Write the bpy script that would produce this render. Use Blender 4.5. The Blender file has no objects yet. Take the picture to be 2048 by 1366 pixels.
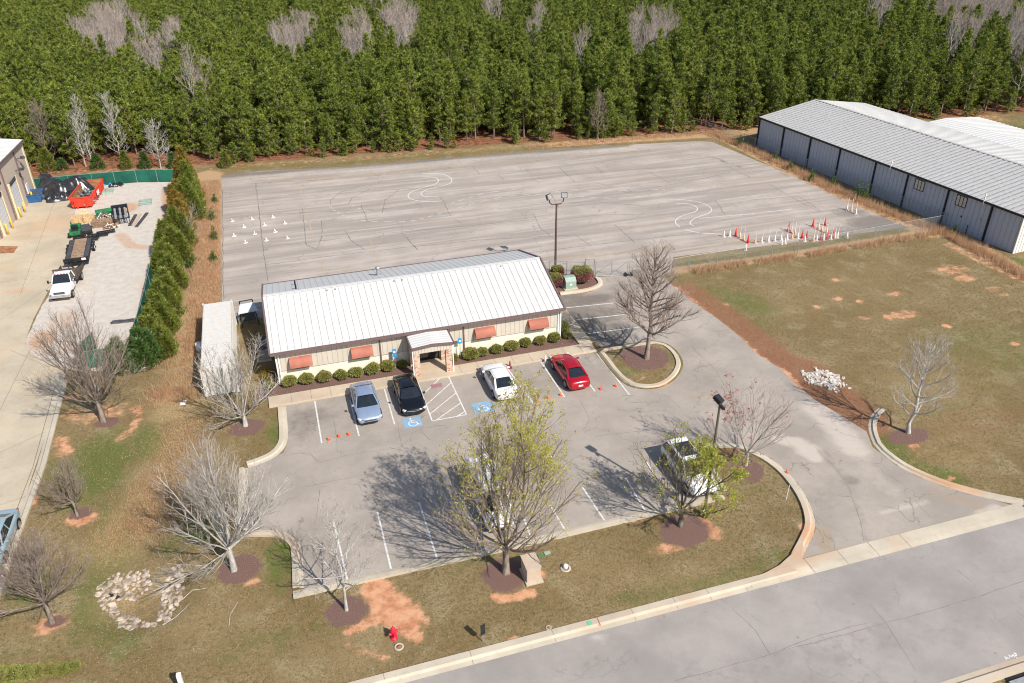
import bpy, math, random
import numpy as np
from mathutils import Vector, Matrix, Euler
PI = math.pi
R = math.radians
C = bpy.context.scene.collection
random.seed(7)
RNG = np.random.default_rng(7)

# ------------------------------------------------------------------ camera
FPX = 1615.07
CAMH = 35.7
RV = Vector((0.95466312, -0.2975166, -0.01010978))
UV = Vector((0.15691046, 0.47404908, 0.8664044))
FV = Vector((0.25297715, 0.82871065, -0.49924064))
cam = bpy.data.cameras.new('camera')
cam.sensor_width = 36.0
cam.lens = FPX / 2048 * 36.0
cam.clip_end = 3000
cam.clip_start = 0.5
camo = bpy.data.objects.new('camera', cam)
C.objects.link(camo)
M = Matrix((RV, UV, -FV)).transposed().to_4x4()
M.translation = Vector((0, 0, CAMH))
camo.matrix_world = M
bpy.context.scene.camera = camo

# ------------------------------------------------------------------ light
SUN_EL = R(43)
SUN_DIR = Vector((0.44 * math.cos(SUN_EL), -0.898 * math.cos(SUN_EL), math.sin(SUN_EL))).normalized()
w = bpy.data.worlds.new('World')
bpy.context.scene.world = w
w.use_nodes = True
nt = w.node_tree
nt.nodes.clear()
sky = nt.nodes.new('ShaderNodeTexSky')
sky.sky_type = 'NISHITA'
sky.sun_disc = False
sky.sun_elevation = SUN_EL
sky.sun_rotation = math.atan2(SUN_DIR.x, SUN_DIR.y)
bg = nt.nodes.new('ShaderNodeBackground')
bg.inputs['Strength'].default_value = 0.10
wo = nt.nodes.new('ShaderNodeOutputWorld')
nt.links.new(sky.outputs[0], bg.inputs[0])
nt.links.new(bg.outputs[0], wo.inputs[0])
sl = bpy.data.lights.new('sun', 'SUN')
sl.energy = 4.2
sl.angle = R(0.5)
sl.color = (1.0, 0.935, 0.85)
so = bpy.data.objects.new('sun', sl)
C.objects.link(so)
so.rotation_euler = SUN_DIR.to_track_quat('Z', 'Y').to_euler()
so.location = (40, -60, 80)
vs = bpy.context.scene.view_settings
vs.view_transform = 'Standard'
vs.look = 'None'
vs.gamma = 1
vs.exposure = 0.45
bpy.context.scene.render.film_transparent = False
bpy.context.scene.cycles.filter_width = 1.1

# ------------------------------------------------------------------ helpers
def P(px, py, z=0.0):
    """point at height z that the survey photograph shows at (px, py)"""
    d = RV * ((px - 1024) / FPX) - UV * ((py - 683) / FPX) + FV
    t = (z - CAMH) / d.z
    return Vector((d.x * t, d.y * t, z))

def PL(pts, z=0.0):
    return [P(a, b, z) for a, b in pts]

def tag(o, label=None, cat=None, group=None, kind=None):
    if label: o['label'] = label
    if cat: o['category'] = cat
    if group: o['group'] = group
    if kind: o['kind'] = kind
    return o

def empty(name, loc=(0, 0, 0), rz=0, label=None, cat=None, group=None):
    o = bpy.data.objects.new(name, None)
    o.empty_display_size = 0.3
    C.objects.link(o)
    o.location = loc
    o.rotation_euler = (0, 0, rz)
    return tag(o, label, cat, group)

class MB:
    def __init__(s):
        s.v = []; s.f = []; s.m = []; s.sm = []
    def add(s, verts, faces, mi=0, smooth=False):
        n = len(s.v)
        s.v += [tuple(a) for a in verts]
        for f in faces:
            s.f.append(tuple(n + i for i in f)); s.m.append(mi); s.sm.append(smooth)
        return s
    def box(s, x0, x1, y0, y1, z0, z1, mi=0):
        v = [(x0, y0, z0), (x1, y0, z0), (x1, y1, z0), (x0, y1, z0), (x0, y0, z1), (x1, y0, z1), (x1, y1, z1), (x0, y1, z1)]
        return s.add(v, [(0, 3, 2, 1), (4, 5, 6, 7), (0, 1, 5, 4), (1, 2, 6, 5), (2, 3, 7, 6), (3, 0, 4, 7)], mi)
    def bar(s, a, b, w, h=None, mi=0, up=(0, 0, 1)):
        """rectangular bar from a to b"""
        h = h or w
        a = Vector(a); b = Vector(b); d = (b - a).normalized()
        u = Vector(up)
        if abs(d.dot(u)) > .95: u = Vector((0, 1, 0))
        r = d.cross(u).normalized(); u = r.cross(d)
        v = []
        for p in (a, b):
            for i, j in ((-1, -1), (1, -1), (1, 1), (-1, 1)):
                v.append(p + r * (i * w / 2) + u * (j * h / 2))
        return s.add(v, [(0, 3, 2, 1), (4, 5, 6, 7), (0, 1, 5, 4), (1, 2, 6, 5), (2, 3, 7, 6), (3, 0, 4, 7)], mi)
    def tube(s, pts, rad, n=8, mi=0, cap=True, smooth=True):
        pts = [Vector(p) for p in pts]
        if not hasattr(rad, '__len__'): rad = [rad] * len(pts)
        v = []
        for i, p in enumerate(pts):
            d = (pts[min(i + 1, len(pts) - 1)] - pts[max(i - 1, 0)]).normalized()
            u = Vector((0, 0, 1)) if abs(d.z) < .9 else Vector((1, 0, 0))
            a = d.cross(u).normalized(); b = d.cross(a)
            for k in range(n):
                t = 2 * PI * k / n
                v.append(p + (a * math.cos(t) + b * math.sin(t)) * rad[i])
        f = []
        for i in range(len(pts) - 1):
            for k in range(n):
                f.append((i * n + k, i * n + (k + 1) % n, (i + 1) * n + (k + 1) % n, (i + 1) * n + k))
        s.add(v, f, mi, smooth)
        if cap:
            s.add(v[:n], [tuple(range(n))], mi)
            s.add(v[-n:], [tuple(reversed(range(n)))], mi)
        return s
    def lathe(s, prof, n=16, mi=0, c=(0, 0, 0), smooth=True):
        v = []; f = []
        for r, z in prof:
            for k in range(n):
                t = 2 * PI * k / n
                v.append((c[0] + r * math.cos(t), c[1] + r * math.sin(t), c[2] + z))
        for i in range(len(prof) - 1):
            for k in range(n):
                f.append((i * n + k, i * n + (k + 1) % n, (i + 1) * n + (k + 1) % n, (i + 1) * n + k))
        f.append(tuple(reversed(range(n)))); f.append(tuple((len(prof) - 1) * n + k for k in range(n)))
        return s.add(v, f, mi, smooth)
    def prism(s, pts, z0, z1, mi=0):
        n = len(pts)
        v = [(p[0], p[1], z0) for p in pts] + [(p[0], p[1], z1) for p in pts]
        f = [tuple(reversed(range(n))), tuple(range(n, 2 * n))]
        f += [(i, (i + 1) % n, n + (i + 1) % n, n + i) for i in range(n)]
        return s.add(v, f, mi)
    def xf(s, mat):
        s.v = [tuple(mat @ Vector(a)) for a in s.v]
        return s
    def build(s, name, mats, parent=None, bevel=0, sub=0):
        me = bpy.data.meshes.new(name)
        me.from_pydata(s.v, [], s.f)
        if not isinstance(mats, (list, tuple)): mats = [mats]
        for m in mats: me.materials.append(m)
        me.polygons.foreach_set('material_index', s.m)
        me.polygons.foreach_set('use_smooth', s.sm)
        me.update()
        o = bpy.data.objects.new(name, me)
        C.objects.link(o)
        if parent: o.parent = parent
        if bevel:
            b = o.modifiers.new('b', 'BEVEL'); b.width = bevel; b.segments = 2; b.limit_method = 'ANGLE'
        if sub:
            b = o.modifiers.new('s', 'SUBSURF'); b.levels = sub; b.render_levels = sub
        return o

def np_mesh(name, V, F, mats, parent=None, smooth=False, mi=None):
    """mesh from numpy arrays, F is (n,k)"""
    me = bpy.data.meshes.new(name)
    V = np.asarray(V, dtype=np.float32); F = np.asarray(F, dtype=np.int32)
    k = F.shape[1]
    me.vertices.add(len(V)); me.vertices.foreach_set('co', V.ravel())
    me.loops.add(F.size); me.loops.foreach_set('vertex_index', F.ravel())
    me.polygons.add(len(F))
    me.polygons.foreach_set('loop_start', np.arange(0, F.size, k, dtype=np.int32))
    me.polygons.foreach_set('loop_total', np.full(len(F), k, dtype=np.int32))
    if not isinstance(mats, (list, tuple)): mats = [mats]
    for m in mats: me.materials.append(m)
    if mi is not None: me.polygons.foreach_set('material_index', np.asarray(mi, dtype=np.int32))
    me.polygons.foreach_set('use_smooth', np.full(len(F), smooth))
    me.update(calc_edges=True)
    o = bpy.data.objects.new(name, me)
    C.objects.link(o)
    if parent: o.parent = parent
    return o

def copy_tree(o, parent=None):
    c = o.copy(); C.objects.link(c)
    if parent: c.parent = parent
    for ch in list(o.children): copy_tree(ch, c)
    return c

# ------------------------------------------------------------------ materials
class NT:
    def __init__(s, name):
        s.mat = bpy.data.materials.new(name); s.mat.use_nodes = True
        s.t = s.mat.node_tree; s.t.nodes.clear()
        s.out = s.t.nodes.new('ShaderNodeOutputMaterial')
        s.tc = None
    def n(s, typ, **kw):
        nd = s.t.nodes.new('ShaderNode' + typ)
        for k, v in kw.items():
            if k in nd.inputs: s.put(nd.inputs[k], v)
            else: setattr(nd, k, v)
        return nd
    def put(s, inp, v):
        if isinstance(v, bpy.types.NodeSocket): s.t.links.new(v, inp)
        else:
            if hasattr(inp.default_value, '__len__') and not hasattr(v, '__len__'): v = (v, v, v)
            if inp.type == 'RGBA' and len(v) == 3: v = (*v, 1)
            inp.default_value = v
    def pos(s, scale=(1, 1, 1), obj=False):
        if obj:
            src = s.n('TexCoord').outputs['Object']
        else:
            src = s.n('NewGeometry').outputs['Position']
        mp = s.n('Mapping', Vector=src, Scale=scale)
        return mp.outputs[0]
    def noise(s, scale, vec=None, detail=4, rough=.55, dist=0, stretch=None, obj=False):
        v = vec if vec is not None else s.pos(stretch or (1, 1, 1), obj)
        return s.n('TexNoise', Vector=v, Scale=scale, Detail=detail, Roughness=rough, Distortion=dist).outputs[0]
    def ramp(s, f, a, b, smooth=True):
        m = s.n('MapRange', interpolation_type='SMOOTHSTEP' if smooth else 'LINEAR')
        s.put(m.inputs[0], f); m.inputs[1].default_value = a; m.inputs[2].default_value = b
        return m.outputs[0]
    def math(s, op, a, b=0.0):
        m = s.n('Math', operation=op); s.put(m.inputs[0], a); s.put(m.inputs[1], b); return m.outputs[0]
    def mix(s, f, a, b, mode='MIX'):
        m = s.n('MixRGB', blend_type=mode); s.put(m.inputs[0], f); s.put(m.inputs[1], a); s.put(m.inputs[2], b); return m.outputs[0]
    def attr(s, name):
        return s.n('Attribute', attribute_name=name).outputs['Fac']
    def bsdf(s, col, rough=.8, metal=0, spec=.3, **kw):
        b = s.n('BsdfPrincipled')
        s.put(b.inputs['Base Color'], col); s.put(b.inputs['Roughness'], rough); s.put(b.inputs['Metallic'], metal)
        s.put(b.inputs['Specular IOR Level'], spec)
        for k, v in kw.items(): s.put(b.inputs[k.replace('_', ' ')], v)
        s.t.links.new(b.outputs[0], s.out.inputs[0])
        s.b = b
        return b
    def bump(s, h, strength=.4, dist=.02):
        bp = s.n('Bump', Height=h, Strength=strength, Distance=dist)
        s.t.links.new(bp.outputs[0], s.b.inputs['Normal'])

def simple(name, col, rough=.7, metal=0, spec=.3, var=.12, scale=3, obj=False, dirt=None):
    n = NT(name)
    f = n.noise(scale, obj=obj)
    lo = tuple(c * (1 - var) for c in col); hi = tuple(min(1, c * (1 + var)) for c in col)
    c = n.mix(n.ramp(f, .3, .7), lo, hi)
    if dirt:
        c = n.mix(n.math('MULTIPLY', n.ramp(n.noise(scale * .4, detail=6, rough=.7), .52, .72), .6), c, dirt)
    n.bsdf(c, rough, metal, spec)
    return n.mat

def m_ground():
    n = NT('ground_cover')
    g1 = n.noise(.16, detail=5); g2 = n.noise(1.3, detail=6, rough=.7); g3 = n.noise(9, detail=4, rough=.8); g4 = n.noise(34, detail=2, rough=.7)
    g5 = n.noise(3.6, detail=5, rough=.75); gb = n.noise(.45, detail=4)
    c = n.mix(n.ramp(g1, .35, .65), (.225, .155, .072), (.295, .215, .112))
    c = n.mix(n.math('MULTIPLY', n.ramp(gb, .5, .66), .6), c, (.37, .30, .175))
    c = n.mix(n.math('MULTIPLY', n.ramp(g5, .48, .6), .7), c, (.125, .1, .04))
    c = n.mix(n.math('MULTIPLY', n.ramp(g2, .5, .7), .4), c, (.15, .14, .05))
    # fine blade / leaf texture
    c = n.mix(n.math('MULTIPLY', n.ramp(g3, .5, .62), .7), c, (.09, .072, .032))
    c = n.mix(n.math('MULTIPLY', n.ramp(g4, .58, .7), .55), c, (.42, .34, .2))
    gr = n.math('ADD', n.attr('green'), n.math('MULTIPLY', n.math('SUBTRACT', g2, .5), 1.5))
    c = n.mix(n.math('MULTIPLY', n.ramp(gr, .15, .95), .85), c, n.mix(n.ramp(g3, .35, .65), (.06, .085, .018), (.145, .19, .045)))
    wrm = n.math('ADD', n.attr('warm'), n.math('MULTIPLY', n.math('ADD', n.math('SUBTRACT', g2, .5), n.math('SUBTRACT', g5, .5)), 1.3))
    c = n.mix(n.math('MULTIPLY', n.ramp(wrm, .3, 1.0), .8), c, n.mix(n.ramp(g3, .35, .65), (.2, .135, .06), (.5, .37, .2)))
    st = n.math('ADD', n.attr('straw'), n.math('MULTIPLY', n.math('SUBTRACT', g2, .5), 1.0))
    c = n.mix(n.ramp(st, .3, .7), c, n.mix(n.ramp(g3, .3, .7), (.3, .18, .09), (.58, .4, .24)))
    li = n.math('ADD', n.attr('litter'), n.math('MULTIPLY', n.math('SUBTRACT', g3, .5), 1.6))
    c = n.mix(n.math('MULTIPLY', n.ramp(li, .45, .95), .75), c, n.mix(n.ramp(g4, .3, .7), (.14, .05, .03), (.42, .2, .12)))
    fl = n.math('ADD', n.attr('floor'), n.math('MULTIPLY', n.math('SUBTRACT', g2, .5), .5))
    c = n.mix(n.ramp(fl, .35, .65), c, n.mix(n.ramp(g2, .3, .7), (.10, .05, .03), (.36, .16, .085)))
    cl = n.math('ADD', n.attr('clay'), n.math('ADD', n.math('MULTIPLY', n.math('SUBTRACT', g2, .5), 1.7), n.math('MULTIPLY', n.math('SUBTRACT', g3, .5), 1.1)))
    c = n.mix(n.math('MULTIPLY', n.ramp(cl, .38, .85), .92), c, n.mix(n.ramp(g2, .35, .65), (.52, .22, .115), (.68, .38, .225)))
    mu = n.math('ADD', n.attr('mulch'), n.math('ADD', n.math('MULTIPLY', n.math('SUBTRACT', g2, .5), .9), n.math('MULTIPLY', n.math('SUBTRACT', g3, .5), .7)))
    c = n.mix(n.ramp(mu, .35, .55), c, n.mix(n.ramp(g4, .35, .65), (.06, .034, .028), (.30, .185, .155)))
    gv = n.math('ADD', n.attr('gravel'), n.math('MULTIPLY', n.math('SUBTRACT', g2, .5), .4))
    gc = n.mix(n.ramp(g2, .3, .7), (.52, .465, .40), (.62, .57, .505))
    gc = n.mix(n.math('MULTIPLY', n.ramp(g4, .55, .75), .5), gc, (.3, .27, .24))
    gc = n.mix(n.math('MULTIPLY', n.ramp(n.math('ADD', n.attr('sandy'), n.math('MULTIPLY', n.math('SUBTRACT', g2, .5), .9)), .3, .8), .9), gc, (.52, .3, .17))
    c = n.mix(n.ramp(gv, .45, .55), c, gc)
    # scattered pale specks (leaves, chips)
    vo = n.n('TexVoronoi', Vector=n.pos(), Scale=3.4)
    sp = n.math('MULTIPLY', n.math('LESS_THAN', vo.outputs['Distance'], .1), n.ramp(gb, .45, .6))
    c = n.mix(n.math('MULTIPLY', sp, .7), c, (.5, .42, .33))
    n.bsdf(c, .95, spec=.1)
    n.bump(n.math('ADD', g3, n.math('MULTIPLY', g4, .5)), .7, .06)
    return n.mat

def m_asphalt(name, base, band=0.0, warm=(.36, .27, .18), crack=1.0):
    n = NT(name)
    a = n.noise(.22, detail=6, rough=.6); b = n.noise(1.7, detail=5, rough=.65); f = n.noise(28, detail=3, rough=.8)
    lo = tuple(x * .82 for x in base); hi = tuple(min(1, x * 1.12) for x in base)
    c = n.mix(n.ramp(a, .3, .7), lo, hi)
    c = n.mix(n.math('MULTIPLY', n.ramp(b, .4, .75), .25), c, tuple(x * .72 for x in base))
    if band:
        s1 = n.noise(.5, detail=5, rough=.6, stretch=(.09, 1, 1)); s2 = n.noise(1.2, detail=4, stretch=(.05, 1, 1))
        c = n.mix(n.math('MULTIPLY', n.ramp(s1, .42, .62), band), c, tuple(x * .74 for x in base))
        c = n.mix(n.math('MULTIPLY', n.ramp(s2, .5, .7), band * .6), c, tuple(min(1, x * 1.22) for x in base))
        s3 = n.noise(.35, detail=4, stretch=(.12, 1, 1))
        c = n.mix(n.math('MULTIPLY', n.ramp(s3, .56, .72), band * .5), c, (base[0] * .95, base[1] * .84, base[2] * .74))
    nz = n.math('MULTIPLY', n.math('SUBTRACT', b, .5), .8)
    c = n.mix(n.math('MULTIPLY', n.ramp(n.math('ADD', n.attr('light'), nz), .2, .9), .75), c, tuple(min(1, x * 1.55) for x in base))
    c = n.mix(n.math('MULTIPLY', n.ramp(n.math('ADD', n.attr('orange'), nz), .25, .95), .8), c, warm)
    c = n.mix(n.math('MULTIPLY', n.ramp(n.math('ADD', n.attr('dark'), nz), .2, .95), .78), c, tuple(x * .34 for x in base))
    if crack:
        # hairline crack network, broken up by noise
        wv = n.n('VectorMath', operation='ADD')
        n.t.links.new(n.pos(), wv.inputs[0])
        nn = n.n('TexNoise', Vector=n.pos(), Scale=.8, Detail=4)
        sc = n.n('VectorMath', operation='SCALE', Scale=1.6); n.t.links.new(nn.outputs['Color'], sc.inputs[0]); n.t.links.new(sc.outputs[0], wv.inputs[1])
        v = n.n('TexVoronoi', feature='DISTANCE_TO_EDGE', Vector=wv.outputs[0], Scale=.21)
        line = n.math('LESS_THAN', v.outputs[0], .0055)
        line = n.math('MULTIPLY', line, n.ramp(n.noise(.3, detail=2), .47, .56))
        c = n.mix(n.math('MULTIPLY', line, .55 * crack), c, tuple(x * .4 for x in base))
        fs = n.noise(7, detail=4, rough=.8)
        c = n.mix(n.math('MULTIPLY', n.ramp(fs, .62, .78), .3), c, tuple(x * .6 for x in base))
    vo = n.n('TexVoronoi', Vector=n.pos(), Scale=1.1)
    c = n.mix(n.math('MULTIPLY', n.math('MULTIPLY', n.ramp(vo.outputs['Distance'], .14, .03), n.ramp(n.noise(.35, detail=2), .48, .6)), .5), c, tuple(x * .4 for x in base))
    f2 = n.noise(60, detail=1)
    c = n.mix(n.math('MULTIPLY', n.ramp(f, .45, .72), .38), c, tuple(x * .58 for x in base))
    c = n.mix(n.math('MULTIPLY', n.ramp(f2, .58, .7), .35), c, tuple(min(1, x * 1.5) for x in base))
    n.bsdf(c, .88, spec=.25)
    n.bump(f, .35, .015)
    return n.mat

def m_concrete(name, base, stain=(.5, .3, .18), sa=.5):
    n = NT(name)
    a = n.noise(.3, detail=5); b = n.noise(2.2, detail=5, rough=.7); f = n.noise(30, detail=2)
    c = n.mix(n.ramp(a, .3, .7), tuple(x * .86 for x in base), tuple(min(1, x * 1.08) for x in base))
    c = n.mix(n.math('MULTIPLY', n.ramp(b, .48, .75), .4), c, tuple(x * .66 for x in base))
    c = n.mix(n.math('MULTIPLY', n.ramp(n.noise(.17, detail=4), .52, .68), sa), c, stain)
    c = n.mix(n.math('MULTIPLY', n.attr('orange'), .75), c, (.55, .27, .13))
    c = n.mix(n.math('MULTIPLY', n.ramp(n.math('ADD', n.attr('dark'), n.math('SUBTRACT', b, .5)), .2, .9), .5), c, tuple(x * .5 for x in base))
    c = n.mix(n.math('MULTIPLY', n.ramp(f, .5, .7), .18), c, tuple(x * .6 for x in base))
    n.bsdf(c, .85, spec=.25)
    n.bump(f, .25, .01)
    return n.mat

def m_leaf(name, cols, trans=.3, rough=.6, tuft=0):
    """foliage: colour varies per leaf island (random), per tree and with noise"""
    n = NT(name)
    g = n.n('NewGeometry'); oi = n.n('ObjectInfo')
    c = n.mix(g.outputs['Random Per Island'], cols[0], cols[1])
    c = n.mix(n.math('MULTIPLY', oi.outputs['Random'], .55), c, cols[2])
    c = n.mix(n.math('MULTIPLY', n.ramp(n.noise(.6), .4, .65), .4), c, cols[3] if len(cols) > 3 else cols[1])
    if tuft:   # tuft tones vary by noise; dark gaps and highlights put into the colour
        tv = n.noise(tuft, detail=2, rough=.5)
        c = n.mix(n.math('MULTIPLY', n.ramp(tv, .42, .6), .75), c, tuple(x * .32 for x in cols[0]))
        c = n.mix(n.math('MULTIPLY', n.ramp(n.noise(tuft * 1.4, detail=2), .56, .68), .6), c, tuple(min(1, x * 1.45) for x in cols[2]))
    d = n.n('BsdfDiffuse', Color=c); t = n.n('BsdfTranslucent', Color=n.mix(.5, c, (.5, .5, .1), 'MULTIPLY') if False else c)
    gl = n.n('BsdfGlossy', Color=(1, 1, 1, 1), Roughness=.45)
    m = n.n('MixShader', Fac=trans); n.t.links.new(d.outputs[0], m.inputs[1]); n.t.links.new(t.outputs[0], m.inputs[2])
    m2 = n.n('MixShader', Fac=.035); n.t.links.new(m.outputs[0], m2.inputs[1]); n.t.links.new(gl.outputs[0], m2.inputs[2])
    n.t.links.new(m2.outputs[0], n.out.inputs[0])
    return n.mat

def m_bark(name, a, b):
    n = NT(name)
    c = n.mix(n.ramp(n.noise(5, detail=5, rough=.7, stretch=(1, 1, .35)), .35, .65), a, b)
    n.bsdf(c, .9, spec=.1)
    return n.mat

def m_paint(name, col, wear=.5, keep=.5):
    n = NT(name)
    f = n.noise(6, detail=6, rough=.8)
    c = n.mix(n.math('MULTIPLY', n.ramp(f, .42, .62), wear), col, (.33, .31, .29))
    n.bsdf(c, .7, spec=.3)
    return n.mat

MT = {}
MT['ground'] = m_ground()
MT['lot'] = m_asphalt('lot_asphalt', (.365, .32, .275))
MT['drive'] = m_asphalt('drive_asphalt', (.37, .332, .297))
MT['sidelot'] = m_asphalt('side_lot_asphalt', (.235, .21, .188))
MT['road'] = m_asphalt('road_asphalt', (.335, .305, .28), crack=.4)
MT['train'] = m_asphalt('training_lot_asphalt', (.425, .372, .325), band=1.1)
MT['conc'] = m_concrete('kerb_concrete', (.52, .46, .36), sa=.35)
MT['walk'] = m_concrete('walk_concrete', (.53, .44, .33), sa=.2)
MT['pad'] = m_concrete('yard_concrete', (.50, .43, .32), stain=(.55, .42, .27), sa=.5)
MT['white'] = m_paint('white_marking', (.74, .73, .7), .65)
MT['whiteold'] = m_paint('faded_marking', (.62, .6, .57), .8)
MT['yellowold'] = m_paint('faded_yellow_marking', (.5, .36, .18), .8)
MT['bluepaint'] = m_paint('blue_marking', (.2, .4, .6), .6)
MT['redpaint'] = m_paint('worn_red_marking', (.32, .14, .15), .5)
MT['orangepaint'] = m_paint('orange_marking', (.7, .15, .04), .3)
MT['greenpaint'] = m_paint('green_marking', (.12, .5, .28), .2)
MT['crack'] = simple('crack_filler', (.2, .18, .165), .9, var=.25)
MT['joint'] = simple('joint_line', (.2, .17, .14), .9, var=.25)
MT['cream'] = simple('cream_wall', (.72, .68, .56), .85, var=.06, scale=1, dirt=(.55, .46, .33))
MT['siding'] = simple('beige_siding', (.55, .5, .42), .55, spec=.4, var=.05, scale=1)
MT['rib_dark'] = simple('siding_groove', (.3, .26, .22), .7)
MT['trim'] = simple('brown_trim', (.16, .11, .105), .55, var=.08)
MT['awning'] = simple('awning_red', (.40, .15, .105), .75, var=.14, scale=1.2, dirt=(.42, .2, .15))
MT['black'] = simple('black_metal', (.02, .02, .022), .5, var=.3)
MT['dgrey'] = simple('dark_grey', (.07, .07, .075), .6, var=.3)
MT['grey'] = simple('mid_grey', (.3, .3, .3), .55, var=.15)
MT['galv'] = simple('galvanised_steel', (.42, .43, .43), .45, metal=.5, var=.12)
MT['whitem'] = simple('white_metal', (.8, .8, .78), .45, var=.04)
MT['brass'] = simple('brown_pole', (.1, .07, .06), .5)
MT['rubber'] = simple('rubber', (.018, .018, .018), .85)
MT['rim'] = simple('alloy_rim', (.4, .4, .41), .3, metal=.8)
MT['orange'] = simple('cone_orange', (.75, .14, .055), .55, var=.15, dirt=(.45, .16, .1))
MT['conered'] = simple('cone_red', (.62, .055, .04), .55, var=.15)
MT['conewhite'] = simple('cone_white', (.72, .68, .64), .6, var=.1, dirt=(.5, .36, .26))
MT['conepink'] = simple('cone_peach', (.7, .48, .34), .6, var=.12)
MT['wood'] = simple('pallet_wood', (.58, .42, .22), .85, var=.25, scale=5, dirt=(.35, .2, .1))
MT['oldwood'] = simple('weathered_wood', (.3, .2, .13), .9, var=.3, scale=4)
MT['hydrant'] = simple('hydrant_red', (.62, .02, .045), .4, var=.1)
MT['tan'] = simple('tan_box', (.5, .4, .31), .55, var=.05)
MT['sage'] = simple('sage_green_box', (.27, .36, .3), .5, var=.06)
MT['yellow'] = simple('bollard_yellow', (.75, .5, .08), .5, var=.1)
MT['screen'] = simple('green_windscreen', (.012, .11, .075), .8, var=.3, scale=.5, dirt=(.03, .14, .1))
MT['dumpred'] = simple('dumpster_red', (.68, .06, .03), .5, var=.12, dirt=(.4, .07, .03))
MT['rust'] = simple('rust', (.3, .14, .07), .9, var=.35, scale=2)
MT['stucco'] = simple('tan_stucco', (.48, .4, .33), .9, var=.04)
MT['stucco2'] = simple('pale_yellow_trim', (.68, .58, .38), .85, var=.05)
MT['blueplastic'] = simple('blue_steel', (.03, .11, .26), .5, var=.2)
MT['bluetarp'] = simple('blue_tarp', (.06, .25, .6), .5, var=.25)
MT['greenpl'] = simple('green_plastic', (.025, .16, .06), .5, var=.3)
MT['stone'] = simple('riprap_stone', (.42, .34, .27), .9, var=.5, scale=2.5, obj=False)
MT['rubble'] = simple('white_rubble', (.55, .51, .46), .9, var=.3, scale=3)
MT['signblue'] = simple('sign_blue', (.02, .28, .6), .4, var=.03)
MT['glass'] = simple('dark_glass', (.015, .02, .024), .08, spec=.9, var=.2)
MT['door'] = simple('roll_door_white', (.62, .64, .66), .5, var=.04)
MT['liner'] = simple('black_liner', (.03, .03, .033), .8)

def m_roof(name, base, dirt, amt):
    n = NT(name)
    c = n.mix(n.math('MULTIPLY', n.ramp(n.noise(.9, detail=6, rough=.7), .45, .75), amt), base, dirt)
    c = n.mix(n.math('MULTIPLY', n.ramp(n.noise(.25), .4, .7), .15), c, tuple(x * .8 for x in base))
    n.bsdf(c, .4, spec=.4)
    return n.mat
MT['roof'] = m_roof('white_roof', (.60, .595, .575), (.5, .47, .42), .18)
MT['roofgrey'] = m_roof('galvalume_roof', (.44, .435, .425), (.34, .33, .31), .3)
MT['seam'] = simple('roof_seam', (.42, .40, .38), .6, var=.2)  # greyed ribs of the main roof; seam side shade put into the colour
MT['panshadow'] = simple('warehouse_pan_shadow', (.28, .28, .28), .6, var=.2)
MT['wallgrey'] = simple('grey_blue_siding', (.42, .45, .505), .5, var=.03)
MT['contwhite'] = simple('container_white', (.6, .58, .53), .6, var=.05, scale=.8, dirt=(.5, .45, .37))

def m_brick():
    n = NT('brick')
    b = n.n('TexBrick', Vector=n.pos((1, 1, 1)), Scale=4.2)
    n.t.nodes.remove(b)
    # bricks by height rows and per-brick noise
    g = n.n('NewGeometry'); sx = n.n('SeparateXYZ', Vector=g.outputs['Position'])
    row = n.math('FLOOR', n.math('MULTIPLY', sx.outputs[2], 11))
    u = n.math('ADD', n.math('MULTIPLY', n.math('ADD', sx.outputs[0], sx.outputs[1]), 4.6), n.math('MULTIPLY', row, .5))
    cb = n.n('CombineXYZ', X=n.math('FLOOR', u), Y=row, Z=0.0)
    wn = n.n('TexWhiteNoise', Vector=cb.outputs[0])
    c = n.mix(n.ramp(wn.outputs[0], .3, .9), (.58, .42, .3), (.36, .16, .1))
    mort = n.math('MAXIMUM', n.math('GREATER_THAN', n.math('FRACT', u), .92), n.math('GREATER_THAN', n.math('FRACT', n.math('MULTIPLY', sx.outputs[2], 11)), .85))
    c = n.mix(mort, c, (.6, .54, .46))
    n.bsdf(c, .9, spec=.1)
    return n.mat
MT['brick'] = m_brick()

def m_mesh():
    n = NT('chain_link')
    g = n.n('NewGeometry'); sx = n.n('SeparateXYZ', Vector=g.outputs['Position'])
    h = n.math('ADD', sx.outputs[0], sx.outputs[1])
    a = n.math('FRACT', n.math('MULTIPLY', n.math('ADD', h, sx.outputs[2]), 12)); b = n.math('FRACT', n.math('MULTIPLY', n.math('SUBTRACT', h, sx.outputs[2]), 12))
    wire = n.math('MAXIMUM', n.math('LESS_THAN', a, .085), n.math('LESS_THAN', b, .085))
    d = n.n('BsdfDiffuse', Color=(.32, .34, .33, 1)); t = n.n('BsdfTransparent')
    m = n.n('MixShader', Fac=wire); n.t.links.new(t.outputs[0], m.inputs[1]); n.t.links.new(d.outputs[0], m.inputs[2])
    n.t.links.new(m.outputs[0], n.out.inputs[0])
    return n.mat
MT['chain'] = m_mesh()

def carpaint(name, col, metal=.3, rough=.25):
    n = NT(name)
    f = n.noise(2.0)
    c = n.mix(n.ramp(f, .3, .7), tuple(x * .94 for x in col), tuple(min(1, x * 1.04) for x in col))
    n.bsdf(c, rough, metal, .5, Coat_Weight=.5, Coat_Roughness=.08)
    return n.mat

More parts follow.
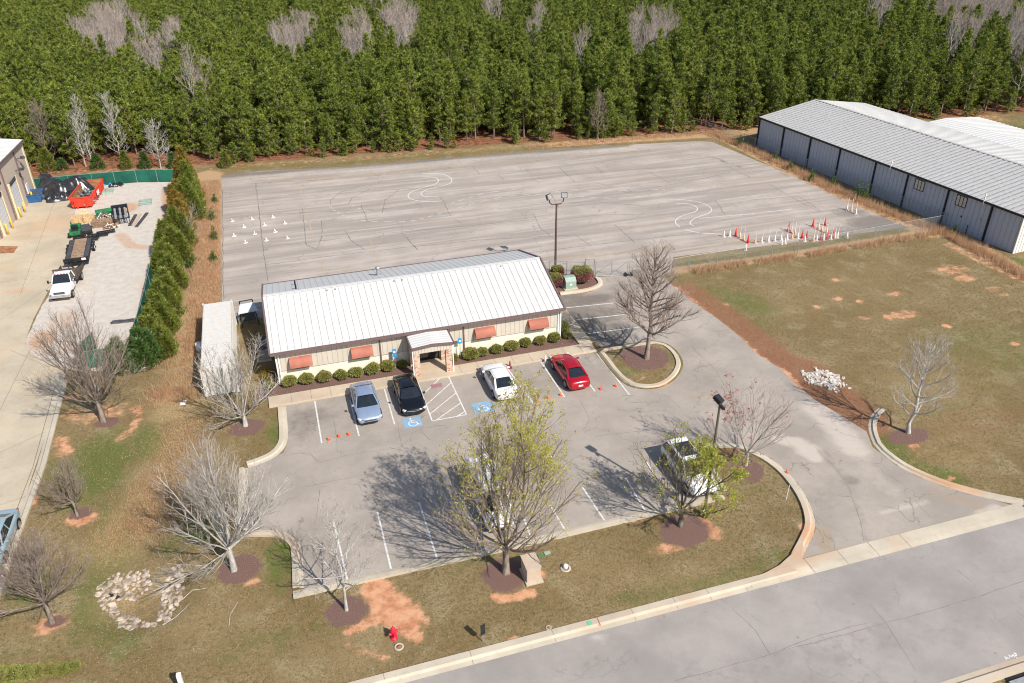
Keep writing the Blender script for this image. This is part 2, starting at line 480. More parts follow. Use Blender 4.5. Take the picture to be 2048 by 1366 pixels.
# ------------------------------------------------------------------ ground fields
def seg_dist(X, Y, pts):
    d = np.full(X.shape, 1e9)
    for a, b in zip(pts[:-1], pts[1:]):
        ax, ay, bx, by = a[0], a[1], b[0], b[1]
        L = (bx - ax) ** 2 + (by - ay) ** 2 + 1e-9
        t = np.clip(((X - ax) * (bx - ax) + (Y - ay) * (by - ay)) / L, 0, 1)
        d = np.minimum(d, np.hypot(X - ax - t * (bx - ax), Y - ay - t * (by - ay)))
    return d

def inside(X, Y, poly):
    r = np.zeros(X.shape, bool)
    n = len(poly)
    for i in range(n):
        x1, y1 = poly[i][0], poly[i][1]; x2, y2 = poly[(i + 1) % n][0], poly[(i + 1) % n][1]
        if y1 == y2: continue
        c = ((y1 > Y) != (y2 > Y)) & (X < (x2 - x1) * (Y - y1) / (y2 - y1) + x1)
        r ^= c
    return r

def field(X, Y, feats):
    out = np.zeros(X.shape)
    for f in feats:
        k = f[0]
        if k == 'b':        # blob: px, py, rx, ry, strength
            c = P(f[1], f[2])
            d = np.sqrt(((X - c.x) / f[3]) ** 2 + ((Y - c.y) / f[4]) ** 2)
            v = np.clip(1.5 - d, 0, 1) * f[5]
        elif k == 'l':      # line: pts, half width, strength
            pts = PL(f[1])
            v = np.clip(1.5 - seg_dist(X, Y, pts) / f[2], 0, 1) * f[3]
        elif k == 'p':      # polygon: pts, soft edge, strength
            pts = PL(f[1])
            ins = inside(X, Y, pts)
            d = seg_dist(X, Y, pts + [pts[0]])
            v = np.where(ins, np.clip(.5 + d / f[2] * .5, 0, 1), np.clip(.5 - d / f[2] * .5, 0, 1)) * f[3]
        elif k == 'w':      # world polygon
            ins = inside(X, Y, f[1])
            d = seg_dist(X, Y, f[1] + [f[1][0]])
            v = np.where(ins, np.clip(.5 + d / f[2] * .5, 0, 1), np.clip(.5 - d / f[2] * .5, 0, 1)) * f[3]
        out = np.maximum(out, v)
    return out

FE = {}
FE['mulch'] = [('b', 1290, 716, 1.98, 1.89, 1), ('b', 478, 1138, 1.25, 1.12, 1), ('b', 492, 855, 1.29, 1.03, 1), ('b', 695, 1222, 1.16, 1.03, 1), ('b', 1010, 1150, 1.29, 1.29, 1),
    ('b', 1370, 1062, 1.63, 1.29, 1), ('b', 1495, 938, 1.03, 1.29, 1), ('b', 1818, 872, 1.63, 0.86, 1), ('b', 214, 845, 1.0, .7, .8), ('b', 163, 1027, .75, .6, .8), ('b', 112, 1243, .7, .5, .7),
    ('w', [(-3.9, 56.66), (9.0, 56.66), (9.0, 58.6), (-1.8, 58.6), (-2.0, 62), (-3.2, 62)], .3, 1), ('w', [(12.0, 57.0), (23.45, 57.0), (23.2, 62), (22.2, 62), (22.2, 58.6), (12.0, 58.6)], .3, 1),
    ('w', [(22.2, 66.2), (28.5, 66.1), (30, 67.2), (30.2, 68.6), (29.6, 69.6), (22.2, 70.6)], .3, 1)]
FE['clay'] = [('l', [(752, 1180), (768, 1205), (790, 1215), (815, 1240)], 1.1, .95), ('b', 785, 1225, 1.3, 1.1, 1), ('l', [(700, 1262), (740, 1240)], .5, .8), ('l', [(818, 1262), (835, 1280)], .35, .9), ('l', [(700, 1290), (715, 1300), (770, 1315)], .35, .6),
    ('l', [(990, 1195), (1030, 1195), (1062, 1185)], .4, .85), ('b', 1080, 1150, .5, .4, .9), ('b', 1025, 1278, .45, .2, 1), ('b', 1340, 1095, 1.6, .5, .75), ('b', 1425, 1065, .7, .8, .75), ('l', [(1408, 1040), (1420, 1070)], .4, .9), ('b', 1275, 1040, 1.0, .5, .5), ('b', 1609, 1056, .35, .5, .95),
    ('b', 163, 1038, 1.1, .8, .9), ('b', 100, 1250, 1.0, .8, .8), ('b', 63, 1000, .55, .7, .95), ('b', 478, 1160, .9, .35, .65), ('b', 505, 1165, .6, .35, .7),
    ('l', [(275, 815), (278, 835), (262, 860), (236, 880)], .42, .68), ('b', 205, 828, 2.8, 1.5, .6), ('b', 150, 790, 1.6, .8, .5), ('b', 150, 795, 1.1, .6, .7), ('l', [(120, 880), (130, 905)], .7, .7), ('b', 145, 830, 1.2, 1.4, .55),
    ('b', 1900, 540, 2.4, 1.3, .62), ('b', 1930, 556, 1.4, .8, .75), ('b', 1985, 578, 1.2, .6, .62), ('b', 2010, 590, .8, .5, .6), ('l', [(1900, 490), (1960, 520), (2045, 560)], .8, .6), ('b', 1805, 630, 2.0, .8, .72), ('b', 1725, 637, 1.2, .5, .55), ('b', 1893, 652, .45, .45, 1),
    ('b', 2030, 688, .5, .35, 1), ('b', 1790, 588, .8, .4, .9), ('b', 1672, 560, .5, .5, .9), ('b', 1676, 597, .6, .5, .8), ('b', 1720, 603, .5, .4, .8), ('b', 1635, 614, .4, .4, .9), ('b', 1452, 608, .4, .4, .8), ('b', 1775, 634, .5, .5, 1),
    ('l', [(1345, 572), (1385, 603), (1440, 648), (1480, 678), (1520, 715), (1570, 745), (1600, 780)], .5, .62), ('l', [(1565, 745), (1590, 768)], .5, .95), ('b', 1828, 893, .5, .4, .9), ('b', 1900, 957, .6, .25, .9), ('b', 335, 365, 2.2, .8, .9), ('l', [(335, 370), (345, 420), (338, 450)], .9, .6), ('b', 378, 500, .6, 1.2, .95), ('b', 372, 530, .5, 1.5, .7), ('b', 430, 560, .4, 2, .8), ('b', 455, 700, .9, .4, .3),
    ('l', [(80, 345), (400, 338), (700, 318), (1000, 296), (1200, 280), (1430, 262)], 1.4, .45), ('b', 350, 275, 3, 4, .6), ('l', [(1180, 562), (1215, 556), (1260, 556)], .5, .7), ('b', 1270, 760, 1.4, .4, .55), ('b', 1335, 770, 1, .4, .6), ('l', [(1480, 262), (1530, 240)], 2, .5), ('b', 1960, 240, 8, 4, .5)]
FE['green'] = [('l', [(1425, 590), (1480, 600), (1510, 615)], 2.4, .62), ('b', 1500, 635, 3, 3, .45), ('b', 1700, 860, 3, 2, .3), ('l', [(1775, 880), (1810, 930), (1900, 955)], 1.2, .8), ('b', 2000, 700, 8, 6, .45), ('b', 1950, 800, 6, 4, .3), ('b', 200, 930, 2.5, 4.5, .85), ('b', 300, 880, 1.6, 2.5, .85), ('b', 220, 1100, 2, 3, .7), ('b', 60, 1180, 1.5, 2, .6), ('b', 520, 1290, 2.5, 1.2, .4),
    ('l', [(230, 1010), (200, 1110), (180, 1230), (250, 1290)], 1.2, .6), ('b', 190, 1260, 2, 1.2, .6), ('b', 110, 940, 1.4, 2, .5), ('b', 400, 1060, 1.2, 1.4, .75), ('b', 350, 1080, 1.2, 1, .6), ('b', 560, 1130, 1.1, 2.5, .65), ('b', 560, 1100, 1.2, 1, .75), ('b', 550, 870, 1, 2.4, .6), ('b', 455, 790, 1, 3, .45), ('b', 505, 730, .8, 2, .4),
    ('b', 650, 1260, 2, 1, .35), ('l', [(900, 1110), (960, 1110)], 1.2, .5), ('b', 1250, 740, 1.6, 1.2, .5), ('b', 1330, 710, 1.2, 1.2, .6), ('b', 1500, 960, 1.6, 2, .35), ('l', [(1250, 1200), (1450, 1160), (1560, 1110)], .7, .5), ('b', 1960, 560, 3, 2, .2), ('b', 2040, 530, 2, 3, .8), ('b', 2000, 260, 16, 8, .5), ('b', 420, 340, 3.5, 1.6, .5),
    ('l', [(450, 338), (700, 325), (1000, 300), (1250, 283)], 1.1, .45), ('l', [(1450, 285), (1600, 360), (1750, 430)], .8, .55), ('l', [(1370, 530), (1500, 515), (1700, 482), (1850, 458)], 1.1, .5), ('b', 110, 640, 1.8, 1.4, .75), ('b', 85, 690, 1.2, 1.5, .6), ('b', 60, 1300, 2.4, 1.4, .3)]
FE['warm'] = [('l', [(370, 860), (350, 950), (300, 1010), (230, 1090)], 2.6, .75), ('b', 330, 960, 2.6, 4.5, .7), ('b', 280, 1195, 2.6, 2.2, .8), ('l', [(410, 560), (400, 640), (385, 740), (350, 820)], 2.2, .95), ('b', 700, 1300, 5, 2, .5), ('b', 1200, 1150, 4, 2, .45), ('b', 1350, 1150, 4, 1.5, .45), ('b', 430, 1240, 4, 3, .4),
    ('b', 1900, 900, 6, 3, .55), ('b', 1750, 560, 14, 7, .42), ('b', 1900, 760, 8, 5, .5), ('b', 1600, 620, 5, 4, .45)]
FE['straw'] = [('l', [(415, 350), (412, 430), (415, 500)], 2.0, .95), ('l', [(420, 500), (405, 600), (385, 700)], 1.9, .62), ('l', [(1360, 540), (1500, 522), (1600, 507), (1700, 490), (1890, 458)], .9, .8), ('l', [(1890, 458), (1960, 500), (2048, 548)], 1.4, .85), ('l', [(1450, 275), (1530, 315), (1630, 365), (1740, 420), (1860, 465)], 1.6, .9), ('l', [(1100, 290), (1260, 280), (1430, 270)], 1.4, .75), ('b', 325, 790, .9, 1.1, .8), ('b', 1500, 262, 6, 3, .6), ('l', [(640, 318), (900, 298)], 1.0, .3)]
FE['litter'] = [('l', [(1370, 590), (1440, 640), (1520, 705), (1600, 760), (1650, 790), (1700, 830)], 2.7, 1.2), ('l', [(1600, 740), (1660, 790), (1720, 840)], 2.6, 1.1), ('b', 1310, 700, 2, 1.2, .6), ('b', 1960, 840, 7, 2.2, .6), ('b', 1500, 680, 2.2, 2.5, .6), ('b', 1900, 780, 6, 3, .35), ('b', 1520, 940, 1, 1, .5), ('l', [(110, 560), (125, 560)], .5, .2)]
FE['floor'] = [('w', [(-250, 124.3), (-20, 124.3), (-6, 121.5), (8, 120.3), (34, 118.0), (68, 113.8), (80, 112.5), (118, 107), (200, 95), (400, 70), (400, 600), (-400, 600), (-400, 124)], 1.6, 1)]
FE['gravel'] = [('p', [(84, 612), (50, 683), (53, 697), (67, 711), (106, 725), (150, 742), (292, 742), (318, 560), (340, 440), (356, 362), (190, 362), (150, 365), (150, 430), (150, 470), (118, 560)], .5, 1)]
FE['sandy'] = [('b', 300, 575, 1.2, 3, .6), ('l', [(340, 380), (345, 440), (335, 470)], 1.2, .9), ('b', 255, 415, 1.8, 2.4, .7), ('l', [(240, 470), (262, 492), (290, 495)], .9, .6), ('b', 275, 560, 1, 1.5, .4), ('b', 130, 640, 2, 3, .5), ('b', 85, 680, 1.5, 2.5, .7), ('b', 120, 700, 2.5, 1, .5), ('b', 300, 600, 1, 2, .5)]

def attach(me, feats, names):
    n = len(me.vertices)
    co = np.empty(n * 3); me.vertices.foreach_get('co', co); co = co.reshape(-1, 3)
    for k in names:
        v = field(co[:, 0], co[:, 1], feats.get(k, [])) if feats.get(k) else np.zeros(n)
        a = me.attributes.new(k, 'FLOAT', 'POINT')
        a.data.foreach_set('value', v.astype(np.float32))

def grid(name, x0, x1, y0, y1, st, z, mat, hfun=None):
    xs = np.arange(x0, x1 + st / 2, st); ys = np.arange(y0, y1 + st / 2, st)
    X, Y = np.meshgrid(xs, ys)
    Z = np.full(X.shape, z) if hfun is None else hfun(X, Y)
    V = np.stack([X.ravel(), Y.ravel(), Z.ravel()], 1)
    nx, ny = len(xs), len(ys)
    i = (np.arange(ny - 1)[:, None] * nx + np.arange(nx - 1)[None, :]).ravel()
    F = np.stack([i, i + 1, i + nx + 1, i + nx], 1)
    return np_mesh(name, V, F, mat, smooth=True)

RIP = P(285, 1195)
def gh(X, Y):
    d = np.sqrt(((X - RIP.x) / 3.0) ** 2 + ((Y - RIP.y) / 2.6) ** 2)
    z = -.55 * np.clip(1.15 - d, 0, 1) ** 1.2
    # shallow swale running down to the basin
    sw = seg_dist(X, Y, PL([(380, 830), (330, 960), (290, 1100)]))
    z -= .22 * np.clip(1 - sw / 2.5, 0, 1)
    return z
GN = ['mulch', 'clay', 'green', 'warm', 'straw', 'litter', 'floor', 'gravel', 'sandy']
g = grid('ground', -46, 118, 12, 132, .3, 0, MT['ground'], gh)
attach(g.data, FE, GN); tag(g, kind='structure')
g = grid('ground_beyond', -500, 700, -200, 900, 6, -.9, MT['ground'], lambda X, Y: np.where((X > -40) & (X < 112) & (Y > 17) & (Y < 126), -.9, -.03))
attach(g.data, FE, GN); tag(g, kind='structure')

# ------------------------------------------------------------------ paved sheets
import bmesh
def sheet(name, poly, z, mat, step=0, feats=None, names=('light', 'orange', 'dark')):
    bm = bmesh.new()
    vs_ = [bm.verts.new((p[0], p[1], z)) for p in poly]
    bm.faces.new(vs_)
    bmesh.ops.recalc_face_normals(bm, faces=bm.faces)
    if bm.faces and next(iter(bm.faces)).normal.z < 0: bmesh.ops.reverse_faces(bm, faces=bm.faces)
    bmesh.ops.triangulate(bm, faces=bm.faces)
    if step:
        xs = [p[0] for p in poly]; ys = [p[1] for p in poly]
        for ax, lo, hi in ((0, min(xs), max(xs)), (1, min(ys), max(ys))):
            t = lo + step
            while t < hi:
                co = [0, 0, 0]; no = [0, 0, 0]; co[ax] = t; no[ax] = 1
                bmesh.ops.bisect_plane(bm, geom=bm.verts[:] + bm.edges[:] + bm.faces[:], plane_co=co, plane_no=no)
                t += step
    me = bpy.data.meshes.new(name); bm.to_mesh(me); bm.free()
    me.materials.append(mat)
    o = bpy.data.objects.new(name, me); C.objects.link(o)
    if feats is not None: attach(me, feats, names)
    return tag(o, kind='structure')

# the street
sheet('road', [(-70, 19.25), (160, 19.25), (160, 27.6), (-70, 27.6)], .008, MT['road'], 1.0,
      {'dark': [('l', [(1360, 1366), (1500, 1325), (1700, 1270), (2048, 1185)], .25, .35), ('b', 1385, 1332, .25, .25, .7), ('b', 1690, 1310, 2, .8, .35), ('l', [(1500, 1366), (2048, 1230)], 1.2, .25)],
       'light': [('b', 1205, 1275, .5, .3, .8), ('b', 1500, 1250, 6, 1.5, .2)], 'orange': [('b', 1820, 1195, 1.2, .6, .3), ('b', 1600, 1270, 1.2, .5, .3), ('b', 2000, 1290, 2, .8, .4)]})
# parking lot with the drive, all one sheet
LOT = [(553.5, 813), (572, 813), (576.6, 881), (567.5, 905), (545.6, 915), (525, 927), (496, 936), (496, 1060), (540, 1060), (562, 1062), (584, 1071), (596.7, 1082), (604, 1095), (607.7, 1177.5),
       (781.6, 1138.3), (939, 1104), (1074.5, 1073), (1240, 1034), (1440, 987), (1386, 884), (1437, 886), (1477, 888), (1508, 900), (1540, 916), (1571, 939.5), (1597, 969), (1617, 1000.6), (1628.6, 1032), (1630.6, 1060), (1618.7, 1087), (1602.6, 1118),
       (2023, 1010.6), (1990, 1001), (1934, 987), (1887, 973), (1832, 951), (1792, 930), (1745, 894), (1733, 863), (1713, 851), (1682, 831), (1634.5, 803), (1594, 771.5), (1561.5, 738), (1514.7, 708.5), (1479.5, 673), (1435.5, 638), (1380, 600), (1339, 566),
       (1326, 549), (1200, 556), (1208.5, 566), (1204, 574), (1180.6, 584), (1122, 591), (1110, 600), (1125, 614.8), (1204, 698), (1190, 705)]
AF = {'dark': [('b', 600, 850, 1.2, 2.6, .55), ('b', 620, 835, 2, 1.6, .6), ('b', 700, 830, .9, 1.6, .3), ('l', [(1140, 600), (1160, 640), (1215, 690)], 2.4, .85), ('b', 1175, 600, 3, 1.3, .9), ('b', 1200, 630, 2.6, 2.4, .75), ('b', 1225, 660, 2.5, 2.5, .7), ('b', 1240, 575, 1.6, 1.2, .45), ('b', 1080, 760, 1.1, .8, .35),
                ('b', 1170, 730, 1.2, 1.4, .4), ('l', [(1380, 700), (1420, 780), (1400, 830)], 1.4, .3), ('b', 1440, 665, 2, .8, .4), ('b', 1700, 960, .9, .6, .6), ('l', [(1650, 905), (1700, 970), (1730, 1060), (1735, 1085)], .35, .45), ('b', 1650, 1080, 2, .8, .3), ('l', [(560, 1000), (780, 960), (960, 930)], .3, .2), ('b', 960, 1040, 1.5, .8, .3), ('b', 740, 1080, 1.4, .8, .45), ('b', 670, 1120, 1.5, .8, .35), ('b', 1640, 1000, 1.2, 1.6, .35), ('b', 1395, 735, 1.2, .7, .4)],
      'light': [('l', [(1560, 880), (1600, 885), (1630, 915)], .6, 1), ('b', 1615, 900, 1.0, .7, .95), ('l', [(1630, 815), (1670, 850), (1710, 900)], 1.2, .8), ('l', [(1700, 900), (1780, 980)], .9, .45), ('b', 1500, 860, 2.4, 1.6, .4), ('l', [(1370, 620), (1420, 690), (1520, 780)], 1.6, .35), ('l', [(1760, 1025), (1850, 1005)], .3, .6), ('l', [(1960, 1030), (1995, 1015)], .4, .9), ('b', 1745, 1098, .6, .35, .6), ('b', 1160, 625, .8, .7, .3), ('b', 860, 905, 4, 1.2, .3), ('b', 740, 1000, 3, 1.5, .25), ('b', 1250, 840, 4, 1.6, .2)],
      'orange': [('b', 1410, 790, 2.4, .7, .55), ('b', 1440, 760, 1.6, .6, .45), ('l', [(1645, 1062), (1650, 1095)], .6, .8), ('l', [(1870, 985), (1960, 1012)], .7, .65), ('b', 1255, 562, 2, 1.2, .45), ('l', [(1440, 672), (1475, 672)], .2, .6), ('b', 600, 850, 1, 1.5, .3), ('b', 700, 845, .6, .8, .25)]}
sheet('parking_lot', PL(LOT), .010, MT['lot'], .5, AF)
TL = [(444, 612), (443, 352), (518, 342), (700, 333), (871, 318), (1076, 301), (1247, 290), (1400, 282), (1425, 284), (1534, 330), (1616, 366), (1714, 413), (1818, 455), (1690.6, 470), (1558, 489), (1440.6, 502.4), (1347, 514), (1341, 545), (1326, 549), (1200, 556), (1188, 549)]
TP = [tuple(p[:2]) for p in PL(TL)] + [(22.2, 70.9), (-4.6, 70.9), (-6.2, 71.5)]
TF = {'dark': [('l', [(450, 352), (600, 340), (800, 325), (1000, 308), (1250, 291)], .9, .95), ('l', [(500, 367), (700, 355), (900, 335)], .4, .5), ('b', 470, 352, 3, .8, .8), ('b', 1745, 445, 3.5, 2.2, 1), ('b', 1700, 425, 2.6, 1.6, .8), ('b', 1700, 460, 5, 1.2, .7), ('b', 1790, 455, 2.5, 1, 1), ('l', [(1420, 312), (1480, 335)], .3, .8), ('l', [(1150, 480), (1300, 462)], .8, .25), ('l', [(1640, 480), (1760, 460)], .5, .7), ('l', [(447, 370), (447, 600)], .25, .3)],
      'light': [('l', [(560, 350), (750, 340), (1000, 316), (1300, 295), (1400, 288)], 1.0, .42), ('b', 480, 330, 1, 1, .1), ('l', [(1400, 435), (1600, 420)], .5, .4), ('b', 1500, 400, 9, 3, .35), ('b', 1300, 480, 8, 1.2, .3), ('b', 1560, 385, 6, 2, .3)],
      'orange': [('b', 700, 360, 14, 2.2, .38), ('b', 1250, 330, 16, 3, .3), ('b', 560, 480, 5, 8, .3), ('b', 1000, 440, 12, 2, .3), ('l', [(510, 362), (700, 352), (1000, 325), (1300, 302)], .5, .85), ('l', [(1100, 518), (1250, 505), (1400, 490), (1520, 480)], .55, .8), ('b', 1600, 472, 6, .9, .55), ('b', 1690, 440, 2, 2, .5), ('b', 480, 358, 2, .8, .5), ('l', [(1340, 512), (1480, 495), (1600, 482)], .4, .7), ('l', [(1200, 548), (1320, 540)], .6, .4), ('b', 620, 375, 4, 1, .3), ('b', 530, 400, 3, 5, .2)]}
sheet('training_lot', TP, .006, MT['train'], .8, TF)
# concrete yard on the left
YARD = [(96, 583), (67, 638), (50, 683), (53, 697), (67, 711), (106, 725), (136, 736), (124, 770), (64, 953), (40, 1030), (0, 1160)]
yp = [tuple(p[:2]) for p in PL(YARD)] + [(-18.6, 19.6), (-60, 19.6), (-60, 118), (-26, 118.5)] + [tuple(p[:2]) for p in PL([(150, 395), (150, 425), (150, 480), (118, 560)])]
sheet('concrete_yard', yp, .004, MT['pad'], 1.0, {'dark': [('l', [(0, 560), (60, 560), (140, 545)], 1, .4), ('b', 40, 560, 4, 1, .4), ('l', [(30, 640), (120, 640)], .8, .3), ('b', 60, 470, 3, 1.2, .3)], 'orange': [('b', 35, 582, 1.2, .5, .6), ('b', 100, 450, 3, 4, .3)]}, ('orange', 'dark'))

# kerbs: real steps with a sloped gutter side
def kerb(name, pts, w, h=.15, inset=0, closed=False, mat=None, world=False):
    """strip of width w to the left of the path, height h"""
    q = [Vector((p[0], p[1], 0)) for p in pts] if world else PL(pts)
    n = len(q); mb = MB(); rows = []
    for i, p in enumerate(q):
        a = q[max(i - 1, 0)] if not closed else q[i - 1]
        b = q[min(i + 1, n - 1)] if not closed else q[(i + 1) % n]
        d = (b - a).normalized(); nn = Vector((-d.y, d.x, 0))
        rows.append([p + Vector((0, 0, .011)), p + Vector((0, 0, h * .22 + .012)) + nn * (w * .34), p + nn * (w * .5) + Vector((0, 0, h)), p + nn * w + Vector((0, 0, h)), p + nn * w + Vector((0, 0, -.3))])
    v = [x for r in rows for x in r]; k = 5; f = []
    for i in range(n if closed else n - 1):
        j = (i + 1) % n
        for c in range(k - 1): f.append((i * k + c, j * k + c, j * k + c + 1, i * k + c + 1))
    mb.add(v, f)
    o = mb.build(name, mat or MT['conc'])
    tag(o, kind='structure')
    attach(o.data, KF, ('orange', 'dark'))
    return o
KF = {'orange': [('b', 1625, 1075, .8, 1.4, 1), ('b', 1600, 1110, 1, .8, .7), ('b', 1905, 965, 2.2, .8, .9), ('b', 1850, 945, 1.6, .6, .6), ('b', 1335, 770, 1.2, .6, .6), ('b', 1560, 1142, 1.4, .6, .5), ('b', 2020, 1330, 2.5, 1, .35), ('b', 1940, 985, 1.5, .5, .7), ('b', 1190, 583, 2, .6, .5)],
      'dark': [('l', [(700, 1160), (1000, 1095)], .6, .5), ('b', 660, 1180, 1, .6, .6)]}
def smooth_path(pts, it=2):
    q = [Vector(p) for p in pts]
    for _ in range(it):
        r = [q[0]]
        for a, b in zip(q[:-1], q[1:]): r += [a * .75 + b * .25, a * .25 + b * .75]
        r.append(q[-1]); q = r
    return q
def wpath(pts, it=2): return [(p.x, p.y) for p in smooth_path(PL(pts), it)]
k = MT['conc']
kerb('kerb', wpath([(607.7, 1177.5), (604, 1095), (596.7, 1082), (584, 1071), (562, 1062), (540, 1060), (496, 1060)][::-1] if False else [(607.7, 1177.5), (604, 1095), (594, 1078), (566, 1062), (540, 1060), (496, 1060)], 1), -.45 * -1, world=True) if False else None
kerb('kerb', [(p.x - (.62 if i_ == 0 else 0), p.y) for i_, p in enumerate(PL([(607.7, 1177.5), (781.6, 1138.3), (939, 1104), (1074.5, 1073), (1240, 1034), (1440, 987)]))][::-1], .62, world=True)
kerb('kerb', wpath([(496, 1060), (540, 1060), (566, 1062), (594, 1078), (604, 1095), (607.7, 1176)], 1)[::-1], .62, world=True)
kerb('kerb', [(p.x, p.y) for p in PL([(496, 1060), (496, 936)])], .6, world=True)
kerb('kerb', wpath([(497, 936), (525, 927), (556, 912), (574, 890), (577, 870), (572, 813)], 2), .62, world=True)
kerb('kerb', wpath([(1440, 987), (1386, 884)], 0)[::-1][::-1][::-1], .5, world=True)
kerb('kerb', wpath([(1386, 884), (1437, 885), (1477, 887), (1508, 900), (1540, 916), (1571, 939.5), (1597, 969), (1617, 1000.6), (1628.6, 1032), (1630.6, 1060), (1618.7, 1087), (1602.6, 1118)], 1)[::-1], .62, world=True)
kerb('kerb', wpath([(1757, 816), (1745, 826), (1736, 845), (1738, 868), (1750, 896), (1792, 930), (1832, 951), (1887, 973), (1934, 987), (1990, 1001), (2048, 1012)], 1), .55, world=True)
isl = wpath([(1193.8, 705.6), (1227.5, 751), (1251, 770), (1271.5, 777.4), (1298, 780.3), (1327, 776), (1350.6, 761), (1363.8, 743.7), (1367.6, 726), (1358, 705.6), (1339, 689.5), (1318, 682.8), (1298, 681.8), (1204, 697)], 1)
kerb('kerb', isl, .6, world=True, closed=True)
sheet('island_ground', [p for p in isl], .05, MT['ground'], .3, FE, GN)
kerb('kerb', wpath([(1122, 591), (1180.6, 584), (1204, 574), (1208.5, 566), (1200, 555)], 2)[::1], .55, world=True)
# street kerb and gutter (both sides), yard kerb
def strk(x0, x1, y, sgn, h=.15):
    n = 40; pts = [(x0 + (x1 - x0) * i / n, y) for i in range(n + 1)]
    if sgn < 0: pts = pts[::-1]
    return kerb('kerb', pts, .8, h, world=True)
a0 = P(1602.6, 1118); a1 = P(2030, 1009)
strk(-70, a0.x - .9, 27.58, 1); strk(a1.x + .3, 160, 27.58, 1); strk(-70, 160, 19.3, -1)
mb = MB(); n = 12   # dropped kerb across the drive, rising like a ramp
xs = [a0.x - .9 + (a1.x + 1.2 - a0.x) * i / n for i in range(n + 1)]
v = []
for x in xs: v += [(x, 27.58, .012), (x, 27.95, .05), (x, 28.75, .07), (x, 28.78, .0)]
mb.add(v, [(i * 4 + c, (i + 1) * 4 + c, (i + 1) * 4 + c + 1, i * 4 + c + 1) for i in range(n) for c in range(3)])
if False: q = PL([(1602.6, 1118), (1618.7, 1087), (1605, 1092), (1590, 1108), (1568, 1125), (1545, 1137), (1525, 1146)]) + [Vector((21.5, 28.3, 0)), Vector((21.3, 27.62, 0)), Vector((a0.x + .5, 27.62, 0))]
wg = sheet('kerb_wing', [tuple(p[:2]) for p in PL([(1602, 1118), (1624, 1144), (1585, 1156), (1545, 1166), (1505, 1178), (1500, 1162), (1530, 1149), (1558, 1134), (1580, 1114), (1594, 1096), (1606, 1090)])], .158, MT['conc'], .25, KF, ('orange', 'dark'))
for v_ in wg.data.vertices: v_.co.z = .015 + .143 * min(1, max(0, (v_.co.y - 27.62) / .6))
o = mb.build('drive_apron', MT['conc']); tag(o, kind='structure'); attach(o.data, KF, ('orange', 'dark'))
kerb('kerb', [(p.x, p.y) for p in PL([(64, 953), (124, 770), (131, 742)])], .62, world=True)[0:0] if False else kerb('kerb', [(-19.25, 64.5), (-18.95, 53), (-19.15, 47), (-19.3, 40), (-19.3, 33)][::-1], .62 * -1, world=True)

# sidewalks and entrance slab
def slab(name, x0, x1, y0, y1, z=.15, mat=None):
    mb = MB(); mb.box(x0, x1, y0, y1, -.1, z)
    o = mb.build(name, mat or MT['walk'], bevel=.02); tag(o, kind='structure')
    attach(o.data, {'orange': [('b', 820, 752, 1.2, .4, .5), ('b', 560, 800, .8, .5, .3)]}, ('orange', 'dark')); return o
slab('sidewalk', -2.95, 24.5, 55.25, 56.7)
slab('sidewalk', 23.5, 24.7, 56.703, 65.4, .153)
slab('entrance_slab', 8.9, 11.7, 56.703, 58.4, .147)
jm = MB()
for i in range(18):
    x = -1.2 + i * 1.53
    if 8.3 < x < 11.9: continue
    jm.box(x - .012, x + .012, 55.3, 56.65, .1, .155)
for i in range(6): jm.box(23.55, 24.65, 57.6 + i * 1.45, 57.63 + i * 1.45, .1, .158)
tag(jm.build('sidewalk_joint_lines', MT['joint']), kind='structure')
jm = MB()   # joints of kerbs along the street and the apron
for x in [-12.3, -3.2, 1.5, 6.1, 10.7, 15.4, 18.0, 20.1]: jm.add([(x + d_, y_, z_) for y_, z_ in ((27.6, .018), (27.86, .05), (27.99, .155), (28.38, .155)) for d_ in (0, .025)], [(0, 1, 3, 2), (2, 3, 5, 4), (4, 5, 7, 6)])
for x in [22.4, 24.6, 26.9, 29.2, 31.4, 33.7]: jm.add([(x, 27.6, .018), (x + .03, 27.6, .018), (x + .03, 27.96, .055), (x, 27.96, .055), (x, 28.74, .075), (x + .03, 28.74, .075)], [(0, 1, 2, 3), (3, 2, 5, 4)])
tag(jm.build('kerb_joint_lines', MT['joint']), kind='structure')

# ------------------------------------------------------------------ painted markings, joints and cracks
def ribbon(mb, pts, w, z, mi=0, jit=0, dash=None):
    q = [Vector((p[0], p[1], 0)) for p in pts]
    # resample
    out = [q[0]]
    for a, b in zip(q[:-1], q[1:]):
        L = (b - a).length; n = max(1, int(L / (.6 if jit else 1.2)))
        for i in range(1, n + 1): out.append(a.lerp(b, i / n))
    if jit: out = [p + Vector((random.uniform(-jit, jit), random.uniform(-jit, jit), 0)) for p in out]
    v = []; f = []
    for i, p in enumerate(out):
        d = (out[min(i + 1, len(out) - 1)] - out[max(i - 1, 0)]).normalized(); nn = Vector((-d.y, d.x, 0))
        ww = w * (1 if not jit else random.uniform(.5, 1.3))
        v += [(p.x - nn.x * ww / 2, p.y - nn.y * ww / 2, z), (p.x + nn.x * ww / 2, p.y + nn.y * ww / 2, z)]
    for i in range(len(out) - 1):
        if dash and (i % dash[1]) >= dash[0]: continue
        f.append((2 * i, 2 * i + 2, 2 * i + 3, 2 * i + 1))
    mb.add(v, f, mi)
mk = MB()
ws = .11
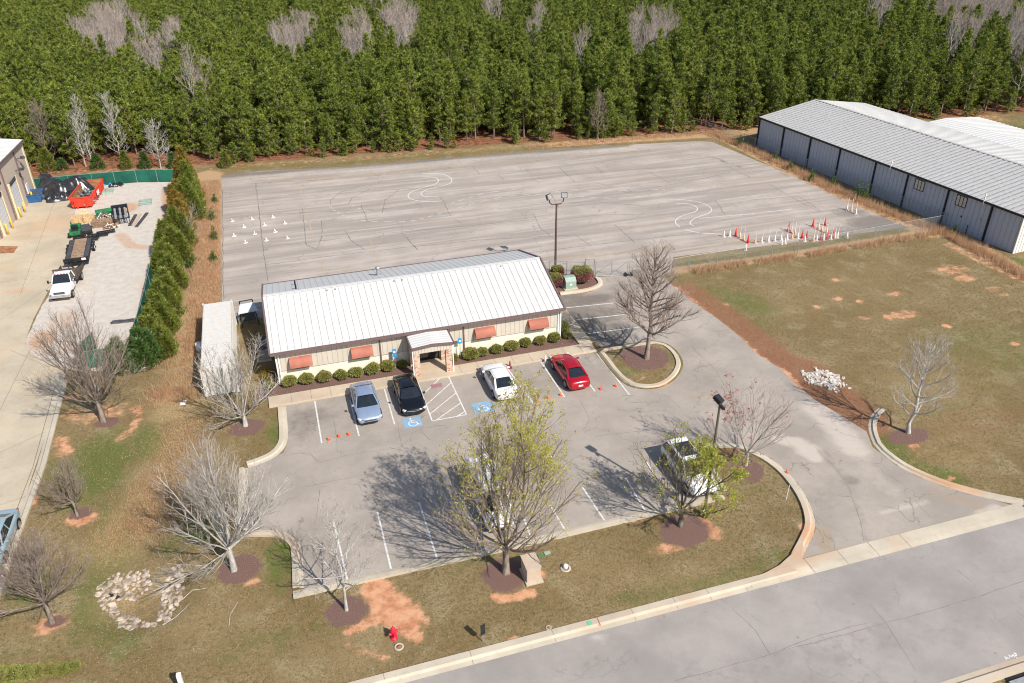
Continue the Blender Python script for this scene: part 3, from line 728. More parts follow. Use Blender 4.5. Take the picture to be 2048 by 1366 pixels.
for a, b in [((629.7, 803), (643.6, 887)), ((700, 800), (718, 872)), ((768.8, 778), (789.3, 849)), ((833.8, 760.3), (864.5, 842.3)), ((896.3, 751.7), (932.9, 829.3)), ((864.5, 842.3), (932.9, 829.3)),
             ((964, 745), (1013, 819)), ((1015, 737), (1066, 806)), ((1082.2, 724.4), (1129.4, 794.4)), ((1140, 716), (1190, 783)), ((1193.8, 707), (1259, 790)),
             ((668, 1045), (695, 1161)), ((755, 1025), (782, 1138)), ((838, 1005), (874, 1116)), ((920, 985), (962, 1097)), ((1040, 1015), (1062, 1075)), ((1100, 1010), (1130, 1060)), ((1165, 975), (1209, 1041)), ((1251, 955), (1290, 1022)), ((1294, 925), (1340, 1010)),
             ((1130.8, 616), (1227.5, 606)), ((1152.8, 639.7), (1249.5, 629.4)), ((1176.2, 667.5), (1278.8, 654.3))]:
    ribbon(mk, [P(*a), P(*b)], ws, .016)
for a, b in [((847.5, 787.6), (883.4, 753.5)), ((852.6, 809.9), (902.2, 765.5)), ((859.5, 828.7), (911.5, 786.6)), ((871.4, 841.3), (921, 806.5)), ((912.5, 833.8), (928, 824))]:
    ribbon(mk, [P(*a), P(*b)], .09, .0185)
tag(mk.build('parking_lines', MT['white']), kind='structure')
def wheelchair(c, s, rz, nm):
    mb = MB(); z = .0205
    T = lambda x, y: (c.x + s * (x * math.cos(rz) - y * math.sin(rz)), c.y + s * (x * math.sin(rz) + y * math.cos(rz)))
    b = MB(); b.add([(*T(-.55, -.5), .0165), (*T(.55, -.5), .0165), (*T(.55, .55), .0165), (*T(-.55, .55), .0165)], [(0, 1, 2, 3)])
    tag(b.build('blue_marking', MT['bluepaint']), kind='structure')
    ring = [T(.02 + .27 * math.cos(t), -.12 + .27 * math.sin(t)) for t in np.linspace(R(120), R(350), 14)]
    ribbon(mb, ring, .075 * s, z)
    ribbon(mb, [T(-.06, .3), T(-.04, -.02), T(.22, -.04), T(.34, -.33), T(.45, -.3)], .085 * s, z + .001)
    ribbon(mb, [T(-.05, .16), T(.16, .14)], .06 * s, z + .002)
    mb.add([(*T(-.06 + .07 * math.cos(t), .4 + .07 * math.sin(t)), z) for t in np.linspace(0, 2 * PI, 9)[:-1]], [tuple(range(8))])
    tag(mb.build('wheelchair_marking', MT['white']), kind='structure')
wheelchair(P(965, 815), 1.35, 0, 0); wheelchair(P(825, 845), 1.25, 0, 1)
mb = MB(); q = PL([(861, 770), (883, 766), (885, 773), (863, 778)]); mb.add([(p.x, p.y, .021) for p in q], [(0, 1, 2, 3)]); tag(mb.build('worn_red_marking', MT['redpaint']), kind='structure')
# training lot: white S curves, dashed circles, faded yellow lines
tm = MB()
for pts, w_ in [([(846, 354), (870, 354), (879, 361), (872, 368), (850, 374), (825, 382), (815, 390), (818, 397), (835, 402), (860, 404), (884, 402)], .12),
               ([(844, 347), (880, 347), (901, 354), (905, 361), (898, 369), (875, 374), (850, 380), (841, 387), (845, 392), (860, 394), (878, 393.5)], .12),
               ([(1337, 398.5), (1365, 399), (1400, 404), (1420, 413), (1425, 421), (1415, 428), (1395, 434), (1382, 441), (1379, 448), (1388, 452)], .11),
               ([(1352, 407), (1375, 407), (1392, 412), (1396, 419), (1388, 425), (1365, 431), (1352, 438), (1350, 446), (1360, 454)], .11),
               ([(1370, 459), (1385, 463.5), (1410, 467), (1444, 468.5)], .15), ([(1398, 437), (1440, 433), (1510, 427)], .1), ([(1528, 424.5), (1560, 421.5), (1583, 418)], .12)]:
    ribbon(tm, wpath(pts, 2), w_, .0115)
tag(tm.build('curve_lines', MT['white']), kind='structure')
tm = MB()
for pts in [[(660, 413), (672, 424), (690, 433), (715, 440), (760, 444), (820, 443), (850, 436), (890, 424), (930, 412), (980, 398), (1040, 390), (1090, 388)], [(700, 409), (725, 420), (740, 424)], [(895, 409), (930, 398), (970, 385), (1040, 378), (1100, 379), (1150, 392), (1200, 397), (1260, 396), (1330, 385), (1400, 377), (1440, 372)], [(1075, 378), (1130, 378), (1200, 382), (1260, 381), (1330, 379)]]:
    ribbon(tm, wpath(pts, 2), .13, .0112, dash=(1, 2))
tag(tm.build('dashed_lines', MT['whiteold']), kind='structure')
tm = MB()
for pts in [[(613, 418), (620, 452), (631, 482)], [(597, 370), (603, 388)], [(640, 519), (649, 545)], [(735, 463), (747, 497), (757, 522)], [(678, 535), (707, 540)], [(455, 576), (484, 574)], [(455, 592), (483, 588)], [(626, 378), (645, 371)]]:
    ribbon(tm, PL(pts), .13, .0108, jit=.02)
tag(tm.build('faded_yellow_lines', MT['yellowold']), kind='structure')
# cracks and paving joints, traced
ck = MB()
def crk(pts, w_=.04, jit=.06, z=.0118): ribbon(ck, PL(pts), w_, z, jit=jit)
for pts in [[(511, 365), (519, 430), (525, 490), (536, 565)], [(445, 380), (446, 480), (447, 600)], [(511, 367), (700, 357), (950, 333), (1300, 300)], [(520, 400), (700, 385), (900, 372)], [(519, 430), (640, 424), (760, 418), (840, 408)], [(526, 495), (640, 482), (780, 466), (900, 455), (1100, 436)],
            [(531, 530), (650, 514), (800, 496), (960, 480), (1150, 470)], [(605, 417), (607, 440), (612, 490), (636, 500)], [(643, 440), (644, 475), (634, 497)], [(690, 460), (700, 480), (730, 500)], [(722, 410), (735, 443)], [(803, 465), (835, 500)], [(910, 440), (925, 448)], [(1065, 425), (1080, 455), (1110, 480)], [(996, 350), (1008, 360)], [(945, 333), (960, 348)],
            [(1118, 335), (1150, 365)], [(1185, 330), (1205, 345)], [(1190, 365), (1225, 374)], [(1300, 345), (1340, 366)], [(1410, 312), (1427, 320)], [(1450, 330), (1500, 355)], [(1540, 370), (1640, 425)], [(1600, 395), (1645, 424)], [(1430, 400), (1450, 430)], [(1060, 410), (1180, 403), (1290, 412)], [(1110, 440), (1200, 430), (1330, 428)], [(1150, 470), (1180, 490)], [(1230, 450), (1270, 485)],
            [(1060, 360), (1150, 350), (1260, 340), (1380, 332)], [(1100, 385), (1110, 402), (1118, 415)], [(880, 395), (885, 400), (895, 420), (900, 432)], [(830, 372), (800, 378), (770, 400), (765, 425)], [(740, 378), (705, 395), (698, 408)], [(720, 372), (680, 385), (662, 400), (660, 410)], [(1230, 510), (1300, 492)], [(980, 515), (1200, 488), (1430, 462)], [(1490, 350), (1560, 345), (1580, 355)],
            [(1460, 345), (1395, 360), (1250, 385)], [(1350, 500), (1330, 480)], [(1500, 400), (1600, 392)]]:
    crk(pts, .085)
for pts in [[(555, 985), (640, 968), (730, 950), (820, 935), (900, 922)], [(580, 908), (620, 905), (640, 925), (690, 912), (760, 900), (800, 895), (815, 882)], [(600, 905), (625, 912), (632, 925)], [(795, 845), (800, 870), (805, 895)], [(665, 830), (672, 870), (676, 905)], [(780, 895), (800, 900)], [(640, 980), (636, 1010), (628, 1050)],
            [(1165, 865), (1180, 840), (1160, 800)], [(1190, 873), (1280, 862), (1330, 850)], [(1330, 790), (1360, 815)], [(1100, 735), (1115, 770), (1190, 752)], [(965, 808), (1010, 800)], [(840, 862), (860, 880)], [(1165, 700), (1175, 720)], [(1380, 690), (1430, 740), (1450, 770)], [(1630, 895), (1670, 935), (1700, 980), (1720, 1040), (1728, 1085)], [(1640, 910), (1690, 960)], [(1830, 1000), (1860, 1035)], [(1600, 1000), (1640, 1050)], [(1395, 745), (1400, 720), (1370, 700)], [(575, 870), (640, 855)], [(710, 860), (740, 845)]]:
    crk(pts, .03, .05, .0135)
for pts in [[(1350, 1361), (1450, 1335), (1550, 1305), (1650, 1280), (1750, 1252), (1850, 1225), (1950, 1195), (2048, 1163)], [(1560, 1300), (1600, 1285), (1640, 1270), (1740, 1245)], [(1740, 1210), (1770, 1245), (1800, 1290), (1830, 1340)], [(1465, 1218), (1510, 1260), (1540, 1310)], [(1915, 1140), (1945, 1165)], [(2030, 1220), (2048, 1235)]]:
    crk(pts, .03, .04, .0125)
tag(ck.build('pavement_cracks', MT['crack']), kind='structure')
cj = MB()
for pts in [[(0, 820), (60, 700), (130, 640)], [(0, 640), (60, 600), (120, 560)], [(0, 905), (110, 855)], [(40, 590), (80, 480), (110, 400)], [(0, 1010), (60, 990)], [(20, 700), (100, 735)]]:
    ribbon(cj, PL(pts), .03, .0085)
ribbon(cj, [(-19.5, 33), (-19.4, 47), (-19.2, 53), (-19.5, 64)], .05, .0095)
tag(cj.build('yard_joint_lines', MT['joint']), kind='structure')
# survey scribble, spray dots on the street
sm = MB()
for s in [[(2008.5, 1314), (2013, 1319.5)], [(2010, 1313), (2012, 1316), (2016, 1316), (2019, 1318)], [(2018, 1310), (2020, 1314), (2024, 1313), (2025, 1310)], [(2026, 1309), (2029, 1313), (2032, 1311), (2031, 1307), (2027, 1306.5)], [(2028, 1314), (2033.5, 1319.5), (2030, 1317), (2034, 1316)]]:
    ribbon(sm, PL(s), .09, .0165)
tag(sm.build('survey_scribble', MT['white']), kind='structure')
def disc(name, p, rx, ry, z, mat, n=14):
    mb = MB(); mb.add([(p.x + rx * math.cos(2 * PI * i / n) * random.uniform(.85, 1.1), p.y + ry * math.sin(2 * PI * i / n) * random.uniform(.85, 1.1), z) for i in range(n)], [tuple(range(n))])
    return tag(mb.build(name, mat), kind='structure')
disc('green_paint_spot', P(1179, 1250), .16, .16, .172, MT['greenpaint'])
mb = MB(); ribbon(mb, [(13.35, 27.75), (13.4, 28.38)], .05, .173); tag(mb.build('red_paint_tick', MT['orangepaint']), kind='structure')

# ------------------------------------------------------------------ main building
def ribs(mb, x0, x1, step, pa, pb, w=.05, h=.05, mi=0):
    """ribs along the slope between pa(x) and pb(x)"""
    x = x0
    while x <= x1 + 1e-6:
        a = Vector((x, *pa)); b = Vector((x, *pb)); d = (b - a).normalized()
        mb.bar(a + Vector((0, 0, h / 2)), b + Vector((0, 0, h / 2)), w, h, mi)
        x += step
bld = empty('metal_sided_building', (10, 64.4, 0), 0, 'long low beige metal-sided building with white ribbed roof and brick-posted entrance', 'building')
def bp(mb, name, mat, **k):
    o = mb.build(name, mat, **k); o.parent = bld; o.matrix_parent_inverse = Matrix.Translation((-10, -64.4, 0)); return o
X0, X1, Y0, Y1, ZE, ZR, YR = -1.85, 22.2, 58.4, 70.5, 3.3, 5.25, 64.45
mb = MB(); mb.box(X0, X1, Y0, Y1, 0, 3.28)
mb.add([(X0, Y0, 3.28), (X0, Y1, 3.28), (X0, YR, ZR - .12)], [(0, 1, 2)]); mb.add([(X1, Y0, 3.28), (X1, Y1, 3.28), (X1, YR, ZR - .12)], [(0, 1, 2)])
wall = bp(mb, 'wall', MT['cream'])
mb = MB(); mb.box(X0 - .03, X1 + .03, Y0 - .03, Y0 - .002, 1.3, 3.2); mb.box(X1 + .002, X1 + .03, Y0 - .03, Y1, 1.3, 3.26)
sd = bp(mb, 'siding', MT['siding'])
mb = MB()
x = X0 + .25
while x < X1:
    mb.box(x - .013, x + .013, Y0 - .037, Y0 - .028, 1.3, 3.2); x += .41
mb.box(X0 - .03, X1 + .03, Y0 - .045, Y0 - .026, 1.27, 1.3)
bp(mb, 'siding_groove', MT['rib_dark'])
# roof
RX0, RX1, RY0, RY1 = -2.25, 22.45, 57.9, 71.0
mb = MB()
v = [(RX0, RY0, ZE), (RX1, RY0, ZE), (RX1, YR, ZR), (RX0, YR, ZR), (RX1, RY1, ZE), (RX0, RY1, ZE)]
mb.add(v, [(0, 1, 2, 3), (3, 2, 4, 5)])
mb.add([(a, b, c - .1) for a, b, c in v], [(3, 2, 1, 0), (5, 4, 2, 3)])
rf = bp(mb, 'roof', MT['roof'])
mb = MB()
ribs(mb, RX0 + .3, RX1 - .1, .545, (RY0 + .01, ZE), (YR, ZR), .045, .03)
ribs(mb, RX0 + .3, RX1 - .1, .545, (YR, ZR), (RY1 - .01, ZE), .03, .015)
s_ = bp(mb, 'roof_seam', MT['seam']); s_.parent = rf; s_.matrix_parent_inverse = Matrix()
mb = MB(); mb.bar((RX0 + .05, YR, ZR + .035), (RX1 - .05, YR, ZR + .035), .32, .05)
s_ = bp(mb, 'ridge_cap', MT['roof']); s_.parent = rf; s_.matrix_parent_inverse = Matrix()
mb = MB()
mb.box(RX0 - .06, RX1 + .06, RY0 - .14, RY0, ZE - .2, ZE + .03)
mb.box(RX0 - .06, RX1 + .06, RY1, RY1 + .12, ZE - .2, ZE + .03)
for x, w_ in ((RX0 - .05, .14), (RX1 + .03, .14)):
    for ya, yb in ((RY0 - .1, YR), (RY1 + .1, YR)): mb.bar((x, ya, ZE - .06), (x, yb, ZR - .02), w_, .24)
bp(mb, 'fascia', MT['trim'])
mb = MB(); mb.box(RX0, RX1, RY0 + .01, Y0 - .03, ZE - .14, ZE - .1); bp(mb, 'soffit', MT['siding'])
for x, wd in ((-1.72, 1), (6.41, 0), (13.53, 0), (22.05, 1)):
    mb = MB(); mb.box(x - .05, x + .05, Y0 - .13, Y0 - .045, .12, 3.1); mb.bar((x, Y0 - .09, 3.08), (x, RY0 - .02, 3.2), .09, .09)
    bp(mb, 'downspout', MT['whitem'] if wd else MT['trim'])
mb = MB(); mb.box(22.2, 22.33, Y0 - .1, Y0 + .02, .1, 3.2); bp(mb, 'corner_trim', MT['whitem'])
mb = MB(); mb.box(X0 - .12, X0 - .032, Y0 - .1, Y0 + .02, .1, 3.2); bp(mb, 'corner_trim', MT['whitem'])
for x in (-.05, 4.87, 15.35, 20.15):
    mb = MB(); mb.box(x - .62, x + .62, Y0 - .05, Y0 - .046, 1.32, 2.35); wn_ = bp(mb, 'window', MT['glass'])
    mb = MB(); n = 9; prof = [(Y0 - .04, 2.42)] + [(Y0 - .04 - .6 * math.sin(t), 1.82 + .6 * math.cos(t)) for t in np.linspace(0.05, PI / 2, n)]
    W = .88
    v = [(x - W, a, b) for a, b in prof] + [(x + W, a, b) for a, b in prof]; m = len(prof)
    mb.add(v, [(i, i + 1, m + i + 1, m + i) for i in range(m - 1)], 0, True)
    mb.add([(x - W, a, b) for a, b in prof] + [(x - W, Y0 - .04, 1.82)], [tuple(range(m + 1))]); mb.add([(x + W, a, b) for a, b in prof] + [(x + W, Y0 - .04, 1.82)], [tuple(reversed(range(m + 1)))])
    mb.box(x - W, x + W, Y0 - .66, Y0 - .63, 1.72, 1.84)
    bp(mb, 'awning', MT['awning'])
# entrance canopy
CX0, CX1, CY0, CY1 = 8.62, 12.02, 55.75, 58.35
CM = (CX0 + CX1) / 2; CZ = 2.95; CR = 3.1
mb = MB(); v = [(CX0, CY0, CZ), (CM, CY0, CR), (CX1, CY0, CZ), (CX1, CY1, CZ), (CM, CY1, CR), (CX0, CY1, CZ)]
mb.add(v, [(0, 1, 4, 5), (1, 2, 3, 4)]); mb.add([(a, b, c - .08) for a, b, c in v], [(5, 4, 1, 0), (4, 3, 2, 1)])
for i in range(7):
    y = CY0 + .2 + i * .37
    mb.bar((CX0 + .04, y, CZ + .02), (CM, y, CR + .02), .1, .05); mb.bar((CM, y, CR + .02), (CX1 - .04, y, CZ + .02), .1, .05)
can = bp(mb, 'canopy_roof', MT['roof'])
mb = MB()
for a, b in (((CX0 - .04, CY0 - .05, CZ - .06), (CM, CY0 - .05, CR - .06)), ((CM, CY0 - .05, CR - .06), (CX1 + .04, CY0 - .05, CZ - .06))): mb.bar(a, b, .1, .2)
mb.bar((CX0 - .05, CY0 - .1, CZ - .05), (CX0 - .05, CY1, CZ - .05), .1, .18); mb.bar((CX1 + .05, CY0 - .1, CZ - .05), (CX1 + .05, CY1, CZ - .05), .1, .18)
bp(mb, 'canopy_fascia', MT['trim'])
mb = MB(); mb.add([(CX0 + .1, CY0 + .05, 2.35), (CX1 - .1, CY0 + .05, 2.35), (CX1 - .1, CY0 + .05, 2.85), (CM, CY0 + .05, 3.07), (CX0 + .1, CY0 + .05, 2.85)], [(0, 1, 2, 3, 4)])
mb.box(CX0 + .1, CX1 - .1, CY0 + .052, CY0 + .3, 2.35, 2.84)
mb.box(CX0 + .1, CX0 + .35, CY0 + .3, Y0, 2.35, 2.84); mb.box(CX1 - .35, CX1 - .1, CY0 + .3, Y0, 2.35, 2.84)
cg = bp(mb, 'canopy_siding', MT['siding'])
mb = MB()
for i in range(12): xx = CX0 + .25 + i * .26; mb.box(xx, xx + .018, CY0 + .038, CY0 + .05, 2.36, 2.86)
bp(mb, 'siding_groove', MT['rib_dark'])
for xx, yy in ((CX0 + .35, CY0 + .28), (CX1 - .4, CY0 + .28), (CX0 + .35, Y0 - .35), (CX1 - .4, Y0 - .35)):
    mb = MB(); mb.box(xx - .24, xx + .24, yy - .22, yy + .22, 0, 2.35); bp(mb, 'brick_pillar', MT['brick'])
mb = MB(); mb.box(CX0 + .0, CX0 + .08, CY0 + .1, CY0 + .18, .16, 2.8); bp(mb, 'canopy_downspout', MT['whitem']); mb = MB(); mb.box(CX1 - .1, CX1 - .02, CY0 + .02, CY0 + .1, .16, 2.8); bp(mb, 'canopy_downspout', MT['whitem'])
mb = MB(); mb.box(9.55, 11.3, Y0 - .06, Y0 - .046, .15, 2.3); dr = bp(mb, 'door', MT['glass'])
mb = MB()
for xx in (9.55, 10.42, 11.26): mb.box(xx - .03, xx + .03, Y0 - .09, Y0 - .06, .15, 2.3)
mb.box(9.55, 11.3, Y0 - .09, Y0 - .06, 2.24, 2.32); mb.box(9.55, 11.3, Y0 - .09, Y0 - .06, .15, .25); mb.box(9.6, 11.25, Y0 - .12, Y0 - .09, 1.05, 1.1)
bp(mb, 'door_frame', MT['black'])
# roof vents
q = P(758, 545, 4.3)
def roofz(y): return ZR - abs(y - YR) * (ZR - ZE) / (YR - RY0)
mb = MB(); c = (7.9, 67.2); z = roofz(c[1]); mb.tube([(c[0], c[1], z - .1), (c[0], c[1], z + .75)], .15, 12); mb.lathe([(.24, z + .72), (.24, z + .8), (.03, z + .92)], 12, c=(c[0], c[1], 0)); mb.box(c[0] - .28, c[0] + .28, c[1] - .3, c[1] + .3, z - .12, z + .05)
bp(mb, 'vent_pipe', MT['galv'])
for yy in (65.9, 68.2):
    mb = MB(); z = roofz(yy); mb.tube([(.55, yy, z - .1), (.55, yy, z + .35), (.55, yy - .1, z + .45), (.55, yy - .3, z + .42)], .07, 8); bp(mb, 'vent_pipe', MT['black'])
for xx in (3.0, 3.7, 8.8, 9.5, 18.5): mb = MB(); mb.box(xx, xx + .12, YR - .5, YR - .38, roofz(YR - .4), roofz(YR - .4) + .1); bp(mb, 'roof_jack', MT['galv'])

def sign(x, y, low):
    t = empty('handicap_sign', (x, y, .0), 0, None, 'sign', 'accessible parking signs')
    mb = MB(); mb.box(-.025, .025, 0, .03, .05, 1.95); mb.build('post', MT['galv'], t)
    mb = MB(); mb.box(-.16, .16, -.02, -.002, 1.45, 1.98); pn = mb.build('panel', MT['signblue'], t)
    mb = MB(); mb.box(-.08, .08, -.026, -.021, 1.62, 1.8); mb.build('symbol', MT['whitem'], pn)
    if low: mb = MB(); mb.box(-.16, .16, -.02, -.002, 1.2, 1.43); mb.build('lower_panel', MT['signblue'], t)
    return t
sign(7.47, 57.85, 1)['label'] = 'blue accessible parking sign with second small panel, left of the canopy'
sign(13.06, 57.9, 0)['label'] = 'blue accessible parking sign with one panel, right of the canopy'

# ------------------------------------------------------------------ warehouse on the right
A = Vector((70.8, 104.2, 0)); B = Vector((74.85, 60.4, 0))
wd = (B - A).normalized(); wn = Vector((-wd.y, wd.x, 0)); wn = wn if wn.x > 0 else -wn
WL = (B - A).length
def W(s, n_, z): return A + wd * s + wn * n_ + Vector((0, 0, z))
wh = empty('warehouse', A, 0, 'huge grey-blue metal warehouse with galvanised ribbed roof beside the training lot', 'warehouse')
def wp(mb, name, mat, par=None):
    o = mb.build(name, mat); o.parent = wh; o.matrix_parent_inverse = Matrix.Translation(-A)
    if par: o.parent = par; o.matrix_parent_inverse = Matrix()
    return o
HW, RZW, NW = 4.3, 5.85, 9.9
mb = MB()
v = [W(0, 0, 0), W(WL, 0, 0), W(WL, 2 * NW, 0), W(0, 2 * NW, 0), W(0, 0, HW), W(WL, 0, HW), W(WL, 2 * NW, HW), W(0, 2 * NW, HW), W(0, NW, RZW - .05), W(WL, NW, RZW - .05)]
mb.add(v, [(0, 1, 5, 4), (2, 3, 7, 6), (1, 2, 6, 9, 5), (3, 0, 4, 8, 7)])
wp(mb, 'wall', MT['wallgrey'])
mb = MB()
v = [W(-.2, -.25, HW + .02), W(WL + .2, -.25, HW + .02), W(WL + .2, NW, RZW), W(-.2, NW, RZW), W(WL + .2, 2 * NW + .25, HW + .02), W(-.2, 2 * NW + .25, HW + .02)]
mb.add(v, [(0, 1, 2, 3), (3, 2, 4, 5)], 0); 
mb.add([a - Vector((0, 0, .12)) for a in v], [(3, 2, 1, 0), (5, 4, 2, 3)], 0)
wr = wp(mb, 'roof', MT['roofgrey'])
mb = MB(); s = .1
while s < WL:
    mb.bar(W(s, -.2, HW + .05), W(s, NW - .1, RZW + .03), .3, .09); s += .72
wp(mb, 'roof_rib', simple('galvanised_rib', (.47, .465, .45), .45, spec=.4, var=.08), wr)
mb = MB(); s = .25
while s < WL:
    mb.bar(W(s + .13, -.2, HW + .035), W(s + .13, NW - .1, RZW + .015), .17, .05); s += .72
wp(mb, 'roof_pan_shadow_gap', MT['panshadow'], wr)  # dark strips paint the shadow in the pans between the ribs
mb = MB(); s = .1
while s < WL:
    mb.bar(W(s, NW + .1, RZW + .02), W(s, 2 * NW + .2, HW + .03), .12, .05); s += .72
wp(mb, 'roof_rib', MT['roof'], wr)
mb = MB(); mb.bar(W(-.2, NW, RZW + .06), W(WL + .2, NW, RZW + .06), .4, .08)
wp(mb, 'ridge_cap', MT['seam'], wr)
mb = MB()
for s in (.08, 5.6, 11.2, 16.9, 23.2, 28.4, 34.4, 40.2): mb.bar(W(s, -.08, 0), W(s, -.08, HW), .22, .14)
mb.bar(W(-.2, -.3, HW - .02), W(WL + .2, -.3, HW - .02), .14, .22)
wp(mb, 'black_trim', MT['black'])
mb = MB(); s = .3
while s < WL:
    mb.bar(W(s, -.02, 0), W(s, -.02, HW - .1), .05, .03); s += .62
wp(mb, 'siding_rib', simple('wall_rib', (.39, .42, .47), .5, var=.03))
mb = MB(); mb.bar(W(WL - .02, -.05, 0), W(WL - .02, -.05, HW), .1, .1)
n_ = .3
while n_ < 2 * NW: mb.bar(W(WL + .02, n_, 0), W(WL + .02, n_, HW), .1, .05); n_ += .45
wp(mb, 'gable_rib', MT['siding'])
mb = MB(); mb.add([W(WL + .01, 0, 0), W(WL + .01, 2 * NW, 0), W(WL + .01, 2 * NW, HW), W(WL + .01, NW, RZW - .06), W(WL + .01, 0, HW)], [(0, 1, 2, 3, 4)])
wp(mb, 'gable_wall', MT['whitem'])
for s in (29.6, 35.6):
    mb = MB(); mb.add([W(s, -.05, 2.75), W(s + 1.35, -.05, 2.75), W(s + 1.35, -.05, 3.95), W(s, -.05, 3.95)], [(0, 1, 2, 3)]); w_ = wp(mb, 'window', MT['siding'])
    mb = MB()
    for k in range(4): mb.bar(W(s + k * .45, -.07, 2.75), W(s + k * .45, -.07, 3.95), .05, .05)
    for z in (2.75, 3.95): mb.bar(W(s - .03, -.07, z), W(s + 1.38, -.07, z), .06, .06)
    wp(mb, 'window_frame', MT['black'], w_)
for s in (25.8, 39.2):
    mb = MB(); mb.tube([W(s, -.3, HW - .3), W(s, -.35, HW - .2), W(s, -.3, HW + .9)], .07, 6); wp(mb, 'vent_pipe', MT['whitem'])
mb = MB(); mb.bar(W(39.2, -.06, 1.9), W(39.2, -.06, 2.35), .22, .1); wp(mb, 'meter_box', MT['siding'])
mb = MB(); mb.bar(W(37.9, -.04, 0), W(37.9, -.04, 1.1), .05, .05); wp(mb, 'conduit', MT['black']); mb = MB(); mb.bar(W(36.8, -.05, 1.6), W(36.8, -.05, 1.8), .18, .06); wp(mb, 'wall_fitting', MT['black'])
an = empty('warehouse_annex', W(12, 2 * NW + 4, 0), 0, 'white-roofed low annex behind the grey-blue warehouse', 'building')
mb = MB(); c0 = 2 * NW + .3
v = [W(11, c0, 3.7), W(WL, c0, 3.7), W(WL, c0 + 5, 4.0), W(11, c0 + 5, 4.0), W(WL, c0 + 12, 3.4), W(11, c0 + 12, 3.4)]
mb.add(v, [(0, 1, 2, 3), (3, 2, 4, 5)])
o = mb.build('roof', MT['roof'], an); o.matrix_parent_inverse = Matrix.Translation(-an.location)
mb = MB(); s = 11
while s < WL: mb.bar(W(s, c0, 3.73), W(s, c0 + 5, 4.03), .08, .05); mb.bar(W(s, c0 + 5, 4.03), W(s, c0 + 12, 3.43), .08, .05); s += .7
r_ = mb.build('roof_rib', MT['roof'], an); r_.matrix_parent_inverse = Matrix.Translation(-an.location)
mb = MB(); q = [W(11.2, c0 + .1, 0), W(WL - .2, c0 + .1, 0), W(WL - .2, c0 + 11.8, 0), W(11.2, c0 + 11.8, 0)]; mb.prism(q, 0, 3.35)
o = mb.build('wall', MT['wallgrey'], an); o.matrix_parent_inverse = Matrix.Translation(-an.location)

# ------------------------------------------------------------------ workshop building on the left
lw = empty('workshop_building', (-30.6, 105, 0), 0, 'tan stucco workshop with white roll-up doors and ribbed roof', 'building')
def lp(mb, name, mat, par=None):
    o = mb.build(name, mat); o.parent = lw; o.matrix_parent_inverse = Matrix.Translation((30.6, -105, 0))
    if par: o.parent = par; o.matrix_parent_inverse = Matrix()
    return o
LY0, LY1, LH = 84.0, 116.6, 7.1
LX = lambda y: -29.9 - (116.8 - y) * .0597
mb = MB(); mb.prism([(-46, LY0), (LX(LY0), LY0), (LX(LY1), LY1), (-46, LY1)], 0, LH)
lp(mb, 'wall', MT['stucco'])
mb = MB(); v = [(LX(LY0 - .3) + .3, LY0 - .3, LH - .05), (LX(LY1) + .3, LY1 + .3, LH - .05), (-38.5, LY1 + .3, LH + 1.2), (-38.5, LY0 - .3, LH + 1.2), (-47, LY1 + .3, LH), (-47, LY0 - .3, LH)]
mb.add(v, [(0, 1, 2, 3), (3, 2, 4, 5)]); rf2 = lp(mb, 'roof', MT['roofgrey'])
mb = MB(); y = LY0
while y < LY1: mb.bar((LX(y) + .28, y, LH - .0), (-38.5, y, LH + 1.24), .22, .08); y += .55
lp(mb, 'roof_rib', simple('workshop_rib', (.66, .66, .64), .45, var=.06), rf2)
mb = MB(); mb.bar((LX(LY0) + .33, LY0, LH - .1), (LX(LY1) + .33, LY1 + .2, LH - .1), .14, .24); lp(mb, 'gutter', MT['trim'])
for y in (112.6, 106.6, 100.6):
    mb = MB(); mb.box(LX(y) + .02, LX(y) + .16, y - .07, y + .07, 0, LH - .1); lp(mb, 'downspout', MT['trim'])
for y in (109.2, 103.2, 97.0):
    xx = LX(y) + .03
    mb = MB(); mb.box(xx - .1, xx + .05, y - 1.6, y + 1.6, 0, 4.0); d_ = lp(mb, 'roll_up_door', MT['door'])
    mb = MB()
    for k in range(7): mb.box(xx + .05, xx + .06, y - 1.6, y + 1.6, .5 + k * .5, .515 + k * .5)
    lp(mb, 'door_groove', MT['grey'], d_)
    for ya, yb in ((y - 1.95, y - 1.6), (y + 1.6, y + 1.95)): mb = MB(); mb.box(xx - .08, xx + .14, ya, yb, 0, 4.2); lp(mb, 'door_jamb', MT['stucco2'])
    mb = MB(); mb.box(xx + .04, xx + .1, y - 1.6, y + 1.6, 3.75, 4.2); lp(mb, 'door_head', MT['dgrey'])
mb = MB(); mb.box(LX(116.5) - .1, LX(116.5) + .08, 116.2, 116.7, 0, LH - .1); lp(mb, 'corner_trim', MT['stucco2'])
mb = MB(); mb.box(LX(114) - .1, LX(114) + .08, 113.3, 114.3, 0, 2.2); lp(mb, 'side_door', MT['door'])
for y, z in ((113.2, 5.6), (111.6, 4.6), (103, 5.6)):
    mb = MB(); mb.bar((LX(y), y, z), (LX(y) + .7, y, z + .15), .08); mb.box(LX(y) + .5, LX(y) + .95, y - .2, y + .2, z, z + .28); lp(mb, 'wall_lamp', MT['dgrey'])
bl = 'yellow steel bollard beside the roll-up doors, '
b0 = None
for i, (px, py, s) in enumerate([(61, 404, 'nearest the blue bin'), (46, 425, 'far one of the middle pair'), (39, 435, 'near one of the middle pair'), (23, 457, 'far one of the leftmost pair'), (15, 469, 'near one of the leftmost pair')]):
    mb = MB(); mb.lathe([(.11, 0), (.11, 1.25), (.07, 1.34), (.0, 1.36)], 10); o = mb.build('bollard', MT['yellow']); o.location = P(px, py); o.location.x = max(o.location.x, LX(o.location.y) + .45)
    tag(o, bl + s, 'bollard', 'yellow bollards by the workshop doors')
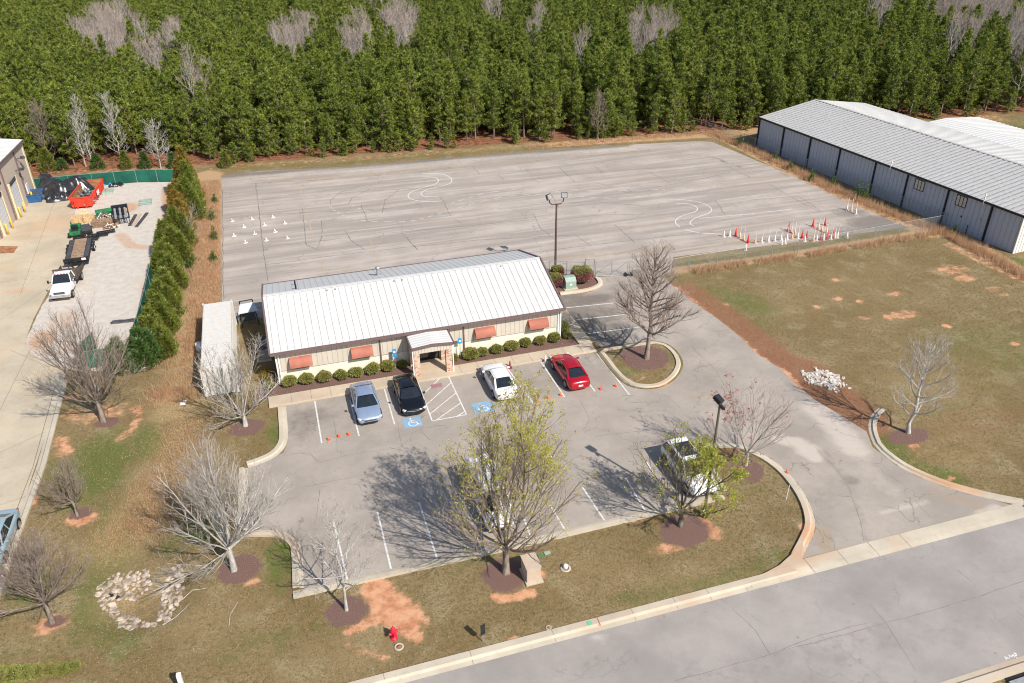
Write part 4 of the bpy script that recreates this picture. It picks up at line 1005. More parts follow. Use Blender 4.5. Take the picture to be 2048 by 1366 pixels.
# rusty steel plate and blue bin
mb = MB(); q = PL([(-20, 493), (36, 493), (27, 506), (-25, 508)]); mb.prism([(p.x, p.y) for p in q], .006, .05); tag(mb.build('steel_plate', MT['rust']), 'rusty flat steel plate lying on the tan concrete yard', 'plate')
t = empty('waste_bin', P(70, 402), 0, 'blue steel waste bin beside the tan workshop corner', 'bin')
mb = MB(); v = [(-1, -.7, 0), (.9, -.7, 0), (.9, .7, 0), (-1, .7, 0), (-1.1, -.9, 1.05), (1.1, -.9, 1.05), (1.1, .9, 1.25), (-1.1, .9, 1.25)]
mb.add(v, [(0, 3, 2, 1), (0, 1, 5, 4), (1, 2, 6, 5), (2, 3, 7, 6), (3, 0, 4, 7)]); mb.build('body', MT['blueplastic'], t)
mb = MB(); mb.add([(-1.0, -.8, .92), (1, -.8, .92), (1, .8, 1.08), (-1, .8, 1.08)], [(0, 1, 2, 3)]); mb.build('load', MT['dgrey'], t)
mb = MB()
for a, b in (((-1.1, -.9, 1.06), (1.1, -.9, 1.06)), ((1.1, -.9, 1.06), (1.1, .9, 1.26)), ((1.1, .9, 1.26), (-1.1, .9, 1.26)), ((-1.1, .9, 1.26), (-1.1, -.9, 1.06))): mb.bar(a, b, .08)
mb.build('rim', MT['blueplastic'], t)

# ------------------------------------------------------------------ shipping container by the building
ct = empty('shipping_container', (-6.4, 64.2, 0), 0, 'long white shipping container with corrugated roof left of the building', 'container')
mb = MB(); cx, cy = 1.22, 5.85
mb.box(-cx, cx, -cy, cy, .12, 2.6); mb.build('body', MT['contwhite'], ct)
mb = MB(); y = -3.2
for i in range(28): yy = -cy + .3 + i * (2 * cy - .6) / 27; mb.bar((-cx + .06, yy, 2.64), (cx - .06, yy, 2.64), .27, .07)
mb.build('roof_corrugation', simple('container_rib', (.62, .6, .56), .6, var=.04), ct)
mb = MB()
for i in range(30): yy = -cy + .3 + i * (2 * cy - .6) / 29; mb.box(cx, cx + .035, yy - .08, yy + .08, .25, 2.5)
mb.build('side_corrugation', MT['contwhite'], ct)
mb = MB(); mb.box(-cx + .04, cx - .04, -cy + .15, cy - .15, 2.6, 2.606); mb.build('roof_sheet', simple('dark_roof_sheet', (.22, .2, .18), .7, var=.1), ct)  # darker sheet showing between the pale roof ribs
for x in (-cx, cx):
    for y in (-cy, cy): mb = MB(); mb.box(x - .08, x + .08, y - .08, y + .08, .1, 2.66); mb.build('corner_post', MT['contwhite'], ct)
mb = MB()
for x in (-.85, -.35, .35, .85): mb.tube([(x, -cy - .06, .2), (x, -cy - .06, 2.5)], .03, 6)
mb.box(-.02, .02, -cy - .03, -cy, .2, 2.5); mb.build('door_bar', MT['galv'], ct)

# ------------------------------------------------------------------ service yard between container and building
def hvac(x, y, label):
    t = empty('air_conditioner', (x, y, 0), 0, label, 'air conditioner', 'air conditioning units beside the building')
    mb = MB(); mb.box(-.45, .45, -.45, .45, .1, 1.0); mb.build('body', MT['grey'], t, bevel=.03)
    mb = MB(); mb.lathe([(.38, 1.005), (.38, 1.03), (.1, 1.05)], 16); mb.build('fan_grille', MT['dgrey'], t)
    mb = MB(); mb.box(-.6, .6, -.6, .6, 0, .1); mb.build('pad', MT['conc'], t)
hvac(-3.0, 63.2, 'grey air conditioner in the shade nearest the front of the building')
hvac(-2.9, 65.0, 'grey air conditioner in the shade behind the nearer unit')
t = empty('swing_canopy', P(500, 645), .1, 'dark metal frame seat with pale grey fabric top by the rear fence', 'canopy')
mb = MB()
for x in (-.75, .75):
    mb.tube([(x, -.8, 0), (x * .75, 0, 2.3), (x, .8, 0)], .05, 6)
mb.tube([(-.56, 0, 2.3), (.56, 0, 2.3)], .05, 6); mb.build('frame', MT['black'], t)
mb = MB(); mb.add([(-.6, -.2, 2.1), (.6, -.2, 2.1), (.9, -.95, 1.55), (-.9, -.95, 1.55)], [(0, 1, 2, 3)]); mb.add([(-.6, -.2, 2.06), (.6, -.2, 2.06), (.9, -.95, 1.51), (-.9, -.95, 1.51)], [(3, 2, 1, 0)]); mb.build('canopy_cloth', simple('pale_canvas', (.5, .56, .62), .8), t)
mb = MB(); mb.box(-.6, .6, -.35, .15, .42, .5); mb.box(-.6, .6, .12, .2, .5, .95); mb.build('seat', MT['dgrey'], t)
mb = MB(); mb.box(-2.7, -1.92, 66.3, 68.4, 1.7, 1.78); mb.add([(-2.7, 66.3, 1.75), (-2.7, 68.4, 1.75), (-1.9, 68.4, 2.5), (-1.9, 66.3, 2.5)], [(0, 1, 2, 3)]); tag(mb.build('side_awning', MT['awning']), 'dark red awning over the left side wall of the building', 'awning')
mb = MB(); mb.lathe([(.28, 0), (.3, .3), (.28, .85), (.0, .87)], 12); o = mb.build('drum', MT['whitem']); o.location = (-8.3, 66.2, 0); tag(o, 'white drum standing left of the shipping container', 'drum')

# ------------------------------------------------------------------ poles, boxes, street furniture
def lot_pole():
    p = P(1110.5, 545); t = empty('floodlight_pole', p, 0, 'tall brown pole with two floodlights behind the building', 'light pole')
    mb = MB(); mb.tube([(0, 0, 0), (0, 0, 7.4)], [.13, .09], 10); mb.lathe([(.22, 0), (.22, .25), (.14, .3)], 12); mb.build('pole', MT['brass'], t)
    mb = MB(); mb.tube([(-.75, 0, 8.15), (-.72, 0, 7.7), (-.45, 0, 7.45), (.45, 0, 7.45), (.72, 0, 7.7), (.75, 0, 8.15)], .06, 8); mb.build('bracket', MT['brass'], t)
    for x, rz in ((-.85, .35), (.8, -.15)):
        mb = MB(); mb.box(-.32, .32, -.1, .12, -.28, .28); mb.xf(Matrix.Translation((x, 0, 8.3)) @ Euler((-.35, 0, rz * 2)).to_matrix().to_4x4()); h = mb.build('floodlight', MT['dgrey'], t, bevel=.03)
        mb = MB(); mb.box(-.27, .27, -.125, -.1, -.23, .23); mb.xf(Matrix.Translation((x, 0, 8.3)) @ Euler((-.35, 0, rz * 2)).to_matrix().to_4x4()); mb.build('lens', MT['grey'], h)
lot_pole()
p = P(1408, 1032); t = empty('parking_light_pole', p, 0, 'dark square light pole with one box lamp in the grass by the white car', 'light pole')
mb = MB(); mb.tube([(0, 0, 0), (0, 0, 8.7)], [.1, .07], 8); mb.lathe([(.25, 0), (.25, .5), (.13, .52)], 12); mb.build('pole', simple('olive_pole', (.12, .105, .075), .5), t)
mb = MB(); mb.box(-.08, .08, -.45, 0, 8.55, 8.68); mb.build('arm', MT['black'], t)
mb = MB(); mb.box(-.24, .24, -.36, .2, -.14, .14); mb.xf(Matrix.Translation((-.05, .25, 8.95)) @ Euler((.5, .2, .5)).to_matrix().to_4x4()); h = mb.build('lamp_head', MT['black'], t, bevel=.04)
mb = MB(); mb.box(-.19, .19, -.3, .12, -.155, -.14); mb.xf(Matrix.Translation((-.05, .25, 8.95)) @ Euler((.5, .2, .5)).to_matrix().to_4x4()); mb.build('lens', MT['grey'], h)

t = empty('fire_hydrant', P(788, 1276), .3, 'red fire hydrant in the grass strip by the bare clay', 'hydrant')
mb = MB(); mb.lathe([(.2, 0), (.2, .05), (.13, .06), (.125, .5), (.17, .52), (.17, .57), (.15, .6), (.13, .72), (.07, .8), (.035, .82), (.035, .9), (0, .9)], 14); mb.build('barrel', MT['hydrant'], t)
for a in (0, PI, -PI / 2):
    mb = MB(); r = .08 if a != -PI / 2 else .1; mb.tube([(.1 * math.cos(a), .1 * math.sin(a), .42), (.24 * math.cos(a), .24 * math.sin(a), .42)], r, 10); mb.tube([(.24 * math.cos(a), .24 * math.sin(a), .42), (.27 * math.cos(a), .27 * math.sin(a), .42)], r * 1.15, 6); mb.build('outlet', MT['hydrant'], t)
def mring(name, p, r, lab, cat, dome):
    t = empty(name, p, 0, lab, cat)
    mb = MB(); mb.lathe([(r, 0), (r, .05), (r * .62, .06), (r * .62, .02), (0, .02)], 20); mb.build('concrete_ring', MT['conc'], t)
    if dome: mb = MB(); mb.lathe([(.14, .02), (.14, .22), (.12, .3), (.06, .34), (0, .345)], 14); mb.build('dome_cap', MT['whitem'], t)
    else: mb = MB(); mb.lathe([(r * .55, .02), (r * .55, .035), (0, .035)], 16); mb.build('lid', MT['rust'], t)
mring('cleanout', P(798, 1294), .26, 'round concrete valve ring with brown lid below the hydrant', 'valve cover', 0)
mring('vent_cap', P(1131, 1137), .32, 'white domed vent cap in a grey concrete ring', 'vent', 1)
mring('meter_cover', P(1097, 1256), .17, 'small tan meter cover set in grass by the street kerb', 'meter cover', 0)
def flatbox(name, pts, h, mat, lab, cat):
    mb = MB(); q = PL(pts); mb.prism([(a.x, a.y) for a in q], .0, h); return tag(mb.build(name, mat, bevel=.01), lab, cat)
flatbox('valve_box', [(1087, 1105), (1099, 1102), (1102, 1107), (1090, 1111)], .06, simple('pale_green_lid', (.3, .4, .3), .6), 'pale green utility lid in the grass, the one nearer the vent cap', 'utility lid')
flatbox('valve_box', [(1075, 1110), (1084, 1108), (1086, 1113), (1077, 1116)], .05, simple('dark_green_lid', (.08, .2, .08), .6), 'dark green small utility lid in the grass, nearer the big tree', 'utility lid')
flatbox('valve_box', [(1062, 1122), (1076, 1119), (1078, 1134), (1068, 1138)], .04, simple('faded_green_lid', (.13, .16, .09), .8), 'dull green ground lid right beside the tan cabinet', 'utility lid')
t = empty('utility_cabinet', P(1061, 1150), .0, 'tan utility cabinet on a concrete pad by the big yellow-leaved tree', 'cabinet')
mb = MB(); mb.box(-.42, .42, -.62, .5, .1, 1.15); mb.build('body', MT['tan'], t, bevel=.02)
mb = MB(); mb.box(-.46, .46, -.66, .54, 1.15, 1.2); mb.build('lid', MT['tan'], t)
mb = MB(); mb.box(-.5, .55, -.8, .6, 0, .1); mb.build('pad', MT['conc'], t)
t = empty('marker_sign', P(966, 1284), .0, 'black flat sign on a thin post near the street kerb', 'sign')
mb = MB(); mb.box(-.02, .02, -.02, .02, 0, 1.2); mb.build('post', MT['grey'], t)
mb = MB(); mb.box(-.15, .15, -.05, -.02, .62, 1.4); mb.xf(Matrix.Rotation(.35, 4, 'Z')); mb.build('panel', MT['black'], t, bevel=.02)
t = empty('transformer_box', (26.75, 67.75, 0), 0, 'sage green transformer box between the red-leaved bushes', 'transformer')
mb = MB(); mb.add([(-.55, -.45, .1), (.55, -.45, .1), (.55, .45, .1), (-.55, .45, .1), (-.55, -.45, .85), (.55, -.45, .85), (.55, -.1, 1.2), (-.55, -.1, 1.2), (.55, .45, 1.2), (-.55, .45, 1.2)], [(0, 1, 5, 4), (4, 5, 6, 7), (7, 6, 8, 9), (1, 2, 8, 6, 5), (0, 4, 7, 9, 3), (2, 3, 9, 8)]); mb.build('body', MT['sage'], t)
mb = MB(); mb.box(-.1, .1, -.455, -.45, .45, .65); mb.build('label_plate', MT['whitem'], t)
mb = MB(); mb.box(-.7, .7, -.6, .6, 0, .1); mb.build('pad', MT['conc'], t)
mb = MB(); mb.tube([P(1572, 1000), P(1572, 1000) + Vector((.12, .1, 1.15))], .022, 6); tag(mb.build('survey_stake', MT['whitem']), 'thin white survey stake leaning in the grass island', 'stake')
t = empty('marker_post', P(366, 1378), 0, 'white square marker post at the near edge of the lawn', 'post')
mb = MB(); mb.box(-.11, .11, -.11, .11, 0, 1.15); mb.build('post', MT['whitem'], t, bevel=.015)
mb = MB(); mb.box(-.16, -.112, -.13, .15, .1, 1.17); mb.build('backing', MT['black'], t)
mb = MB(); mb.box(-.75, -.17, -.1, .3, .0, .04); o = mb.build('base_plate', simple('mint_plate', (.35, .55, .4), .6), t)
# storm drain at the far kerb
t = empty('storm_drain', P(2034, 1356), 0, 'concrete storm drain inlet in the far street kerb', 'drain')
mb = MB(); mb.box(-.7, 1.4, -.75, -.12, -.25, .17); mb.build('hood', MT['grey'], t)
mb = MB(); mb.box(-.65, 1.35, -.13, .15, .005, .05); mb.build('opening', MT['black'], t)

# ------------------------------------------------------------------ fences
def fence(name, pts, label, h=1.8, step=3.0, fabric=None, rail=MT['galv']):
    q = [Vector((a[0], a[1], 0)) for a in pts]
    t = empty(name, q[0], 0, label, 'fence')
    off = -q[0]; first = None
    rl = MB(); pn = MB()
    for i, (a, b) in enumerate(zip(q[:-1], q[1:])):
        L = (b - a).length; n = max(1, round(L / step))
        for k in range(n + (1 if i == len(q) - 2 else 0)):
            c = a.lerp(b, k / n) + off
            if first is None:
                mb = MB(); mb.tube([(0, 0, 0), (0, 0, h + .04)], .035, 6); first = mb.build('post', rail, t); first.location = c
            else:
                o = first.copy(); C.objects.link(o); o.parent = t; o.location = c
        rl.tube([a + off + Vector((0, 0, h)), b + off + Vector((0, 0, h))], .025, 5)
        a1, b1 = a + off, b + off
        pn.add([a1 + Vector((0, 0, .06)), b1 + Vector((0, 0, .06)), b1 + Vector((0, 0, h - .03)), a1 + Vector((0, 0, h - .03))], [(0, 1, 2, 3)])
    rl.build('top_rail', rail, t)
    pn.build('screen_fabric' if fabric else 'wire_mesh', fabric or MT['chain'], t)
    return t
c1 = (73.6, 68.9)
fence('chain_link_fence', [(36.95, 67.6), (40, 67.9), (50, 68.0), (60, 68.2), c1], 'galvanised chain link fence between the training lot and the grass field', 1.5, 3.1)
fence('chain_link_fence', [c1, (72.4, 80), (70.5, 95), (69.6, 106), (66.5, 118)], 'chain link fence running along the grey-blue warehouse wall', 1.5, 3.1)
fence('chain_link_fence', [(22.4, 71.2), (25.9, 71.4), (29.2, 69.9)], 'short chain link fence from building corner to the gate', 1.5, 2.4)
fence('chain_link_fence', [(-4.9, 69.9), (-2.1, 70.3)], 'short chain link fence between container and building', 1.5, 2.8)
def gate_leaf(a, b, label, wheel):
    a = Vector(a); b = Vector(b); t = empty('gate_leaf', a, 0, label, 'gate', 'two leaves of the drive gate')
    d = b - a; L = d.length; u = d.normalized(); H = 1.7
    f = MB()
    for k in (0, .5, 1): f.tube([d * k + Vector((0, 0, .1)), d * k + Vector((0, 0, H))], .035, 6)
    f.tube([Vector((0, 0, .1)), d + Vector((0, 0, .1))], .035, 6); 
    f.tube([Vector((0, 0, .3)), d * .5 + Vector((0, 0, H))], .025, 5); f.tube([d * .5 + Vector((0, 0, .3)), d + Vector((0, 0, H))], .025, 5)
    f.build('frame', MT['galv'], t)
    m = MB(); m.add([Vector((0, 0, .12)), d + Vector((0, 0, .12)), d + Vector((0, 0, H - .1)), Vector((0, 0, H - .1))], [(0, 1, 2, 3)]); m.build('wire_mesh', MT['chain'], t)
    m = MB(); c = d * wheel; m.tube([c + Vector((0, -.2, .17)), c + Vector((0, -.1, .17))], .17, 12); m.tube([c + Vector((0, .1, .17)), c + Vector((0, .2, .17))], .17, 12); m.build('wheel', MT['rubber'], t)
gate_leaf((30.15, 69.2, 0), (33.35, 68.45, 0), 'metal tube gate leaf hung beside the clipped bushes', .95)
gate_leaf((36.75, 67.55, 0), (33.55, 68.4, 0), 'metal tube gate leaf hung on the field side', .95)
for x, y, s in ((30.02, 69.3, 'taller gate post at the bush side'), (29.2, 69.7, 'second gate post, joined by a short rail'), (36.95, 67.5, 'gate post at the grass field side')):
    m = MB(); m.tube([(0, 0, 0), (0, 0, 1.95)], .06, 8)
    if s.startswith('second'): m.tube([(0, 0, 1.9), (.82, -.4, 1.9)], .03, 6)
    o = m.build('gate_post', MT['galv']); o.location = (x, y, 0); tag(o, 'galvanised ' + s, 'post', 'gate posts')
GY = P(358, 364)
fence('screened_fence', [(-31.6, 117.3), (-23, 117.1), (-17.5, 116.8), (GY.x, GY.y)], 'chain link fence with dark green windscreen behind the gravel yard', 1.75, 2.6, MT['screen'])
fence('screened_fence', [(-12.0, 115.4), (-12.4, 95), (-13.2, 84), (-13.4, 74), (-13.9, 66.5)], 'green screened fence half hidden behind the evergreen hedge', 1.7, 3, MT['screen'])
fence('screened_fence', [(-13.9, 66.2), (-17.9, 66.0)], 'green screened fence closing the near end of the gravel yard', 1.7, 2.2, MT['screen'])
fence('screened_fence', [(-17.95, 66.1), (-16.9, 69.2)], 'sagging green screened gate leaf standing open on the gravel', 1.9, 3, MT['screen'])

# ------------------------------------------------------------------ vehicles
def ring(w, zb, zs, zt):
    h = [(0, zb), (w * .86, zb), (w * .98, zb + .12), (w, (zb + zs) / 2), (w * .985, zs - .1), (w * .93, zs), (w * .7, zt - .015), (0, zt)]
    return h + [(-y, z) for y, z in h[-2:0:-1]]
def loft(mb, st, mi=0):
    rings = [[(x, y, z) for y, z in ring(w, zb, zs, zt)] for x, w, zb, zs, zt in st]
    k = len(rings[0]); v = [p for r in rings for p in r]; f = []
    for i in range(len(rings) - 1):
        for j in range(k): f.append((i * k + j, (i + 1) * k + j, (i + 1) * k + (j + 1) % k, i * k + (j + 1) % k))
    f.append(tuple(range(k))); f.append(tuple(reversed([(len(rings) - 1) * k + j for j in range(k)])))
    mb.add(v, f, mi, True)
SEDAN = dict(L=[(-2.36, .6, .38, .62, .7), (-2.32, .76, .3, .8, .88), (-2.15, .85, .24, .9, 1.0), (-1.8, .89, .2, .95, 1.03), (-1.1, .91, .18, .95, 1.0), (0, .91, .18, .93, .96), (.8, .91, .18, .9, .96), (1.15, .9, .18, .88, .97), (1.7, .885, .2, .82, .9), (2.1, .84, .22, .73, .8), (2.3, .74, .28, .62, .7), (2.38, .58, .36, .52, .58)],
    G=[(1.1, .8, .95, .95), (.35, .6, 1.36, 1.41), (-.3, .61, 1.40, 1.45), (-.95, .59, 1.34, 1.39), (-1.78, .76, 1.0, 1.01)], belt=(.85, .93, .96), wb=(1.42, -1.38), wr=.33, hl=(2.16, .66, .64), tl=(-2.3, .62, .74))
SUV = dict(L=[(-2.4, .62, .4, .8, .88), (-2.37, .82, .32, .95, 1.0), (-2.2, .9, .26, 1.05, 1.08), (-1.5, .94, .22, 1.06, 1.08), (0, .95, .22, 1.05, 1.07), (.8, .94, .22, 1.03, 1.08), (1.15, .93, .22, 1.0, 1.1), (1.8, .91, .24, .95, 1.03), (2.2, .86, .28, .86, .92), (2.38, .74, .34, .7, .78), (2.43, .6, .42, .58, .64)],
    G=[(1.15, .83, 1.08, 1.08), (.45, .66, 1.62, 1.68), (-.5, .68, 1.68, 1.74), (-1.9, .67, 1.6, 1.66), (-2.25, .82, 1.07, 1.08)], belt=(.9, 1.05, 1.07), wb=(1.5, -1.45), wr=.37, hl=(2.25, .68, .82), tl=(-2.33, .7, .9))
def wheel(t, x, y, r, w=.22):
    s = 1 if y > 0 else -1
    m = MB(); m.tube([(x, y - s * w, r), (x, y + s * .012, r)], r, 20); ty = m.build('wheel', MT['rubber'], t)
    m = MB(); m.tube([(x, y + s * .01, r), (x, y + s * .03, r)], [r * .66, r * .6], 14); m.build('rim', MT['rim'], ty)
def car(name, spec, loc, rz, paint, label, cat='car', roofmat=None, tints=None, plate=True, grille='chrome', scale=1.06, group='cars parked in front of the building'):
    t = empty(name, (loc[0], loc[1], .012), rz, label, cat, group)
    t.scale = (scale,) * 3
    m = MB(); loft(m, spec['L']); body = m.build('body', paint, t, sub=1)
    g = spec['G']; bw, bz0, bz1 = spec['belt']
    # roof shell
    m = MB(); xs = g[1:4]; v = []; f = []
    for x, w_, ze, zc in xs:
        v += [(x, -w_ - .02, ze - .03), (x, -w_, ze + .02), (x, -w_ * .5, zc), (x, w_ * .5, zc), (x, w_, ze + .02), (x, w_ + .02, ze - .03)]
    for i in range(len(xs) - 1):
        for j in range(5): f.append((i * 6 + j, i * 6 + j + 1, (i + 1) * 6 + j + 1, (i + 1) * 6 + j))
    m.add(v, f, 0, True); m.build('roof', roofmat or paint, t)
    # glass block + pillars
    a = g[0]; z_ = g[-1]
    def side(s):
        return [(a[0], s * a[1], bz1 - .02), (g[1][0], s * g[1][1], g[1][2] - .02), (g[2][0], s * g[2][1], g[2][2] - .02), (g[3][0], s * g[3][1], g[3][2] - .02), (z_[0], s * z_[1], bz1 - .02), (g[2][0], s * a[1], bz1 - .05)]
    for s in (1, -1):
        p = side(s)
        m = MB(); m.add([p[0], p[1], p[2], p[5]], [(0, 1, 2, 3)]); m.build('side_window', MT['glass'], t)
        m = MB(); m.add([p[2], p[3], p[4], p[5]], [(0, 1, 2, 3)]); m.build('side_window', MT['glass'], t)
    l, r_ = side(1), side(-1)
    def wind(name, p0, p1, q0, q1, dx):
        m = MB(); v = []; f = []
        for k in range(5):
            u = k / 4; b_ = Vector(p0).lerp(Vector(q0), u); t_ = Vector(p1).lerp(Vector(q1), u); e = math.sin(PI * u)
            v += [tuple(b_ + Vector((dx * e, 0, .0))), tuple(t_ + Vector((dx * .4 * e, 0, .03 * e)))]
        f = [(2 * k, 2 * k + 2, 2 * k + 3, 2 * k + 1) for k in range(4)]
        m.add(v, f, 0, True); return m.build(name, tints or MT['glass'], t)
    wind('windscreen', l[0], l[1], r_[0], r_[1], .12)
    wind('rear_window', l[4], l[3], r_[4], r_[3], -.1)
    for s in (1, -1):
        m = MB(); p = side(s); m.bar(p[0], p[1], .07, .06); m.bar(p[3], p[4], .13, .08); m.bar(p[2], p[5], .05, .05); m.bar(p[1], p[2], .05); m.bar(p[2], p[3], .05)
        m.build('window_frame', paint, t)
    for x in spec['wb']:
        for s in (1, -1):
            w_ = spec['belt'][0] + .055; wheel(t, x, s * w_, spec['wr'])
            m = MB(); n = 12; r1 = spec['wr'] + .07; m.add([(x + r1 * math.cos(k * PI / n), s * (w_ + .004), spec['wr'] + r1 * math.sin(k * PI / n)) for k in range(n + 1)] + [(x - r1, s * (w_ + .004), .25), (x + r1, s * (w_ + .004), .25)], [tuple(range(n + 3))]); m.build('wheel_arch', MT['black'], t)
    hx, hy, hz = spec['hl']
    for s in (1, -1):
        m = MB(); m.box(-.16, .1, -.16, .16, -.06, .06); m.xf(Matrix.Translation((hx, s * hy, hz)) @ Matrix.Rotation(-s * .5, 4, 'Z')); m.build('headlight', MT['chromeglass'], t, bevel=.03)
        m = MB(); m.box(-.07, .04, -.15, .15, -.06, .06); m.xf(Matrix.Translation((spec['tl'][0] + .02, s * spec['tl'][1], spec['tl'][2])) @ Matrix.Rotation(s * .35, 4, 'Z')); m.build('tail_light', MT['taillight'], t, bevel=.02)
        m = MB(); m.box(-.07, .07, -.1, .1, -.06, .07); m.xf(Matrix.Translation((a[0] - .25, s * (bw + .14), bz1 + .05))); m.build('mirror', paint if paint != MT.get('pblack') else MT['black'], t, bevel=.03)
    fx = spec['L'][-1][0]
    m = MB(); m.box(fx - .12, fx + .02, -.52, .52, .36, .44); m.box(fx - .2, fx - .0, -.42, .42, .5, .56); m.build('grille', MT['black'], t, bevel=.01)
    if grille == 'chrome': m = MB(); m.bar((fx - .06, -.6, .62), (fx + .02, 0, .6), .05, .035); m.bar((fx - .06, .6, .62), (fx + .02, 0, .6), .05, .035); m.build('grille_bar', MT['chrome'], t)
    if plate: bx = spec['L'][0][0]; m = MB(); m.box(bx - .03, bx + .0, -.17, .17, .56, .68); m.build('licence_plate', MT['whitem'], t)
    return t
MT['chromeglass'] = simple('lamp_glass', (.6, .62, .63), .12, spec=.8, var=.1)
MT['chrome'] = simple('chrome', (.65, .65, .65), .12, metal=.9)
MT['taillight'] = simple('tail_light', (.35, .01, .01), .2, spec=.7)
MT['psilver'] = carpaint('paint_silver_blue', (.36, .45, .60), .45, .28)
MT['pblack'] = carpaint('paint_black', (.008, .009, .011), .2, .15)
MT['pwhite'] = carpaint('paint_white', (.8, .8, .8), 0, .3)
MT['pred'] = carpaint('paint_red', (.45, .006, .018), .25, .25)
MT['pblue'] = carpaint('paint_pale_blue', (.32, .44, .5), .2, .35)
def place_car(pf, pb, zf=0, zb=0):
    a = P(*pf, zf); b = P(*pb, zb); d = a - b
    return math.atan2(d.y, d.x)
car('sedan_car', SEDAN, (4.25, 52.85), -PI / 2, MT['psilver'], 'silver blue sedan parked nose out next to the black one')
car('sedan_car', SEDAN, (7.65, 52.95), -PI / 2 , MT['pblack'], 'black sedan parked nose out left of the hatched bay')
car('sedan_car', SEDAN, (14.95, 52.65), PI / 2, MT['pwhite'], 'white sedan parked nose in between two cones, right of the hatched bay')
car('sedan_car', SEDAN, (20.85, 52.25), PI / 2, MT['pred'], 'red sedan parked nose in beside the tree island')
MT['sunroof'] = MT['liner']
car('suv_car', SUV, (24.0, 37.9), -PI / 2 - .02, MT['pwhite'], 'white suv with black roof panel under the small yellow-leaved tree', 'suv', roofmat=MT['pwhite'])
m = MB(); m.box(-1.3, .1, -.55, .55, 1.735, 1.765); ch = m.build('roof_panel', MT['liner'], [o for o in C.objects if o.name.startswith('suv_car')][-1])
# white van under the big tree
VAN = dict(L=[(-2.75, .8, .4, 1.0, 1.15), (-2.72, .93, .32, 1.15, 1.2), (-1.5, .98, .28, 1.15, 1.2), (0, .98, .28, 1.12, 1.16), (1.0, .97, .28, 1.08, 1.12), (1.55, .95, .28, 1.05, 1.15), (2.1, .92, .3, .98, 1.06), (2.5, .86, .34, .86, .92), (2.72, .72, .4, .68, .74)],
    G=[(1.75, .86, 1.12, 1.12), (1.0, .74, 1.9, 1.97), (-.6, .8, 1.96, 2.05), (-2.5, .8, 1.93, 2.02), (-2.7, .9, 1.15, 1.16)], belt=(.93, 1.12, 1.14), wb=(1.75, -1.6), wr=.38, hl=(2.5, .68, .86), tl=(-2.72, .78, 1.1))
vt = car('passenger_van', VAN, (10.3, 39.2), -PI / 2, MT['pwhite'], 'white van with roof rails parked beneath the big yellow-leaved tree', 'van')
m = MB()
for s in (1, -1): m.tube([(.8, s * .68, 2.12), (-2.3, s * .7, 2.12)], .03, 6); [m.box(x, x + .06, s * .68 - .03, s * .68 + .03, 1.98, 2.12) for x in (.7, -.7, -2.2)]
for x in (.4, -.6, -1.7): m.tube([(x, -.7, 2.13), (x, .7, 2.13)], .025, 6)
m.build('roof_rail', MT['grey'], vt)
# pale blue car cut by the left edge of the view
car('sedan_car', SEDAN, (-19.75, 44.9), -PI / 2 - .05, MT['pblue'], 'pale blue sedan driving on the concrete yard at its lower edge', group='cars driving past')

# white truck with dump bed, left yard
PUL = [(-.05, .9, .5, 1.25, 1.3), (.2, .95, .45, 1.3, 1.33), (1.0, .96, .42, 1.3, 1.33), (1.6, .95, .42, 1.25, 1.36), (2.3, .94, .45, 1.2, 1.28), (2.9, .9, .48, 1.12, 1.18), (3.05, .8, .52, 1.0, 1.05)]
a = Vector((-21.5, 80.75, 0)); 
t = empty('flatbed_truck', (-21.3, 83.6, .01), -PI / 2 - .06, 'white pickup truck with dark open bed parked on the gravel', 'truck')
m = MB(); loft(m, PUL); m.build('body', MT['pwhite'], t, sub=1)
G = [(1.55, .86, 1.34, 1.34), (1.0, .72, 1.98, 2.03), (.5, .74, 2.02, 2.07), (.15, .73, 2.0, 2.05), (.02, .86, 1.3, 1.3)]
m = MB(); v = []; 
for x, w_, ze, zc in G[1:4]: v += [(x, -w_, ze), (x, -w_ * .5, zc), (x, w_ * .5, zc), (x, w_, ze)]
m.add(v, [(i * 4 + j, i * 4 + j + 1, i * 4 + j + 5, i * 4 + j + 4) for i in range(2) for j in range(3)]); m.build('roof', MT['pwhite'], t)
m = MB(); m.add([(1.55, -.86, 1.33), (1.55, .86, 1.33), (1.0, .72, 1.98), (1.0, -.72, 1.98)], [(0, 1, 2, 3)]); m.build('windscreen', MT['glass'], t)
m = MB(); m.add([(.02, -.86, 1.3), (.02, .86, 1.3), (.15, .73, 2.0), (.15, -.73, 2.0)], [(3, 2, 1, 0)]); m.build('rear_window', MT['glass'], t)
for s in (1, -1):
    m = MB(); m.add([(1.5, s * .88, 1.33), (1.0, s * .73, 1.98), (.15, s * .74, 2.0), (.02, s * .88, 1.3)], [(0, 1, 2, 3)]); m.build('side_window', MT['glass'], t)
    m = MB(); m.bar((1.55, s * .87, 1.3), (1.0, s * .73, 2.0), .07); m.bar((.02, s * .88, 1.3), (.15, s * .74, 2.0), .12); m.build('pillar', MT['pwhite'], t)
    for x in (2.25, -1.9): wheel(t, x, s * .98, .4)
    m = MB(); m.box(2.9, 3.08, s * .68 - .18, s * .68 + .18, .85, 1.02); m.build('headlight', MT['chromeglass'], t)
    m = MB(); m.bar((1.4, s * .95, 1.4), (1.4, s * 1.2, 1.45), .04); m.box(1.33, 1.45, s * 1.22 - .07, s * 1.22 + .07, 1.35, 1.65); m.build('mirror', MT['black'], t)
m = MB(); m.box(2.98, 3.1, -.5, .5, .82, 1.02); m.build('grille', MT['dgrey'], t)
m = MB(); m.box(2.95, 3.22, -.95, .95, .5, .72); m.build('bumper', MT['chrome'], t)
